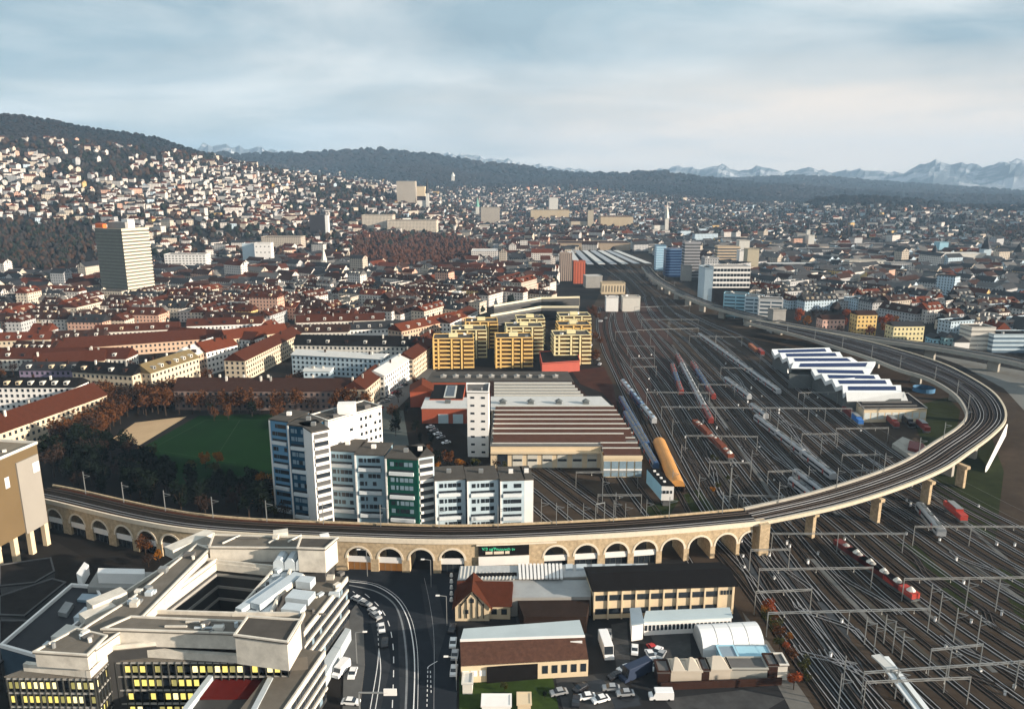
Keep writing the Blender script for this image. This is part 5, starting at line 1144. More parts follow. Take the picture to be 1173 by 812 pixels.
# tent
t=thing('storage_tent','white barrel vaulted storage tent of four bays','tent',(*G(833,745),0)); landmark('white storage tent',833,742)
A=G(805,753,0); B=G(876,749,0); Lx=B[0]-A[0]; sl_=(B[1]-A[1])/Lx; TW=mat('white_tarpaulin',(.74,.75,.75),.6,.04,.4)
for k in range(4):
    q=MB(); R=[]
    for e in (k/4+.006,(k+1)/4-.006):
        x=A[0]+Lx*e; y=A[1]+sl_*Lx*e; R.append([(x,y+5.4-5.4*cos(pi*j/10),max(0,4.9*sin(pi*j/10)**.75)) for j in range(11)])
    q.loft(R,cap=True,closed=False); q.build('tent_bay',TW,t,smooth=False)
q=MB(); R=[[(A[0]-.1,A[1]+5.4-5.0*cos(pi*j/10),max(0,4.5*sin(pi*j/10)**.75)) for j in range(11)],[(A[0]+.4,A[1]+5.4-5.0*cos(pi*j/10),max(0,4.5*sin(pi*j/10)**.75)) for j in range(11)]]; q.loft(R); q.build('tent_end',mat('grey_tarpaulin',(.35,.36,.36),.6,.05,.4),t)
# row of beige sheds at the bottom
BEP=mat('beige_shed_panel',(.50,.44,.36),.8,.12,.3)
A=G(752,788,3.5); B=G(904,781,3.5); 
for k,(u0,u1,vt_,m_,lab) in enumerate([(753,767,766,RBROWN2,'dark brown shed bay at the left end of the low row'),(768,803,764,BEP,'beige shed with three folded roof hoods in the low row'),(804,812,766,RBROWN2,'narrow brown gap shed between beige hoods'),(812,836,767,BEP,'beige shed with a pointed hood in the middle of the low row'),(836,878,763,mat('greige_panel',(.36,.35,.31),.8,.12,.3),'wide greige shed right in the low row'),(879,890,768,RBROWN2,'dark shed box near the right end of the low row'),(890,901,768,WHD,'cream box shed ending the low row on the right')]):
    vb=lerp(784,778,(u0-753)/150); pts,h=fbox(u0,u1,vb,vt_+4,4.5,0); h=3.4 if k not in(5,6) else 4.0; tt=block(pts,h,lab,'shed','yard_shed',m_,m_ if m_ in (BEP,) else RGREY,parap=.25)
    if k in (1,3):
        for j in range(2 if k==1 else 1):
            w0=(pts[1][0]-pts[0][0])/(2 if k==1 else 1); x=pts[0][0]+w0*j; y=pts[0][1]; q=MB(); q.poly([(x+.3,y-.3,h+.5),(x+w0-.3,y-.3,h+.5),(x+w0-1.6,y+3.6,h+1.7),(x+1.6,y+3.6,h+1.7)]); q.poly([(x+1.6,y+3.6,h+1.7),(x+w0-1.6,y+3.6,h+1.7),(x+w0-.5,y+4.2,h+.3),(x+.5,y+4.2,h+.3)]); q.poly([(x+.3,y-.3,h+.5),(x+1.6,y+3.6,h+1.7),(x+.5,y+4.2,h+.3)]); q.poly([(x+w0-.3,y-.3,h+.5),(x+w0-.5,y+4.2,h+.3),(x+w0-1.6,y+3.6,h+1.7)]); q.build('roof_hood',BEP,tt)
A=G(757,790); B=G(895,784); o=MB().beam((*A,1.0),(*B,1.0),.4,2.0).build('yard_fence',RBROWN2); tag(o,'dark low fence wall running under the beige shed row','fence')
pts,h=fbox(826,845,765,757,5); block(pts,2.8,'small pale blue flat box in front of the tent','container','site_container',LBL,BLR,parap=.2); pts,h=fbox(846,884,764,758,5); block(pts,2.6,'light blue roofed container just right of the small pale box','container','site_container',BLR,LBL,parap=.2)

# hut and hedge by the street
pts,h=fbox(530,541,795,787,4); block(pts,2.8,'tiny pale garden hut at the edge of the grass','hut','garden_hut',WHD,RLIGHT,parap=.2)
for u0,u1,vb,lab,m_ in [(552,585,815,'white flat canopy at the bottom margin left of the tan one',WH),(593,608,813,'tan flat canopy at the bottom margin',CREAM)]:
    pts,h=fbox(u0,u1,vb,808,4); block(pts,1.4,lab,'canopy','market_canopy',m_,m_,parap=.1)
# train with rounded roof, orange light put into its colour, & blue-white railcar shed beside the sidings
t=thing('barrel_roof_train','long train with barrel roof, orange light put into its colour, beside the sidings','shed',(*G(765,535),0)); landmark('orange barrel roof',768,532)
A=G(776,557,2.5); B=G(755,507,2.5); dx,dy=B[0]-A[0],B[1]-A[1]; l=hypot(dx,dy); dx/=l; dy/=l; R=[]
for s_ in [l*k/10 for k in range(11)]: R.append([(A[0]+dx*s_+dy*cos(pi*j/10)*3.0,A[1]+dy*s_-dx*cos(pi*j/10)*3.0,2.5+2.8*sin(pi*j/10)) for j in range(11)])
MB().loft(R).build('barrel_roof',mat('orange_roof_sheet',(.46,.22,.06),.6,.25,.35),t,smooth=False)
for sg in (-1,1): MB().beam((A[0]+dy*2.8*sg,A[1]-dx*2.8*sg,1.2),(A[0]+dx*l+dy*2.8*sg,A[1]+dy*l-dx*2.8*sg,1.2),.3,2.6).build('side_wall',RBROWN2,t)
t=thing('signal_cabin','white and sky blue signal cabin with dark flat roof beside the viaduct','signal cabin',(*G(766,578),0))
A=G(757,580,0); pts=[(A[0],A[1]),(A[0]+4.6,A[1]-.3),(A[0]+1.8,A[1]+17),(A[0]-2.6,A[1]+17)]; w_=MB().prism(pts,2.5,8.5,top=False,bot=True).build('wall',WH,t); MB().prism([pts[0],pts[3],(pts[3][0]-.1,pts[3][1]),(pts[0][0]-.1,pts[0][1])],2.7,8.3).build('blue_side',LBL,t); r=MB().prism(grow(pts,.2),8.5,8.8,bot=True).build('roof',RBLACK,t); MB().box(A[0]+2,A[1]+2,0,2.5,2.4,3).build('base',DARKC,t)
for k in range(4): MB().box(A[0]+1.6-.6*k,A[1]+3+3.6*k,8.8,9.2,1,1).build('roof_light',WH,r)
for k in range(3): window(w_,t,A[0]+.9+1.4*k,A[1]-.2,6,0,.9,1.2,GLASS)
# platform roof at the bottom right
t=thing('platform_canopy','long pale platform roof running off the bottom of the yard','platform roof',(*G(1040,790),0)); landmark('pale platform roof',1035,780)
A=G(1010,752,4); B=G(1085,850,4); MB().beam((*A,4),(*B,4),3.4,.4).build('roof',WROOF,t); MB().beam((*A,4.3),(*B,4.3),.5,.3).build('roof_gutter',METALD,t)
A=G(1003,752,4.2); B=G(1023,770,4.2); MB().beam((*A,4.7),(*B,4.7),2.6,.4).build('stair_roof',RLIGHT,t)
for f in (.15,.4,.65,.9): x,y=lerp(G(1010,752,4)[0],G(1085,850,4)[0],f),lerp(G(1010,752,4)[1],G(1085,850,4)[1],f); MB().cyl(x,y,0,4,.25,n=6).build('post',METAL,t)
# ------------------------------------------------------------------ near left apartment wings (ridge ends measured)
def B_(u1,v1,u2,v2,w_,ea,ri,wm,rm,lab,**k): return bar((u1,v1),(u2,v2),w_,ea,ri,wm,rm,lab,auto=False,real=True,**k)
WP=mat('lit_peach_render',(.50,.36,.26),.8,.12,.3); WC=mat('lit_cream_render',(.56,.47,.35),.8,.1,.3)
B_(-40,486,106,438,16,11,6.5,WC,RBROWN,'long cream wing with brown roof nearest the left margin above brown trees',chim=4); landmark('nearest brown roofed wing',60,465)
B_(-40,432,93,432,13,13,4,WH,RBLACK,'white fronted block with black roof and white dormers near the left margin',dorm=9)
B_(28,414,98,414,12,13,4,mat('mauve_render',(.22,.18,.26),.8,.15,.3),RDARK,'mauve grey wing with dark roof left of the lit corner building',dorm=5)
B_(92,413,160,417,14,15,5,WC,RBLACK,'corner building with black mansard and four round dormers',dorm=4); landmark('black mansard corner',130,420)
B_(160,417,216,400,14,15,5,WC,mat('olive_tiles',(.16,.12,.06),.85,.3,.5),'cream wing with olive mansard running up from the corner',dorm=6)
B_(208,399,243,386,14,15,5,WP,RLIGHT,'peach wing with pale pinkish roof in the bent street row',dorm=4)
B_(226,392,262,384,15,15,6,WH,RRED,'white gabled wing with bright red roof at the end of the bent row')
B_(268,404,334,374,14,13,5,WC,RBROWN,'cream wing with balconies and red-brown roof beside the school yard',chim=2); landmark('balconied cream wing',305,395)
B_(255,378,325,370,15,10,6,WC,RRED,'yellowish wing behind the balconied cream wing')
B_(205,432,402,433,15,11,5.5,mat('shaded_rosy_render',(.22,.16,.14),.8,.25,.3),RBROWN2,'long shaded rosy wing with small windows facing the sports pitch',dorm=0,chim=8); landmark('long rosy wing',300,445)  # the front's shade is put into its darker render colour
B_(405,436,430,417,13,12,4.5,WC,RBROWN,'cream wing with brown roof at the street corner'); landmark('street corner wing',425,432)
B_(428,424,460,404,13,13,3,WH,RLIGHT,'bright white wing with white roof along the lit street',dm=WH)
B_(462,404,492,384,13,13,4,WC,RBROWN,'peach white wing at the upper end of the lit street')
B_(340,400,442,405,15,13,2,PALEW,RLIGHT,'long ice white wing with pale roof terrace and many windows'); landmark('ice white wing',385,405)
B_(350,421,380,421,10,9,1,PALEW,RLIGHT,'short ice white court wing in front of the long ice white one')
B_(340,383,480,385,14,13,6,WHD,RBLACK,'long black roof with white gabled dormers above the ice white wing',dorm=6); B_(476,388,494,377,12,13,5,WC,RBROWN,'brown gabled end house beside the long black roof')
B_(452,371,528,355,14,14,5,WP,RRED,'red roofed wing with salmon dormers behind the black roof',dorm=6); B_(505,364,537,350,16,14,4,WH,RBROWN,'white rounded end wing near the yellow blocks'); landmark('salmon dormer wing',490,363)
B_(196,374,295,380,14,9,5,WH,RBROWN,'long thin white fronted wing behind the red roofs'); B_(0,398,150,398,16,8,6,WHD,RBROWN,'long brown roof with pale dormers left of the autumn tree',dorm=8); B_(60,388,235,376,17,8,6.5,WP,RBROWN,'very long brown roof ending by a white gable'); B_(40,405,120,400,16,8,6,WC,RBROWN,'brown roof in the second court from the left margin'); landmark('very long brown roof',150,385)
for k,(a,b,c,d,w_,e,r,m1,m2,l) in enumerate([(110,372,205,368,14,8,5,WHD,RBROWN,'white trimmed brown roof in the third row back'),(-10,381,60,379,15,8,5,WC,RRED,'reddish roof at the left margin in the third row back'),(60,379,120,377,14,8,5,WHD,RBROWN2,'dull brown roof beside the reddish margin roof'),(215,365,300,362,14,9,5,WH,RBROWN,'brown roof with white eaves behind the long thin white front'),(330,372,400,371,14,9,5,WHD,RBROWN2,'dull roof just behind the long black roof'),(400,369,470,366,14,9,5,WH,RDARK,'slate roof behind the right half of the long black roof'),(340,361,440,358,15,9,5,WHD,RBROWN,'wide brown roof two rows behind the long black roof'),(20,390,66,391,14,8,5,WP,RBROWN2,'dull brown court roof left of the very long brown roof')]): B_(a,b,c,d,w_,e,r,m1,m2,l,dorm=5)
# ------------------------------------------------------------------ autumn trees
BARK=mat('bark',(.035,.024,.017),.95,.3,1.5)
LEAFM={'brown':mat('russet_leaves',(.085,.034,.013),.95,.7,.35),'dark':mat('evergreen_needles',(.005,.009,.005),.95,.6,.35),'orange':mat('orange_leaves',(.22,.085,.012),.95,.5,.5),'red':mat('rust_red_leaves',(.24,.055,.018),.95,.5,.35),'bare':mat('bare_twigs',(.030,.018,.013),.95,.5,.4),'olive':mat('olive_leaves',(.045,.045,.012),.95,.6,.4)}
def leafcloud(mb,cx,cy,cz,rx,rz,n,s,rnd):
    cl=[]
    for _ in range(9):
        a=rnd.uniform(0,2*pi); e=rnd.uniform(-.5,1); r=rnd.uniform(.35,.8); cl.append((cx+cos(a)*rx*r*.8,cy+sin(a)*rx*r*.8,cz+e*rz*.62,rnd.uniform(.3,.52)))
    for i in range(n):
        c=cl[i%9]; d=Vector((rnd.gauss(0,1),rnd.gauss(0,1),rnd.gauss(0,1))).normalized()*rnd.uniform(.55,1.08)
        x,y,z=c[0]+d.x*rx*c[3],c[1]+d.y*rx*c[3],c[2]+d.z*rz*c[3]*1.1
        u=Vector((rnd.gauss(0,1),rnd.gauss(0,1),rnd.gauss(0,.7))).normalized()*s*rnd.uniform(.6,1.3); w=Vector((rnd.gauss(0,1),rnd.gauss(0,1),rnd.gauss(0,1))).cross(u).normalized()*s*rnd.uniform(.5,1)
        p=Vector((x,y,z)); mb.poly([p-u-w,p+u-w*.6,p+u*.7+w])
def make_tree(kind,h,label,group,n=420,s=.55,loc=(0,0,0),seed=1,cat='tree',name='autumn_tree',slim=.36):
    rnd=random.Random(seed); t=thing(name,label,cat,loc,group); x,y,z=loc
    mb=MB(); mb.cyl(x,y,z-1,z+h*.55,h*.028,h*.012,6)
    for k in range(7):
        a=rnd.uniform(0,6.28); b=h*rnd.uniform(.25,.5); e=h*rnd.uniform(.6,.9); r=h*slim*rnd.uniform(.35,.75); mb.beam((x,y,z+b),(x+cos(a)*r,y+sin(a)*r,z+e),h*.013,n=4)
    mb.build('trunk',BARK,t); mb=MB(); leafcloud(mb,x,y,z+h*.62,h*slim,h*.42,n,s,rnd); mb.build('crown',LEAFM[kind],t); return remember(t)
TP={}
def plant(kind,x,y,h,label,group,z=0,auto=True):
    k=(kind,random.randrange(3))
    nm={'dark':'evergreen_tree','orange':'autumn_tree'}.get(kind,'autumn_tree')
    if k not in TP:
        TP[k]=make_tree(kind,10,label,group,loc=(x,y,z),seed=hash(kind)%97 if 0 else len(TP)+3,name=nm,n=300 if kind=='bare' else 460,s=.42 if kind=='bare' else .5,slim=.30 if kind=='dark' else .40); r=TP[k]; s=h/10; r.scale=(s,s,s)
        if auto: AUTO.append((r,label,(x,y,z+h/2)))
        return r
    s=h/10; r=dup(TP[k],(x,y,z),random.uniform(0,6.28),(s*random.uniform(.9,1.15),s*random.uniform(.9,1.15),s),group,label); 
    if auto: AUTO.append((r,label,(x,y,z+h/2)))
    return r
SZW=lambda h:'low' if h<8 else ('mid-sized' if h<11.5 else ('tall' if h<15 else 'very tall'))
CW={'brown':'russet brown tree','dark':'dark evergreen','orange':'orange tree','red':'rust red tree','bare':'bare grey-brown tree','olive':'olive green tree'}
RESV=[]
for o in bpy.data.objects:
    if o.type=='MESH' and o.parent is not None and o.name.split('.')[0] in('wall','facade_section','side_wing','shaft','north_wing_wall','front_block','storey','nave','tower','barrel_roof','street_front'):
        ox,oy,oz=parent_origin(o.parent); xs=[v.co.x+ox for v in o.data.vertices]; ys=[v.co.y+oy for v in o.data.vertices]; RESV.append((min(xs)-2,min(ys)-2,max(xs)+2,max(ys)+2))
CELL={}
for r in RESV:
    for i in range(int(r[0]//60),int(r[2]//60)+1):
        for j in range(int(r[1]//60),int(r[3]//60)+1): CELL.setdefault((i,j),[]).append(r)
def free(x,y,m=0):
    for r in CELL.get((int(x//60),int(y//60)),()):
        if r[0]-m<x<r[2]+m and r[1]-m<y<r[3]+m: return False
    return True
landmark('green sports pitch',230,505); landmark('sand court',160,495)
def grove(poly,n,kinds,h0,h1,group,z=0,mn=3.0):
    P_=[G(u,v) for u,v in poly]; xs=[p[0] for p in P_]; ys=[p[1] for p in P_]; got=[]; tries=0
    while len(got)<n and tries<n*60:
        tries+=1; x=random.uniform(min(xs),max(xs)); y=random.uniform(min(ys),max(ys))
        if not inpoly(x,y,P_) or not free(x,y,1.0): continue
        if any((x-a)**2+(y-b)**2<mn*mn for a,b in got): continue
        got.append((x,y)); k=random.choice(kinds); h=random.uniform(h0,h1); plant(k,x,y,h,f'{SZW(h)} {CW[k]}',group,terr(x,y))
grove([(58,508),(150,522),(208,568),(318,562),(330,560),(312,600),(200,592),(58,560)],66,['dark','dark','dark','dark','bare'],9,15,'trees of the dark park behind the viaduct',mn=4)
grove([(25,512),(30,500),(118,462),(200,458),(405,466),(428,474),(330,474),(226,474),(150,478),(118,506),(60,520)],96,['brown','brown','brown','bare'],9,14,'russet trees round the sports pitch',mn=3.5)
grove([(120,448),(200,438),(200,455),(120,466)],12,['brown','orange','brown'],9,13,'russet trees round the sports pitch')
grove([(200,452),(400,453),(405,464),(205,464)],26,['bare','brown','bare'],7,10,'street trees before the long rosy wing',mn=4)
grove([(286,590),(300,560),(322,566),(318,596)],7,['orange','olive','dark'],5,9,'bushy trees around the stepped slabs',mn=2.5)
grove([(325,596),(500,604),(500,600),(325,590)],9,['bare','dark','bare'],6,9,'bushy trees around the stepped slabs',mn=4)
grove([(498,540),(560,545),(600,548),(640,560),(610,548),(560,535),(500,530)],9,['orange','dark','bare','olive'],4,7,'bushy trees around the stepped slabs',mn=3)
grove([(440,470),(480,440),(500,440),(480,470),(525,500),(525,545),(470,540)],16,['dark','bare','dark','brown'],5,9,'dark shrubs and trees beside the depot forecourt',mn=4)
grove([(900,382),(905,368),(945,362),(1060,374),(1062,392),(960,388)],26,['red','red','orange','bare'],8,13,'rust red trees by the rear viaduct',mn=6)
grove([(868,700),(885,700),(925,780),(912,800)],14,['orange','red','olive','brown'],3,5,'low shrubs along the yard edge',mn=2)
grove([(672,362),(684,355),(688,390),(684,418),(676,420)],9,['bare','brown','brown'],7,10,'trees between yellow blocks and tracks',mn=6)
grove([(820,520),(840,560),(815,575),(800,555)],5,['olive','orange'],2.5,4,'low shrubs along the yard edge',mn=2)
grove([(150,640),(172,625),(188,640),(160,655)],5,['brown','orange','bare'],4,7,'small trees beside the courtyard complex',mn=3)
grove([(340,420),(350,440),(330,445)],3,['brown'],7,9,'trees in the street left of the ice white wing',mn=4)
grove([(-10,500),(-10,395),(330,385),(340,440),(200,440),(100,470)],34,['brown','brown','bare','orange'],7,11,'courtyard trees between the brown roofed wings',mn=5)
grove([(150,535),(265,552),(265,535),(170,522)],7,['olive','orange','olive'],6,9,'yellowing trees on the near edge of the pitch',mn=4)
grove([(214,477),(320,476),(320,484),(216,484)],7,['brown','dark','brown'],6,9,'trees along the far touchline',mn=4)
grove([(330,600),(308,560),(300,600)],4,['dark','bare'],7,10,'bushy trees around the stepped slabs',mn=3)
# ------------------------------------------------------------------ bulk meshes for what lies far off
class Bulk(MB):
    def __init__(s): super().__init__(); s.mi=[]; s.ms=[]; s.idx={}
    def setm(s,m):
        if m.name not in s.idx: s.idx[m.name]=len(s.ms); s.ms.append(m)
        s.cur=s.idx[m.name]
    def poly(s,pts,uv=None): super().poly(pts,uv); s.mi.append(s.cur)
    def finish(s,name,kind='stuff'):
        me=bpy.data.meshes.new(name); me.from_pydata(s.v,[],s.f); ul=me.uv_layers.new(name='UVMap'); fl=[]
        for a,b in s.uv: fl+=(a,b)
        ul.data.foreach_set('uv',fl)
        for m in s.ms: me.materials.append(m)
        me.polygons.foreach_set('material_index',s.mi); o=bpy.data.objects.new(name,me); C.objects.link(o); o['kind']=kind; return o
def bulkhouse(B,x,y,z,lx,ly,h,a,wm,rm,rise,flat=False):
    pts=rect(x,y,lx,ly,a); B.setm(wm); B.prism(pts,z-8,z+h,top=False); B.setm(rm)
    if flat: B.prism(grow(pts,.3),z+h,z+h+.5); return
    g=ccw(grow(pts,.4))
    if hypot(g[1][0]-g[0][0],g[1][1]-g[0][1])<hypot(g[2][0]-g[1][0],g[2][1]-g[1][1]): g=g[1:]+g[:1]
    A=((g[0][0]+g[3][0])/2,(g[0][1]+g[3][1])/2,z+h+rise); E=((g[1][0]+g[2][0])/2,(g[1][1]+g[2][1])/2,z+h+rise); q=[(p[0],p[1],z+h) for p in g]
    B.poly([q[0],q[1],E,A]); B.poly([q[2],q[3],A,E]); B.setm(wm); B.poly([q[1],q[2],E]); B.poly([q[3],q[0],A])
def bulktree(B,x,y,z,r,h,m,rnd):
    B.setm(m); n=5; a0=rnd.random()*6; R1=[]; R2=[]
    for k in range(n):
        a=a0+2*pi*k/n; j=rnd.uniform(.7,1.25); R1.append((x+r*j*cos(a),y+r*j*sin(a),z+h*rnd.uniform(.2,.4))); j=rnd.uniform(.4,.85); R2.append((x+r*j*cos(a+.5),y+r*j*sin(a+.5),z+h*rnd.uniform(.65,.9)))
    T=(x+rnd.uniform(-.3,.3)*r,y+rnd.uniform(-.3,.3)*r,z+h); Bt=(x,y,z-1)
    for k in range(n):
        l=(k+1)%n; B.poly([R1[k],R1[l],R2[k]]); B.poly([R1[l],R2[l],R2[k]]); B.poly([R2[k],R2[l],T]); B.poly([R1[l],R1[k],Bt])
VL=[(-200,160),(0,160),(60,161),(120,166),(180,175),(215,176),(260,181),(300,189),(360,196),(400,200),(450,207),(500,214),(560,214),(640,214),(700,218),(760,224),(800,228),(850,231),(900,230),(940,236),(1000,234),(1173,242)]
NOBLD=[YARD,[(-300,402),(0,402),(200,394),(345,392),(430,384),(500,372),(540,366),(560,352),(690,345),(700,345),(690,620),(-300,900)],
 [(640,304),(665,288),(742,288),(775,318),(870,350),(1000,372),(1173,402),(1400,440),(1400,900),(640,800)],
 [(402,276),(470,268),(560,282),(566,300),(470,312),(400,304)],[(900,390),(905,364),(950,358),(1062,372),(1070,400)],
 [(-60,312),(-60,262),(104,255),(108,300),(60,318)]]
def okbld(x,y,m=6):
    u,v=px(x,y,terr(x,y))
    for pl in NOBLD:
        if inpoly(u,v,pl): return False
    return free(x,y,m)
rnd=random.Random(11)
def pick(seq,wts):
    r=rnd.random()*sum(wts)
    for s,w in zip(seq,wts):
        r-=w
        if r<=0: return s
    return seq[-1]
WI=range(len(FWALL)); 
blocks=[]; houses=[]; trees=[]
def zone(x,y):
    u,v=px(x,y,0); return u,v
def clustered(x,y,s=90,o=0): return sin(x/s+o)+sin(y/s*1.3+o*2)+sin((x+y)/s*.7+1)+sin((x-y)/s*1.9+3)
# perimeter blocks of the inner city
for side in (0,1):
    th=radians(-14) if side==0 else radians(24); ct,st=cos(th),sin(th)
    for i in range(-52,53):
        for j in range(5,52):
            bx,by=i*70+ (j%3)*17,j*52; cx=bx*ct-by*st; cy=bx*st+by*ct
            if cy<380: continue
            u,v=px(cx,cy,0); d=hypot(cx,cy)
            if d>1750 or u<-60 or u>1240: continue
            if (side==0)!=(u<695): continue
            w1,w2=rnd.uniform(48,62),rnd.uniform(30,40); tilt=th+rnd.uniform(-.05,.05)+.25*sin(cx/210+cy/160); c2,s2=cos(tilt),sin(tilt)
            for (ox,oy,lx,rot) in ((0,-w2/2,w1,0),(0,w2/2,w1,0),(-w1/2,0,w2,pi/2),(w1/2,0,w2,pi/2),(rnd.uniform(-12,12),0,14,rnd.choice([0,pi/2]))):
                if rnd.random()<.12: continue
                nseg=1 if rnd.random()<.3 and d<700 else max(1,int(lx/rnd.uniform(14,26)))
                for sgm in range(nseg):
                    if rnd.random()<.07: continue
                    off=(sgm-(nseg-1)/2)*lx/nseg; oxx=ox+(off if rot==0 else 0); oyy=oy+(off if rot else 0)
                    x=cx+oxx*c2-oyy*s2; y=cy+oxx*s2+oyy*c2
                    if not okbld(x,y) : continue
                    L_=lx/nseg+.2
                    if not all(okbld(x+f*L_*.5*cos(tilt+rot),y+f*L_*.5*sin(tilt+rot),3) for f in (-1,1)): continue
                    if side==0 and d<850: wi=pick(WI,(9,4,1.5,2,2,.4,0)); ri=pick(range(5),(6,2,2,.8,5))
                    elif side==0: wi=pick(WI,(10,3,1.5,3,1,.2,.2)); ri=pick(range(5),(3,.8,5,1.5,5))
                    else: wi=pick(WI,(5,2,1.5,5,.6,.6,3)); ri=pick(range(5),(1,.4,7,2,2))
                    flat=rnd.random()<(.14 if side==0 else .30)
                    blocks.append((d,x,y,L_,rnd.uniform(11,14),rnd.uniform(7.5,12.5) + (rnd.random()<.02)*12,tilt+rot,wi,ri,rnd.uniform(4,6),flat))
            if rnd.random()<.9: trees.append((cx+rnd.uniform(-12,12),cy+rnd.uniform(-7,7),rnd.uniform(3.5,6)))
            if rnd.random()<.6: trees.append((cx+30*c2,cy-22*s2+20*c2,rnd.uniform(3,5)))
# detached houses on plain and slopes
s0=24.0
for i in range(-80,81):
    for j in range(48,162):
        x=i*s0*1.0+rnd.uniform(-9,9); y=j*s0+rnd.uniform(-9,9); d=hypot(x,y)
        if d<1250 or y<600: continue
        z=terr(x,y); u,v=px(x,y,z)
        if u<-40 or u>1215: continue
        if d<1750 and z<5: continue
        vl=interp(VL,u)
        if v<vl-1 or v>345: continue
        cl=clustered(x,y)
        dens=.55 if d<2000 else .45
        if u<330 and v>vl+12: dens=.80
        if v<vl+8: dens*=.6
        if cl>1.7: dens*=.2
        elif cl>1.2: dens*=.7
        if rnd.random()>dens: 
            for q in range(1 if rnd.random()<.7 else 2): trees.append((x+rnd.uniform(-9,9),y+rnd.uniform(-9,9),rnd.uniform(4,8)))
            continue
        for q in range(2): trees.append((x+rnd.uniform(-12,12),y+rnd.choice([-11,12]),rnd.uniform(2.5,5)))
        if not okbld(x,y,10): continue
        big=rnd.random()<.16
        wi=pick(WI,(10,2.5,1.2,2,.8,.2,.3) if u<700 else (6,2,1.5,3,.7,.5,3)); ri=pick(range(5),(4,2,2,1,3) if u<760 else (1.5,1,5,2,2))
        houses.append((d,x,y,z,rnd.uniform(9,15)*(1.9 if big else 1),rnd.uniform(8.5,11.5),rnd.uniform(6,10)*(1.4 if big else 1),rnd.uniform(-.7,.7),wi,ri,big and rnd.random()<.5))
# far slopes and plain, coarser
for i in range(-75,110):
    for j in range(80,190):
        s1=34; x=i*s1+rnd.uniform(-14,14); y=j*s1+rnd.uniform(-14,14); d=hypot(x,y)
        if d<2700 or y<150*26: 
            if y<150*26: continue
        z=terr(x,y); u,v=px(x,y,z)
        if u<-30 or u>1200: continue
        vl=interp(VL,u)
        if v<vl: 
            if not (850<u<935 and v>210 and rnd.random()<.10): continue
        cl=clustered(x,y,160,2)
        if rnd.random()>(.55 if cl<.6 else .12): 
            if rnd.random()<.6: trees.append((x,y,rnd.uniform(8,14)))
            continue
        wi=pick(WI,(8,4,2,1,1,.5,.5)); ri=pick(range(5),(5,4,2,1,2) if 560<u<760 or 940<u<1080 else (2,1,4,1,2))
        houses.append((d,x,y,z,rnd.uniform(14,26),rnd.uniform(11,15),rnd.uniform(7,12),rnd.uniform(-.7,.7),wi,ri,False))
blocks.sort(); houses.sort()
SHP=['','small ','long ','tall ']
def szb(L_,h): return 'tall ' if h>22 else ('long ' if L_>50 else ('short ' if L_<30 else ''))
inview=lambda x,y,z:(lambda p:-5<p[0]<1178 and p[1]<815)(px(x,y,z))
B=Bulk(); nb=0
for d,x,y,L_,w_,h,a,wi,ri,rise,flat in blocks:
    if nb<290 and inview(x,y,10):
        nb+=1; lab=f'{szb(L_,h)}{WNAME[wi]} block, {RNAME[ri] if not flat else "flat "+("gravel" if ri!=2 else "dark")} roof'
        if flat: block(rect(x,y,L_,w_,a),h,lab,'apartment block','apartment_block',FWALL[wi],RBLACK if ri==2 else (RLIGHT if ri==1 else RFLAT),group='city apartment blocks',auto=True,clutter=2,z=0)
        else: bar((x-cos(a)*L_/2,y-sin(a)*L_/2),(x+cos(a)*L_/2,y+sin(a)*L_/2),w_,h,rise,FWALL[wi],ROOFS[ri],lab,group='city apartment blocks',pixel=False,dorm=(int(L_/9) if d<760 else (3 if d<1000 else 0)),chim=3 if d<800 else 2,hip=.0)
    else: bulkhouse(B,x,y,0,L_,w_,h,a,FWALL[wi],(RBLACK if ri==2 else RFLAT) if flat else ROOFS[ri],rise,flat)
B.finish('distant_city_blocks')
B=Bulk(); nh=0
for d,x,y,z,lx,ly,h,a,wi,ri,flat in houses:
    if nh<285 and inview(x,y,z+8) and not flat:
        nh+=1; house(x,y,z,lx,ly,h,a,FWALL[wi],ROOFS[ri],f'{"large " if lx>20 else ("tall " if h>9.8 else ("little " if h<7.8 else ""))}{WNAME[wi]} house, {RNAME[ri]} roof',group='houses spread over the slope',rise=ly*rnd.uniform(.28,.45),hip=rnd.choice([0,.25,.3]))
    else: bulkhouse(B,x,y,z,lx,ly,h,a,FWALL[wi],RFLAT if flat else ROOFS[ri],ly*.36,flat)
B.finish('distant_houses')
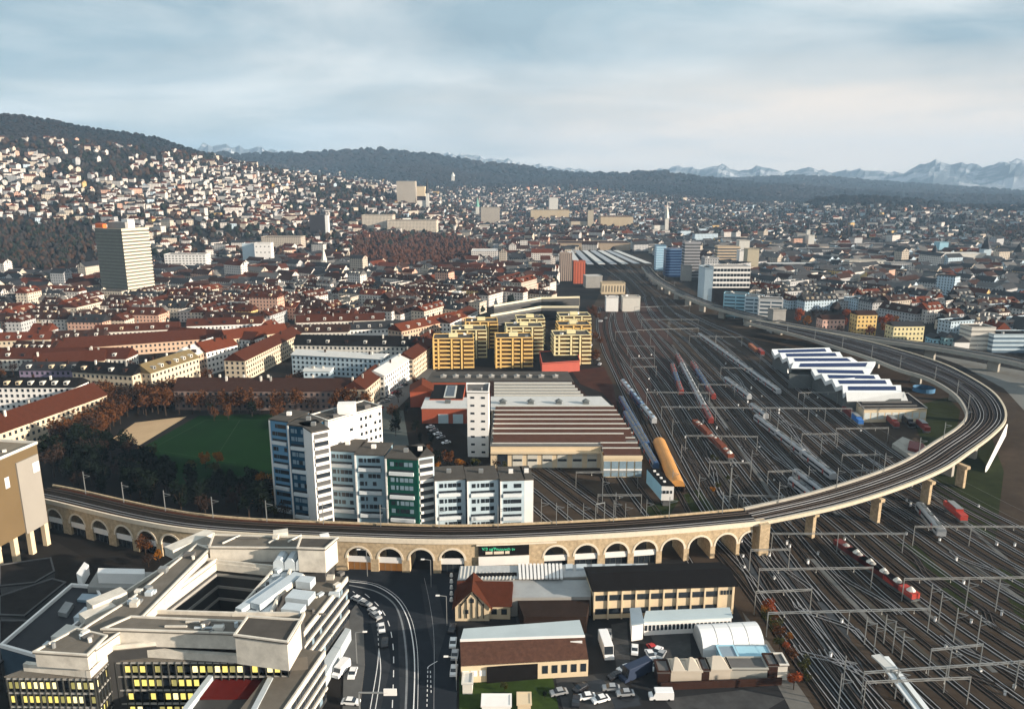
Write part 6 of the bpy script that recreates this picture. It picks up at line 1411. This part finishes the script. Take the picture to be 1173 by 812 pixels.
# trees scattered through the town, and the wooded hilltops
TM=[mat('town_tree_dark',(.013,.017,.012),.95,.5,.1),mat('town_tree_brown',(.045,.026,.017),.95,.5,.1),mat('town_tree_grey',(.030,.025,.023),.95,.5,.1)]
B=Bulk()
for x,y,r in trees:
    z=terr(x,y)
    if (y>1300 and free(x,y,0)) or okbld(x,y,0): bulktree(B,x,y,z,r,r*rnd.uniform(1.6,2.4),rnd.choice(TM),rnd)
for pl,n,r0 in (([(402,300),(405,272),(480,266),(560,280),(562,300),(470,308)],900,5.5),([(-60,308),(-60,262),(104,255),(104,285),(60,312)],900,5),([(1100,262),(1173,258),(1173,280),(1110,275)],300,6),([(1070,352),(1150,345),(1160,366),(1100,372)],25,6),([(105,262),(170,258),(175,330),(180,345),(60,345)],160,5),([(0,330),(90,322),(130,345),(0,352)],40,6)):
    xs=[p[0] for p in pl]; ys=[p[1] for p in pl]; k=0; tr=0
    while k<n and tr<n*30:
        tr+=1
        u=rnd.uniform(min(xs),max(xs)); v=rnd.uniform(min(ys),max(ys)); x,y=GT(u,v)
        if inpoly(u,v,pl) and free(x,y,2): k+=1; bulktree(B,x,y,terr(x,y),r0*rnd.uniform(.6,1),r0*rnd.uniform(1.6,2.4),mat('wood_russet',(.060,.026,.016),.95,.5,.05) if pl[0][0]==402 else rnd.choice(TM),rnd)
B.finish('distant_trees')
B=Bulk(); FD=mat('hill_forest_haze_blue',(.010,.015,.020),.95,.5,.01); FB_=mat('hill_forest_brown',(.017,.016,.018),.95,.5,.01)  # blue of distant haze is put into the forest colour
d=1500.0
while d<7600:
    st_=13 if d<2800 else (30 if d<4600 else 50); n=int(d*radians(80)/st_)
    for i in range(n):
        a=radians(-40)+radians(80)*(i+rnd.random())/n; dd=d+rnd.uniform(-st_,st_)*.5; x,y=dd*sin(a),dd*cos(a); z=terr(x,y)
        if z<22: continue
        u,v=px(x,y,z)
        if v>interp(VL,u)+ (3 if d<2800 else 2) or u<-30 or u>1205: continue
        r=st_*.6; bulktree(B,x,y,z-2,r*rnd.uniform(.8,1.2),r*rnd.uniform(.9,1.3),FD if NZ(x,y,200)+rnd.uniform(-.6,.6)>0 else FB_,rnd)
    d+=st_*.9
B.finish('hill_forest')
# ------------------------------------------------------------------ trains
def coach(t,x,y,a,z,L_,body,roofm,stripe_m=GLASS,W_=2.9,cab=False):
    c,s=cos(a),sin(a); T=lambda px_,py_,pz: (x+px_*c-py_*s,y+px_*s+py_*c,z+pz)
    prof=[(-W_/2,1.0),(-W_/2,3.1),(-W_/2+.25,3.7),(-W_/2+.9,4.05),(W_/2-.9,4.05),(W_/2-.25,3.7),(W_/2,3.1),(W_/2,1.0)]
    k=1.0 if cab else .35
    mb=MB(); mb.loft([[T(-L_/2,p,q) for p,q in prof],[T(L_/2-k,p,q) for p,q in prof],[T(L_/2,p*.92,1.0+(q-1.0)*.9) for p,q in prof]]); o=mb.build('carriage',body,t)
    mb=MB(); mb.loft([[T(-L_/2+.1,p*1.01,q+.04) for p,q in prof[3:5]],[T(L_/2-k,p*1.01,q+.04) for p,q in prof[3:5]]],cap=False,closed=False); mb.build('carriage_roof',roofm,o)  # narrow roof strip; sunlit edges are put in as pale body shoulders
    for f in (-.34,.0,.3): MB().prism(rect(*T(L_*f,0,0)[:2],2.6,1.2,a),z+4.1,z+4.4).build('air_conditioner',METALD,o)
    for f in (-.25,.25):
        for sg in (-1,1): MB().prism(rect(*T(L_*f,sg*(W_/2+.03),0)[:2],1.3,.06,a),z+1.1,z+3.0).build('door',TRDOOR,o)
    mb=MB()
    for sg in (-1,1):
        q=[T(-L_/2+.8,sg*(W_/2+.02),2.0),T(L_/2-1.2,sg*(W_/2+.02),2.0),T(L_/2-1.2,sg*(W_/2+.02),2.9),T(-L_/2+.8,sg*(W_/2+.02),2.9)]; mb.poly(q)
    mb.build('window_strip',stripe_m,o)
    mb=MB(); mb.prism(rect(*T(-L_*.32,0,0)[:2],3.2,2.3,a),z+.25,z+1.0); mb.prism(rect(*T(L_*.32,0,0)[:2],3.2,2.3,a),z+.25,z+1.0); mb.build('bogie',METALD,o)
def train(p,q,label,body,roofm,cat='passenger train',name='passenger_train',CL=24.0,z=.2,group=None,ends=None):
    A=G(*p,z+3.8) if 1 else p; B_2=G(*q,z+3.8); Lt=hypot(B_2[0]-A[0],B_2[1]-A[1]); n=max(1,round(Lt/CL)); cl=Lt/n; a=atan2(B_2[1]-A[1],B_2[0]-A[0])
    t=thing(name,label,cat,(*cen([A,B_2]),z),group)
    for k in range(n):
        f=(k+.5)/n; b_=ends if ends and k in (0,n-1) else body
        coach(t,lerp(A[0],B_2[0],f),lerp(A[1],B_2[1],f),a+(pi if k==0 else 0),z,cl-.7,b_,roofm,cab=k in(0,n-1))
    return t
TRDOOR=mat('train_door',(.25,.05,.04),.5,.1,1); TRW=mat('train_white',(.36,.37,.38),.4,.08,1); TRS=mat('train_silver_roof',(.11,.115,.12),.45,.12,1); TRD=mat('train_dark_roof',(.09,.09,.095),.6,.2,1); TRR=mat('train_red',(.22,.035,.025),.45,.1,1); TRB=mat('train_navy',(.03,.07,.16),.4,.1,1)
TL=[((801,381),(893,446),'long silver roofed train on the far side of the yard',TRW,TRS,None),((831,431),(859,452),'short silver roofed train next to the long one',TRW,TRS,None),((861,461),(878,474),'single silver carriage standing in the middle of the yard',TRW,TRS,None),((866,474),(956,542),'long silver roofed train pointing to the curved bridge',TRW,TRS,None),((911,536),(946,562),'short twin train with white roof just before the bridge',TRW,TRS,None),((906,545),(934,566),'white roofed train beside it closest to the bridge parapet',TRW,TRD,None),
 ((776,405),(815,479),'grey train with red ends in the centre of the yard',TRW,TRD,TRR),((793,413),(818,452),'dark roofed train with one red end right of the grey red-ended one',TRB,TRD,TRR),((770,416),(781,447),'short dark train with red nose',TRB,TRD,TRR),((713,434),(750,479),'blue and white train near the depot roofs',TRB,mat('train_pale_blue_roof',(.25,.36,.48),.45,.15,1),TRW),((711,453),(742,507),'navy train alongside the depot wall',TRB,TRD,TRB),((716,470),(752,530),'second navy train nearest the orange barrel roof',TRB,TRD,TRB),
 ((1053,574),(1080,606),'white roofed train emerging from under the curved bridge',TRW,TRS,None),((936,398),(947,404),'x',None,None,None)]
for p,q,l,b,r,e in TL:
    if b: train(p,q,l,b,r,ends=e)
def wagon(x,y,a,label,body,kind=0,L_=13,group=None,loc=False):
    t=thing('locomotive' if loc else 'freight_wagon',label,'locomotive' if loc else 'freight wagon',(x,y,.2),group); c,s=cos(a),sin(a); z=.2
    MB().prism(rect(x,y,L_,2.7,a),z+.9,z+1.3,bot=True).build('chassis',METALD,t)
    for f in (-.32,.32): MB().prism(rect(x+f*L_*c,y+f*L_*s,2.8,2.2,a),z+.1,z+.9).build('bogie',METALD,t)
    if loc:
        MB().prism(rect(x,y,L_*.94,2.6,a),z+1.3,z+3.3).build('engine_hood',body,t); MB().prism(rect(x-L_*.05*c,y-L_*.05*s,L_*.5,2.8,a),z+1.3,z+4.0).build('cab',body,t); MB().prism(rect(x-L_*.05*c,y-L_*.05*s,L_*.52,2.4,a),z+4.0,z+4.3).build('cab_roof',METAL,t)
    elif kind==0:
        MB().prism(rect(x,y,L_*.92,2.8,a),z+1.3,z+2.9,top=False).build('wagon_body',body,t); MB().cyl(x+L_*.3*c,y+L_*.3*s,z+2.95,z+4.1,1.35,.25,8).build('hopper_cover',WHD,t); MB().cyl(x-L_*.1*c,y-L_*.1*s,z+2.95,z+3.6,1.2,.4,8).build('hopper_cover',GREYW,t); MB().prism(rect(x,y,L_*.92,2.8,a),z+2.8,z+2.95).build('wagon_top',body,t)
    else: MB().prism(rect(x,y,L_*.94,2.7,a),z+1.3,z+3.7).build('container_box',body,t)
    return t
for k in range(5):
    f=k/4; u,v=lerp(972,1032,f),lerp(630,672,f); x,y=G(u,v,2); u2,v2=lerp(972,1032,f+.1),lerp(630,672,f+.1); b=G(u2,v2,2); wagon(x,y,atan2(b[1]-y,b[0]-x),f'red hopper wagon with pale covers, {ORD[k]} from top of the red string under the bridge',mat('wagon_red',(.13,.022,.018),.6,.25,.8) if k<4 else mat('wagon_bright_red',(.38,.04,.025),.6,.15,.8),0,group='red hopper wagons')
for k,(u,v,lab,m_,kd,lc) in enumerate([(1094,587,'bright red locomotive beyond the bridge pier',mat('loco_red',(.40,.04,.025),.5,.1,1),1,True),(1022,484,'red locomotive left of the dark ones at the yard workshop',TRR,1,True),(1040,484,'dark locomotive between the red ones at the yard workshop',CARB,1,True),(1057,489,'red locomotive right of the dark one at the yard workshop',TRR,1,True),(972,474,'dark red wagon behind the blue locomotive',mat('wagon_red',(.13,.022,.018)),1,False),(981,481,'blue locomotive coming out of the zigzag shed',mat('loco_blue',(.04,.16,.45),.5,.1,1),1,True),(863,400,'orange brown goods box near the rear of the yard',mat('goods_orange',(.28,.11,.06),.8,.3,.5),1,False),(871,404,'red ended goods box behind the orange brown one',TRR,1,False)]):
    x,y=G(u,v,1.5); b=G(u+8,v+7,1.5); wagon(x,y,atan2(b[1]-y,b[0]-x),lab,m_,kd,14 if k!=6 else 22,loc=lc)
for k in range(5):
    u,v=lerp(800,832,k/4),lerp(488,519,k/4); x,y=G(u,v,1.5); b=G(u+8,v+8,1.5); wagon(x,y,atan2(b[1]-y,b[0]-x),f'open rust red wagon, {ORD[k]} from top in the rusty string mid yard',mat('wagon_rust',(.16,.05,.03),.8,.4,.6),1 if k%2 else 0,group='rusty wagons mid yard')
t=thing('loading_ramp','dark red roofed loading ramp with pale edge inside the bridge bend','loading ramp',(*G(1045,515),0)); MB().prism([G(1022,508,2),G(1046,524,2),G(1064,522,2),G(1060,510,2),G(1034,500,2)],0,2).build('ramp',CONC,t); MB().prism([G(1040,512,3.5),G(1062,518,3.5),G(1058,508,3.5),G(1042,504,3.5)],2,3.5).build('shelter_roof',mat('wagon_red',(.13,.022,.018)),t)
# ------------------------------------------------------------------ catenary gantries and masts
def gantry(u0,v0,u1,v1,label,h=7.2,n=2,bright=False,base=0,lean=0,wd=.26):
    a=G(u0,v0,h+base); b=G(u1,v1,h+base); m_=METAL if bright else GM
    t=thing('catenary_gantry',label,'catenary gantry',(*cen([a,b]),base),'catenary gantries over the tracks',True); L_=hypot(b[0]-a[0],b[1]-a[1])
    mb=MB(); mb.beam((*a,base+h+.25),(*b,base+h+.25),wd,.12); mb.beam((*a,base+h-.25),(*b,base+h-.25),wd,.12); k=max(3,int(L_/4))
    for i in range(k):
        p=(lerp(a[0],b[0],i/k),lerp(a[1],b[1],i/k),base+h-.35); q=(lerp(a[0],b[0],(i+1)/k),lerp(a[1],b[1],(i+1)/k),base+h+.25); mb.beam(p,q,.1) if i%2 else mb.beam((p[0],p[1],base+h+.35),(q[0],q[1],base+h-.35),.1)
    mb.build('lattice_beam',m_,t)
    npst=n+int(L_/38)
    for i in range(npst):
        f=i/(npst-1); x,y=lerp(a[0],b[0],f),lerp(a[1],b[1],f); MB().beam((x,y,base-.5),(x,y,base+h+.4),.2).build('post',m_,t)
    k=max(1,int(L_/9))
    for i in range(k):
        mb=MB(); f=(i+.5)/k; x,y=lerp(a[0],b[0],f),lerp(a[1],b[1],f); mb.beam((x,y,base+h-.4),(x,y,base+h-1.3),.06); mb.cyl(x,y,base+h-1.35,base+h-1.05,.13,n=6); mb.build('insulator',WHD,t)
    return t
GM=mat('gantry_grey_steel',(.24,.24,.23),.6,.2,.5,metal=.2)
for i,g_ in enumerate([(885,611,1036,611),(870,652,1000,650),(866,678,930,675),(880,702,1066,697),(990,770,1178,757),(992,781,1112,776),(1036,663,1178,661),(1048,603,1178,603),(1067,744,1126,738),(758,466,946,468),(719,396,750,397),(723,410,750,410),(725,420,752,420),(741,449,813,450),(786,499,868,500),(813,529,861,530),(846,567,899,569),(880,540,913,539),(685,567,735,567),(660,541,731,540),(826,421,862,422),(878,467,976,468),(919,497,960,497),(958,491,1018,490),(965,521,1008,521),(975,539,1010,539),(727,352,790,350),(735,366,800,366),(730,378,800,376),(915,450,960,449),(705,380,730,380),(790,385,850,386),(800,440,842,441),(860,630,905,629)]):
    gantry(*g_,('bright long' if i in(8,9) else 'long' if g_[2]-g_[0]>100 else ('short' if g_[2]-g_[0]<50 else 'grey'))+' steel gantry over tracks',bright=i in (8,9,4,0,3,11,10))
mp_=None
def mast(x,y,h,label,group,z=0,arm=True,m_=None):
    t=thing('catenary_mast',label,'mast',(x,y,z),group,True); mb=MB(); mb.beam((x,y,z-.3),(x,y,z+h),.22 if h<14 else .45); mb.build('pole',m_ or METAL,t)
    if arm: mb=MB(); mb.beam((x,y,z+h*.86),(x+2.6,y-.6,z+h*.82),.14); mb.beam((x,y,z+h*.7),(x+2.4,y-.6,z+h*.81),.1); mb.build('bracket_arm',m_ or METAL,t)
    return remember(t)
M0=None
def putmast(x,y,z=0,lab='slim grey catenary mast',grp='catenary masts',h=9.5):
    global M0
    if M0 is None: M0=mast(x,y,h,lab,grp,z); return
    r=dup(M0,(x,y,z),0,None,grp,lab,True); r.scale=(1,1,h/9.5)
for i in range(8,119,9): putmast(far_[i][0]+.2,far_[i][1]-.9,VZ,'slim mast on stone viaduct','masts on the viaducts',8.5)
for i in range(3,88,6): putmast(lerp(bn[i][0],bf[i][0],.93),lerp(bn[i][1],bf[i][1],.93),VZ,'slim mast on the curved bridge','masts on the viaducts',9)
for i in range(2,50,4): putmast(rf[i][0]*.9+rn[i][0]*.1,rf[i][1]*.9+rn[i][1]*.1,9,'slim mast on the rear viaduct','masts on the viaducts',8)
for u,v in [(990,738),(1001,746),(1012,737),(1022,748),(1032,756),(1064,700),(1075,712),(1092,735),(1105,700),(1118,745),(1162,790),(835,585),(960,812),(965,790),(1025,800),(1085,780),(1140,700),(668,604),(650,600),(716,603),(620,600),(985,560),(1000,540),(905,520),(925,560),(890,500),(860,540),(870,420),(820,395),(790,360),(765,380),(745,395),(770,500),(780,530),(800,570),(770,560),(850,600),(920,470),(940,520),(690,575),(705,590),(740,600)]:
    x,y=G(u,v); putmast(x,y,0,'track mast','masts between the tracks',random.uniform(9,12))
A_=G(835,584); mast(A_[0],A_[1],17,'tallest lattice mast of the yard','masts between the tracks')
# contact wires
wm_=mat('contact_wire',(.16,.16,.16),.6,.1,1)
wr=bpy.data.objects.new('contact_wires',None)
mb=MB()
for k in range(0,NT,2):
    t=k/(NT-1); pts=[G(*yard(t,v)) for v in (440,500,560,610,700,820)]
    for a,b in zip(pts,pts[1:]): mb.beam((*a,6.4),(*b,6.4),.05)
o=mb.build('contact_wires',wm_); tag(o,kind='stuff')
# small signals, cabinets: low white boxes scattered between rails
rb=random.Random(5); ns=0
SG=None
for k in range(95):
    v=rb.choice([rb.uniform(400,590),rb.uniform(612,800)]); u,_=yard(rb.random(),v)
    if u>1165: continue
    x,y=G(u,v); 
    if not free(x,y,2): continue
    if SG is None:
        SG=thing('track_signal','small white track signal box among the rails','track signal',(x,y,0),'small signal boxes scattered over the rail yard'); MB().box(x,y,0,.8,.6,.5).build('cabinet',PAINT,SG); MB().box(x,y,.8,.95,.8,.7).build('lid',METAL,SG); remember(SG); AUTO.append((SG,SG['label'],(x,y,1)))
    else: r=dup(SG,(x,y,0),rb.uniform(0,1),(1,1,rb.uniform(.7,1.8)),SG['group']); AUTO.append((r,'small white track signal box',(x,y,1)))
# ------------------------------------------------------------------ cars
def make_car(name,label,cat,x,y,L_,W_,Hc,m_,van=False):
    t=thing(name,label,cat,(x,y,.06)); P_=lambda px_,py_,pz:(x+px_,y+py_,.06+pz)
    body=[(-L_/2,.35),(-L_/2+.1,.85),(-L_/2+.95,.95),(L_/2-.7,.98),(L_/2-.05,.85),(L_/2,.4)] if not van else [(-L_/2,.35),(-L_/2+.05,1.1),(-L_/2+.9,1.3),(-L_/2+1.4,Hc),(L_/2-.1,Hc),(L_/2,1.9),(L_/2,.4)]
    mb=MB(); R=[]
    for s_ in (-W_/2,-W_/2+.12,W_/2-.12,W_/2): R.append([P_(a,s_,b if abs(s_)<W_/2-.05 else b*.97) for a,b in body])
    mb.loft(R); b_=mb.build('body',m_,t)
    if not van:
        gh=[(-L_/2+1.0,.94),(-L_/2+1.7,Hc-.04),(L_/2-1.2,Hc-.04),(L_/2-.5,.95)]; mb=MB(); mb.loft([[P_(a,-W_/2+.12,b) for a,b in gh],[P_(a,W_/2-.12,b) for a,b in gh]]); mb.build('windows',GLASS,t)
        mb=MB(); mb.box(x+.28,y,.06+Hc-.06,.06+Hc,L_-3.0,W_-.34); mb.build('roof',m_,t)
    else:
        mb=MB(); mb.loft([[P_(-L_/2+.92,-W_/2+.1,1.32),P_(-L_/2+1.42,-W_/2+.1,Hc-.2)],[P_(-L_/2+.92,W_/2-.1,1.32),P_(-L_/2+1.42,W_/2-.1,Hc-.2)]],cap=False,closed=False); mb.poly([P_(-L_/2+.86,-W_/2+.1,1.34),P_(-L_/2+.86,W_/2-.1,1.34),P_(-L_/2+1.32,W_/2-.1,Hc-.2),P_(-L_/2+1.32,-W_/2+.1,Hc-.2)]); mb.build('windscreen',GLASS,t)
    for a in (-L_*.3,L_*.3):
        for s_ in (-W_/2+.08,W_/2-.08):
            q=MB(); q.beam(P_(a,s_-.1,.32),P_(a,s_+.1,.32),.66,n=8); q.build('wheel',TYRE,t)
    return remember(t)
CP={}
def car(u,v,a,label,kind='car',m_=CARW,auto=True,group=None,z=.06):
    x,y=G(u,v); k=(kind,m_.name); ang=radians(a)
    if k not in CP:
        d=dict(car=('parked_car','car',4.4,1.8,1.45),van=('delivery_van','van',5.8,2.1,2.5),truck=('box_truck','truck',9.0,2.5,3.6))[kind]
        CP[k]=make_car(d[0],label,d[1],x,y,d[2],d[3],d[4],m_,kind!='car'); t=CP[k]; t.rotation_euler=(0,0,ang)
        if group: t['group']=group
        if auto: AUTO.append((t,label,(x,y,1)))
        return t
    r=dup(CP[k],(x,y,z),ang,None,group,label,auto)
    if not group and 'group' in r: del r['group']
    return r
landmark('curving street',445,710)
for i,(u,v,a,m_,l) in enumerate([(410,688,150,CARW,'white car at the head of the street queue'),(418,693,150,CARS,'silver car behind the leading white one in the street'),(429,702,140,CARW,'white car third in the street queue'),(430,707,135,CARS,'silver car fourth in the street queue'),(437,721,105,CARW,'large white car on its own in mid street'),(441,738,98,CARB,'black car last in the street queue'),(404,773,90,CARW,'white car parked beside the large white van')]): car(u,v,a,l,'car',m_,False,'cars queuing in the curving street')
car(391,770,70,'large white van parked by the office street canopy','van',CARW,False)
car(402,806,175,'white car at the bottom edge of the curving street','car',CARW,False)
car(694,745,95,'white and green box truck standing in the works yard','truck',CARW,False); 
car(728,774,32,'dark blue box truck standing between white cars','truck',mat('dark_blue_tarpaulin',(.018,.030,.060),.6,.2,.6),False)
car(757,800,0,'white van at the bottom of the works yard','van',CARW,False)
for i,(u,v,a,m_) in enumerate([(716,768,25,CARW),(700,790,0,CARS),(716,796,5,CARS),(672,800,10,CARW),(727,746,80,CARW),(753,748,60,CARW),(757,752,60,CARS),(748,745,110,CARR),(745,752,100,CARW),(519,738,90,CARW),(521,752,90,CARS),(518,722,85,CARB),(520,770,90,CARW),(660,805,80,CARB),(688,803,20,CARW),(640,795,15,CARS),(752,765,60,CARW),(697,728,85,CARS),(705,776,30,CARB),(665,790,40,CARB)]): car(u,v,a,{'white_car_paint':'white','silver_car_paint':'silver','black_car_paint':'black','red_car_paint':'red'}[m_.name]+' car in works yard','car',m_,True,'cars parked about the works yard')
for i,(u,v) in enumerate([(493,490),(497,494),(501,498),(505,502),(511,508)]): car(u,v,30,('silver' if i%2 else 'white')+' forecourt car','car',CARS if i%2 else CARW,True,'cars parked on the depot forecourt')
for i in range(18):
    u=lerp(430,478,rb.random()); v=lerp(470,424,(u-430)/48)+rb.uniform(-2,4); m_=rb.choice([CARW,CARB,CARS,CARR]); car(u,v,35,{'white_car_paint':'white','silver_car_paint':'silver','black_car_paint':'black','red_car_paint':'red'}[m_.name]+' car in lit street','car',m_,True,'cars in the lit diagonal street')
for i in range(9): u,v=lerp(700,760,rb.random()),lerp(372,362,rb.random()); car(rb.uniform(672,700),rb.uniform(358,420),70,'small car by the tracks','car',rb.choice([CARW,CARS]),True,'cars by the tracks')
def lamp(u,v,label,a=0,h=9):
    x,y=G(u,v); t=thing('street_lamp',label,'street lamp',(x,y,0),'street lamps'); mb=MB(); mb.beam((x,y,0),(x,y,h),.2); mb.beam((x,y,h),(x+cos(a)*2.2,y+sin(a)*2.2,h+.3),.16); mb.build('pole',METAL,t); mb=MB(); mb.box(x+cos(a)*2.4,y+sin(a)*2.4,h+.15,h+.4,1.1,.45,a); mb.build('lamp_head',WH,t)
for i in range(16):
    u,v=lerp(530,632,rb.random()),lerp(776,806,rb.random()); x,y=G(u,v)
    if free(x,y,1): plant(rb.choice(['olive','olive','dark','orange']),x,y,rb.uniform(1.6,3),'low garden shrub','garden shrubs by the street',0)
lamp(494,672,'street lamp in front of the open dark arch',pi); lamp(512,716,'street lamp at the right kerb beside the timbered house',pi); lamp(421,660,'street lamp at the lit shop arches',pi); lamp(523,790,'street lamp by the garden hut',pi); lamp(409,760,'street lamp near the parked van',0)
for i in range(5): x,y=G(517,660+7*i); tag(MB().cyl(x,y,0,1.1,.55,.4,8).build('street_bollard',WH),f'{ORD[i]} white bollard counting down along the right side of the street','bollard','white bollards by the market hall')
t=thing('lane_sign_gantry','white horizontal arm with a sign board over the street at the bottom','sign gantry',(*G(425,795),0)); a=G(411,793,6); b=G(444,793,6); m_=MB(); m_.beam((*a,6),(*b,6),.3); m_.beam((*a,0),(*a,6),.3); m_.build('arm',METAL,t); MB().box(b[0]+.6,b[1],5.3,7.0,3.0,.3).build('sign_board',WH,t)
t=thing('catenary_mast_pair','white paired portal mast beside the low white slab','mast',(*G(688,600),0)); a=G(682,604); b=G(692,602); m_=MB(); m_.beam((*a,0),(*a,9),.3); m_.beam((*b,0),(*b,9),.3); m_.beam((*a,9),(*b,9),.3); m_.build('portal_frame',METAL,t)

flush_windows(); finalize()
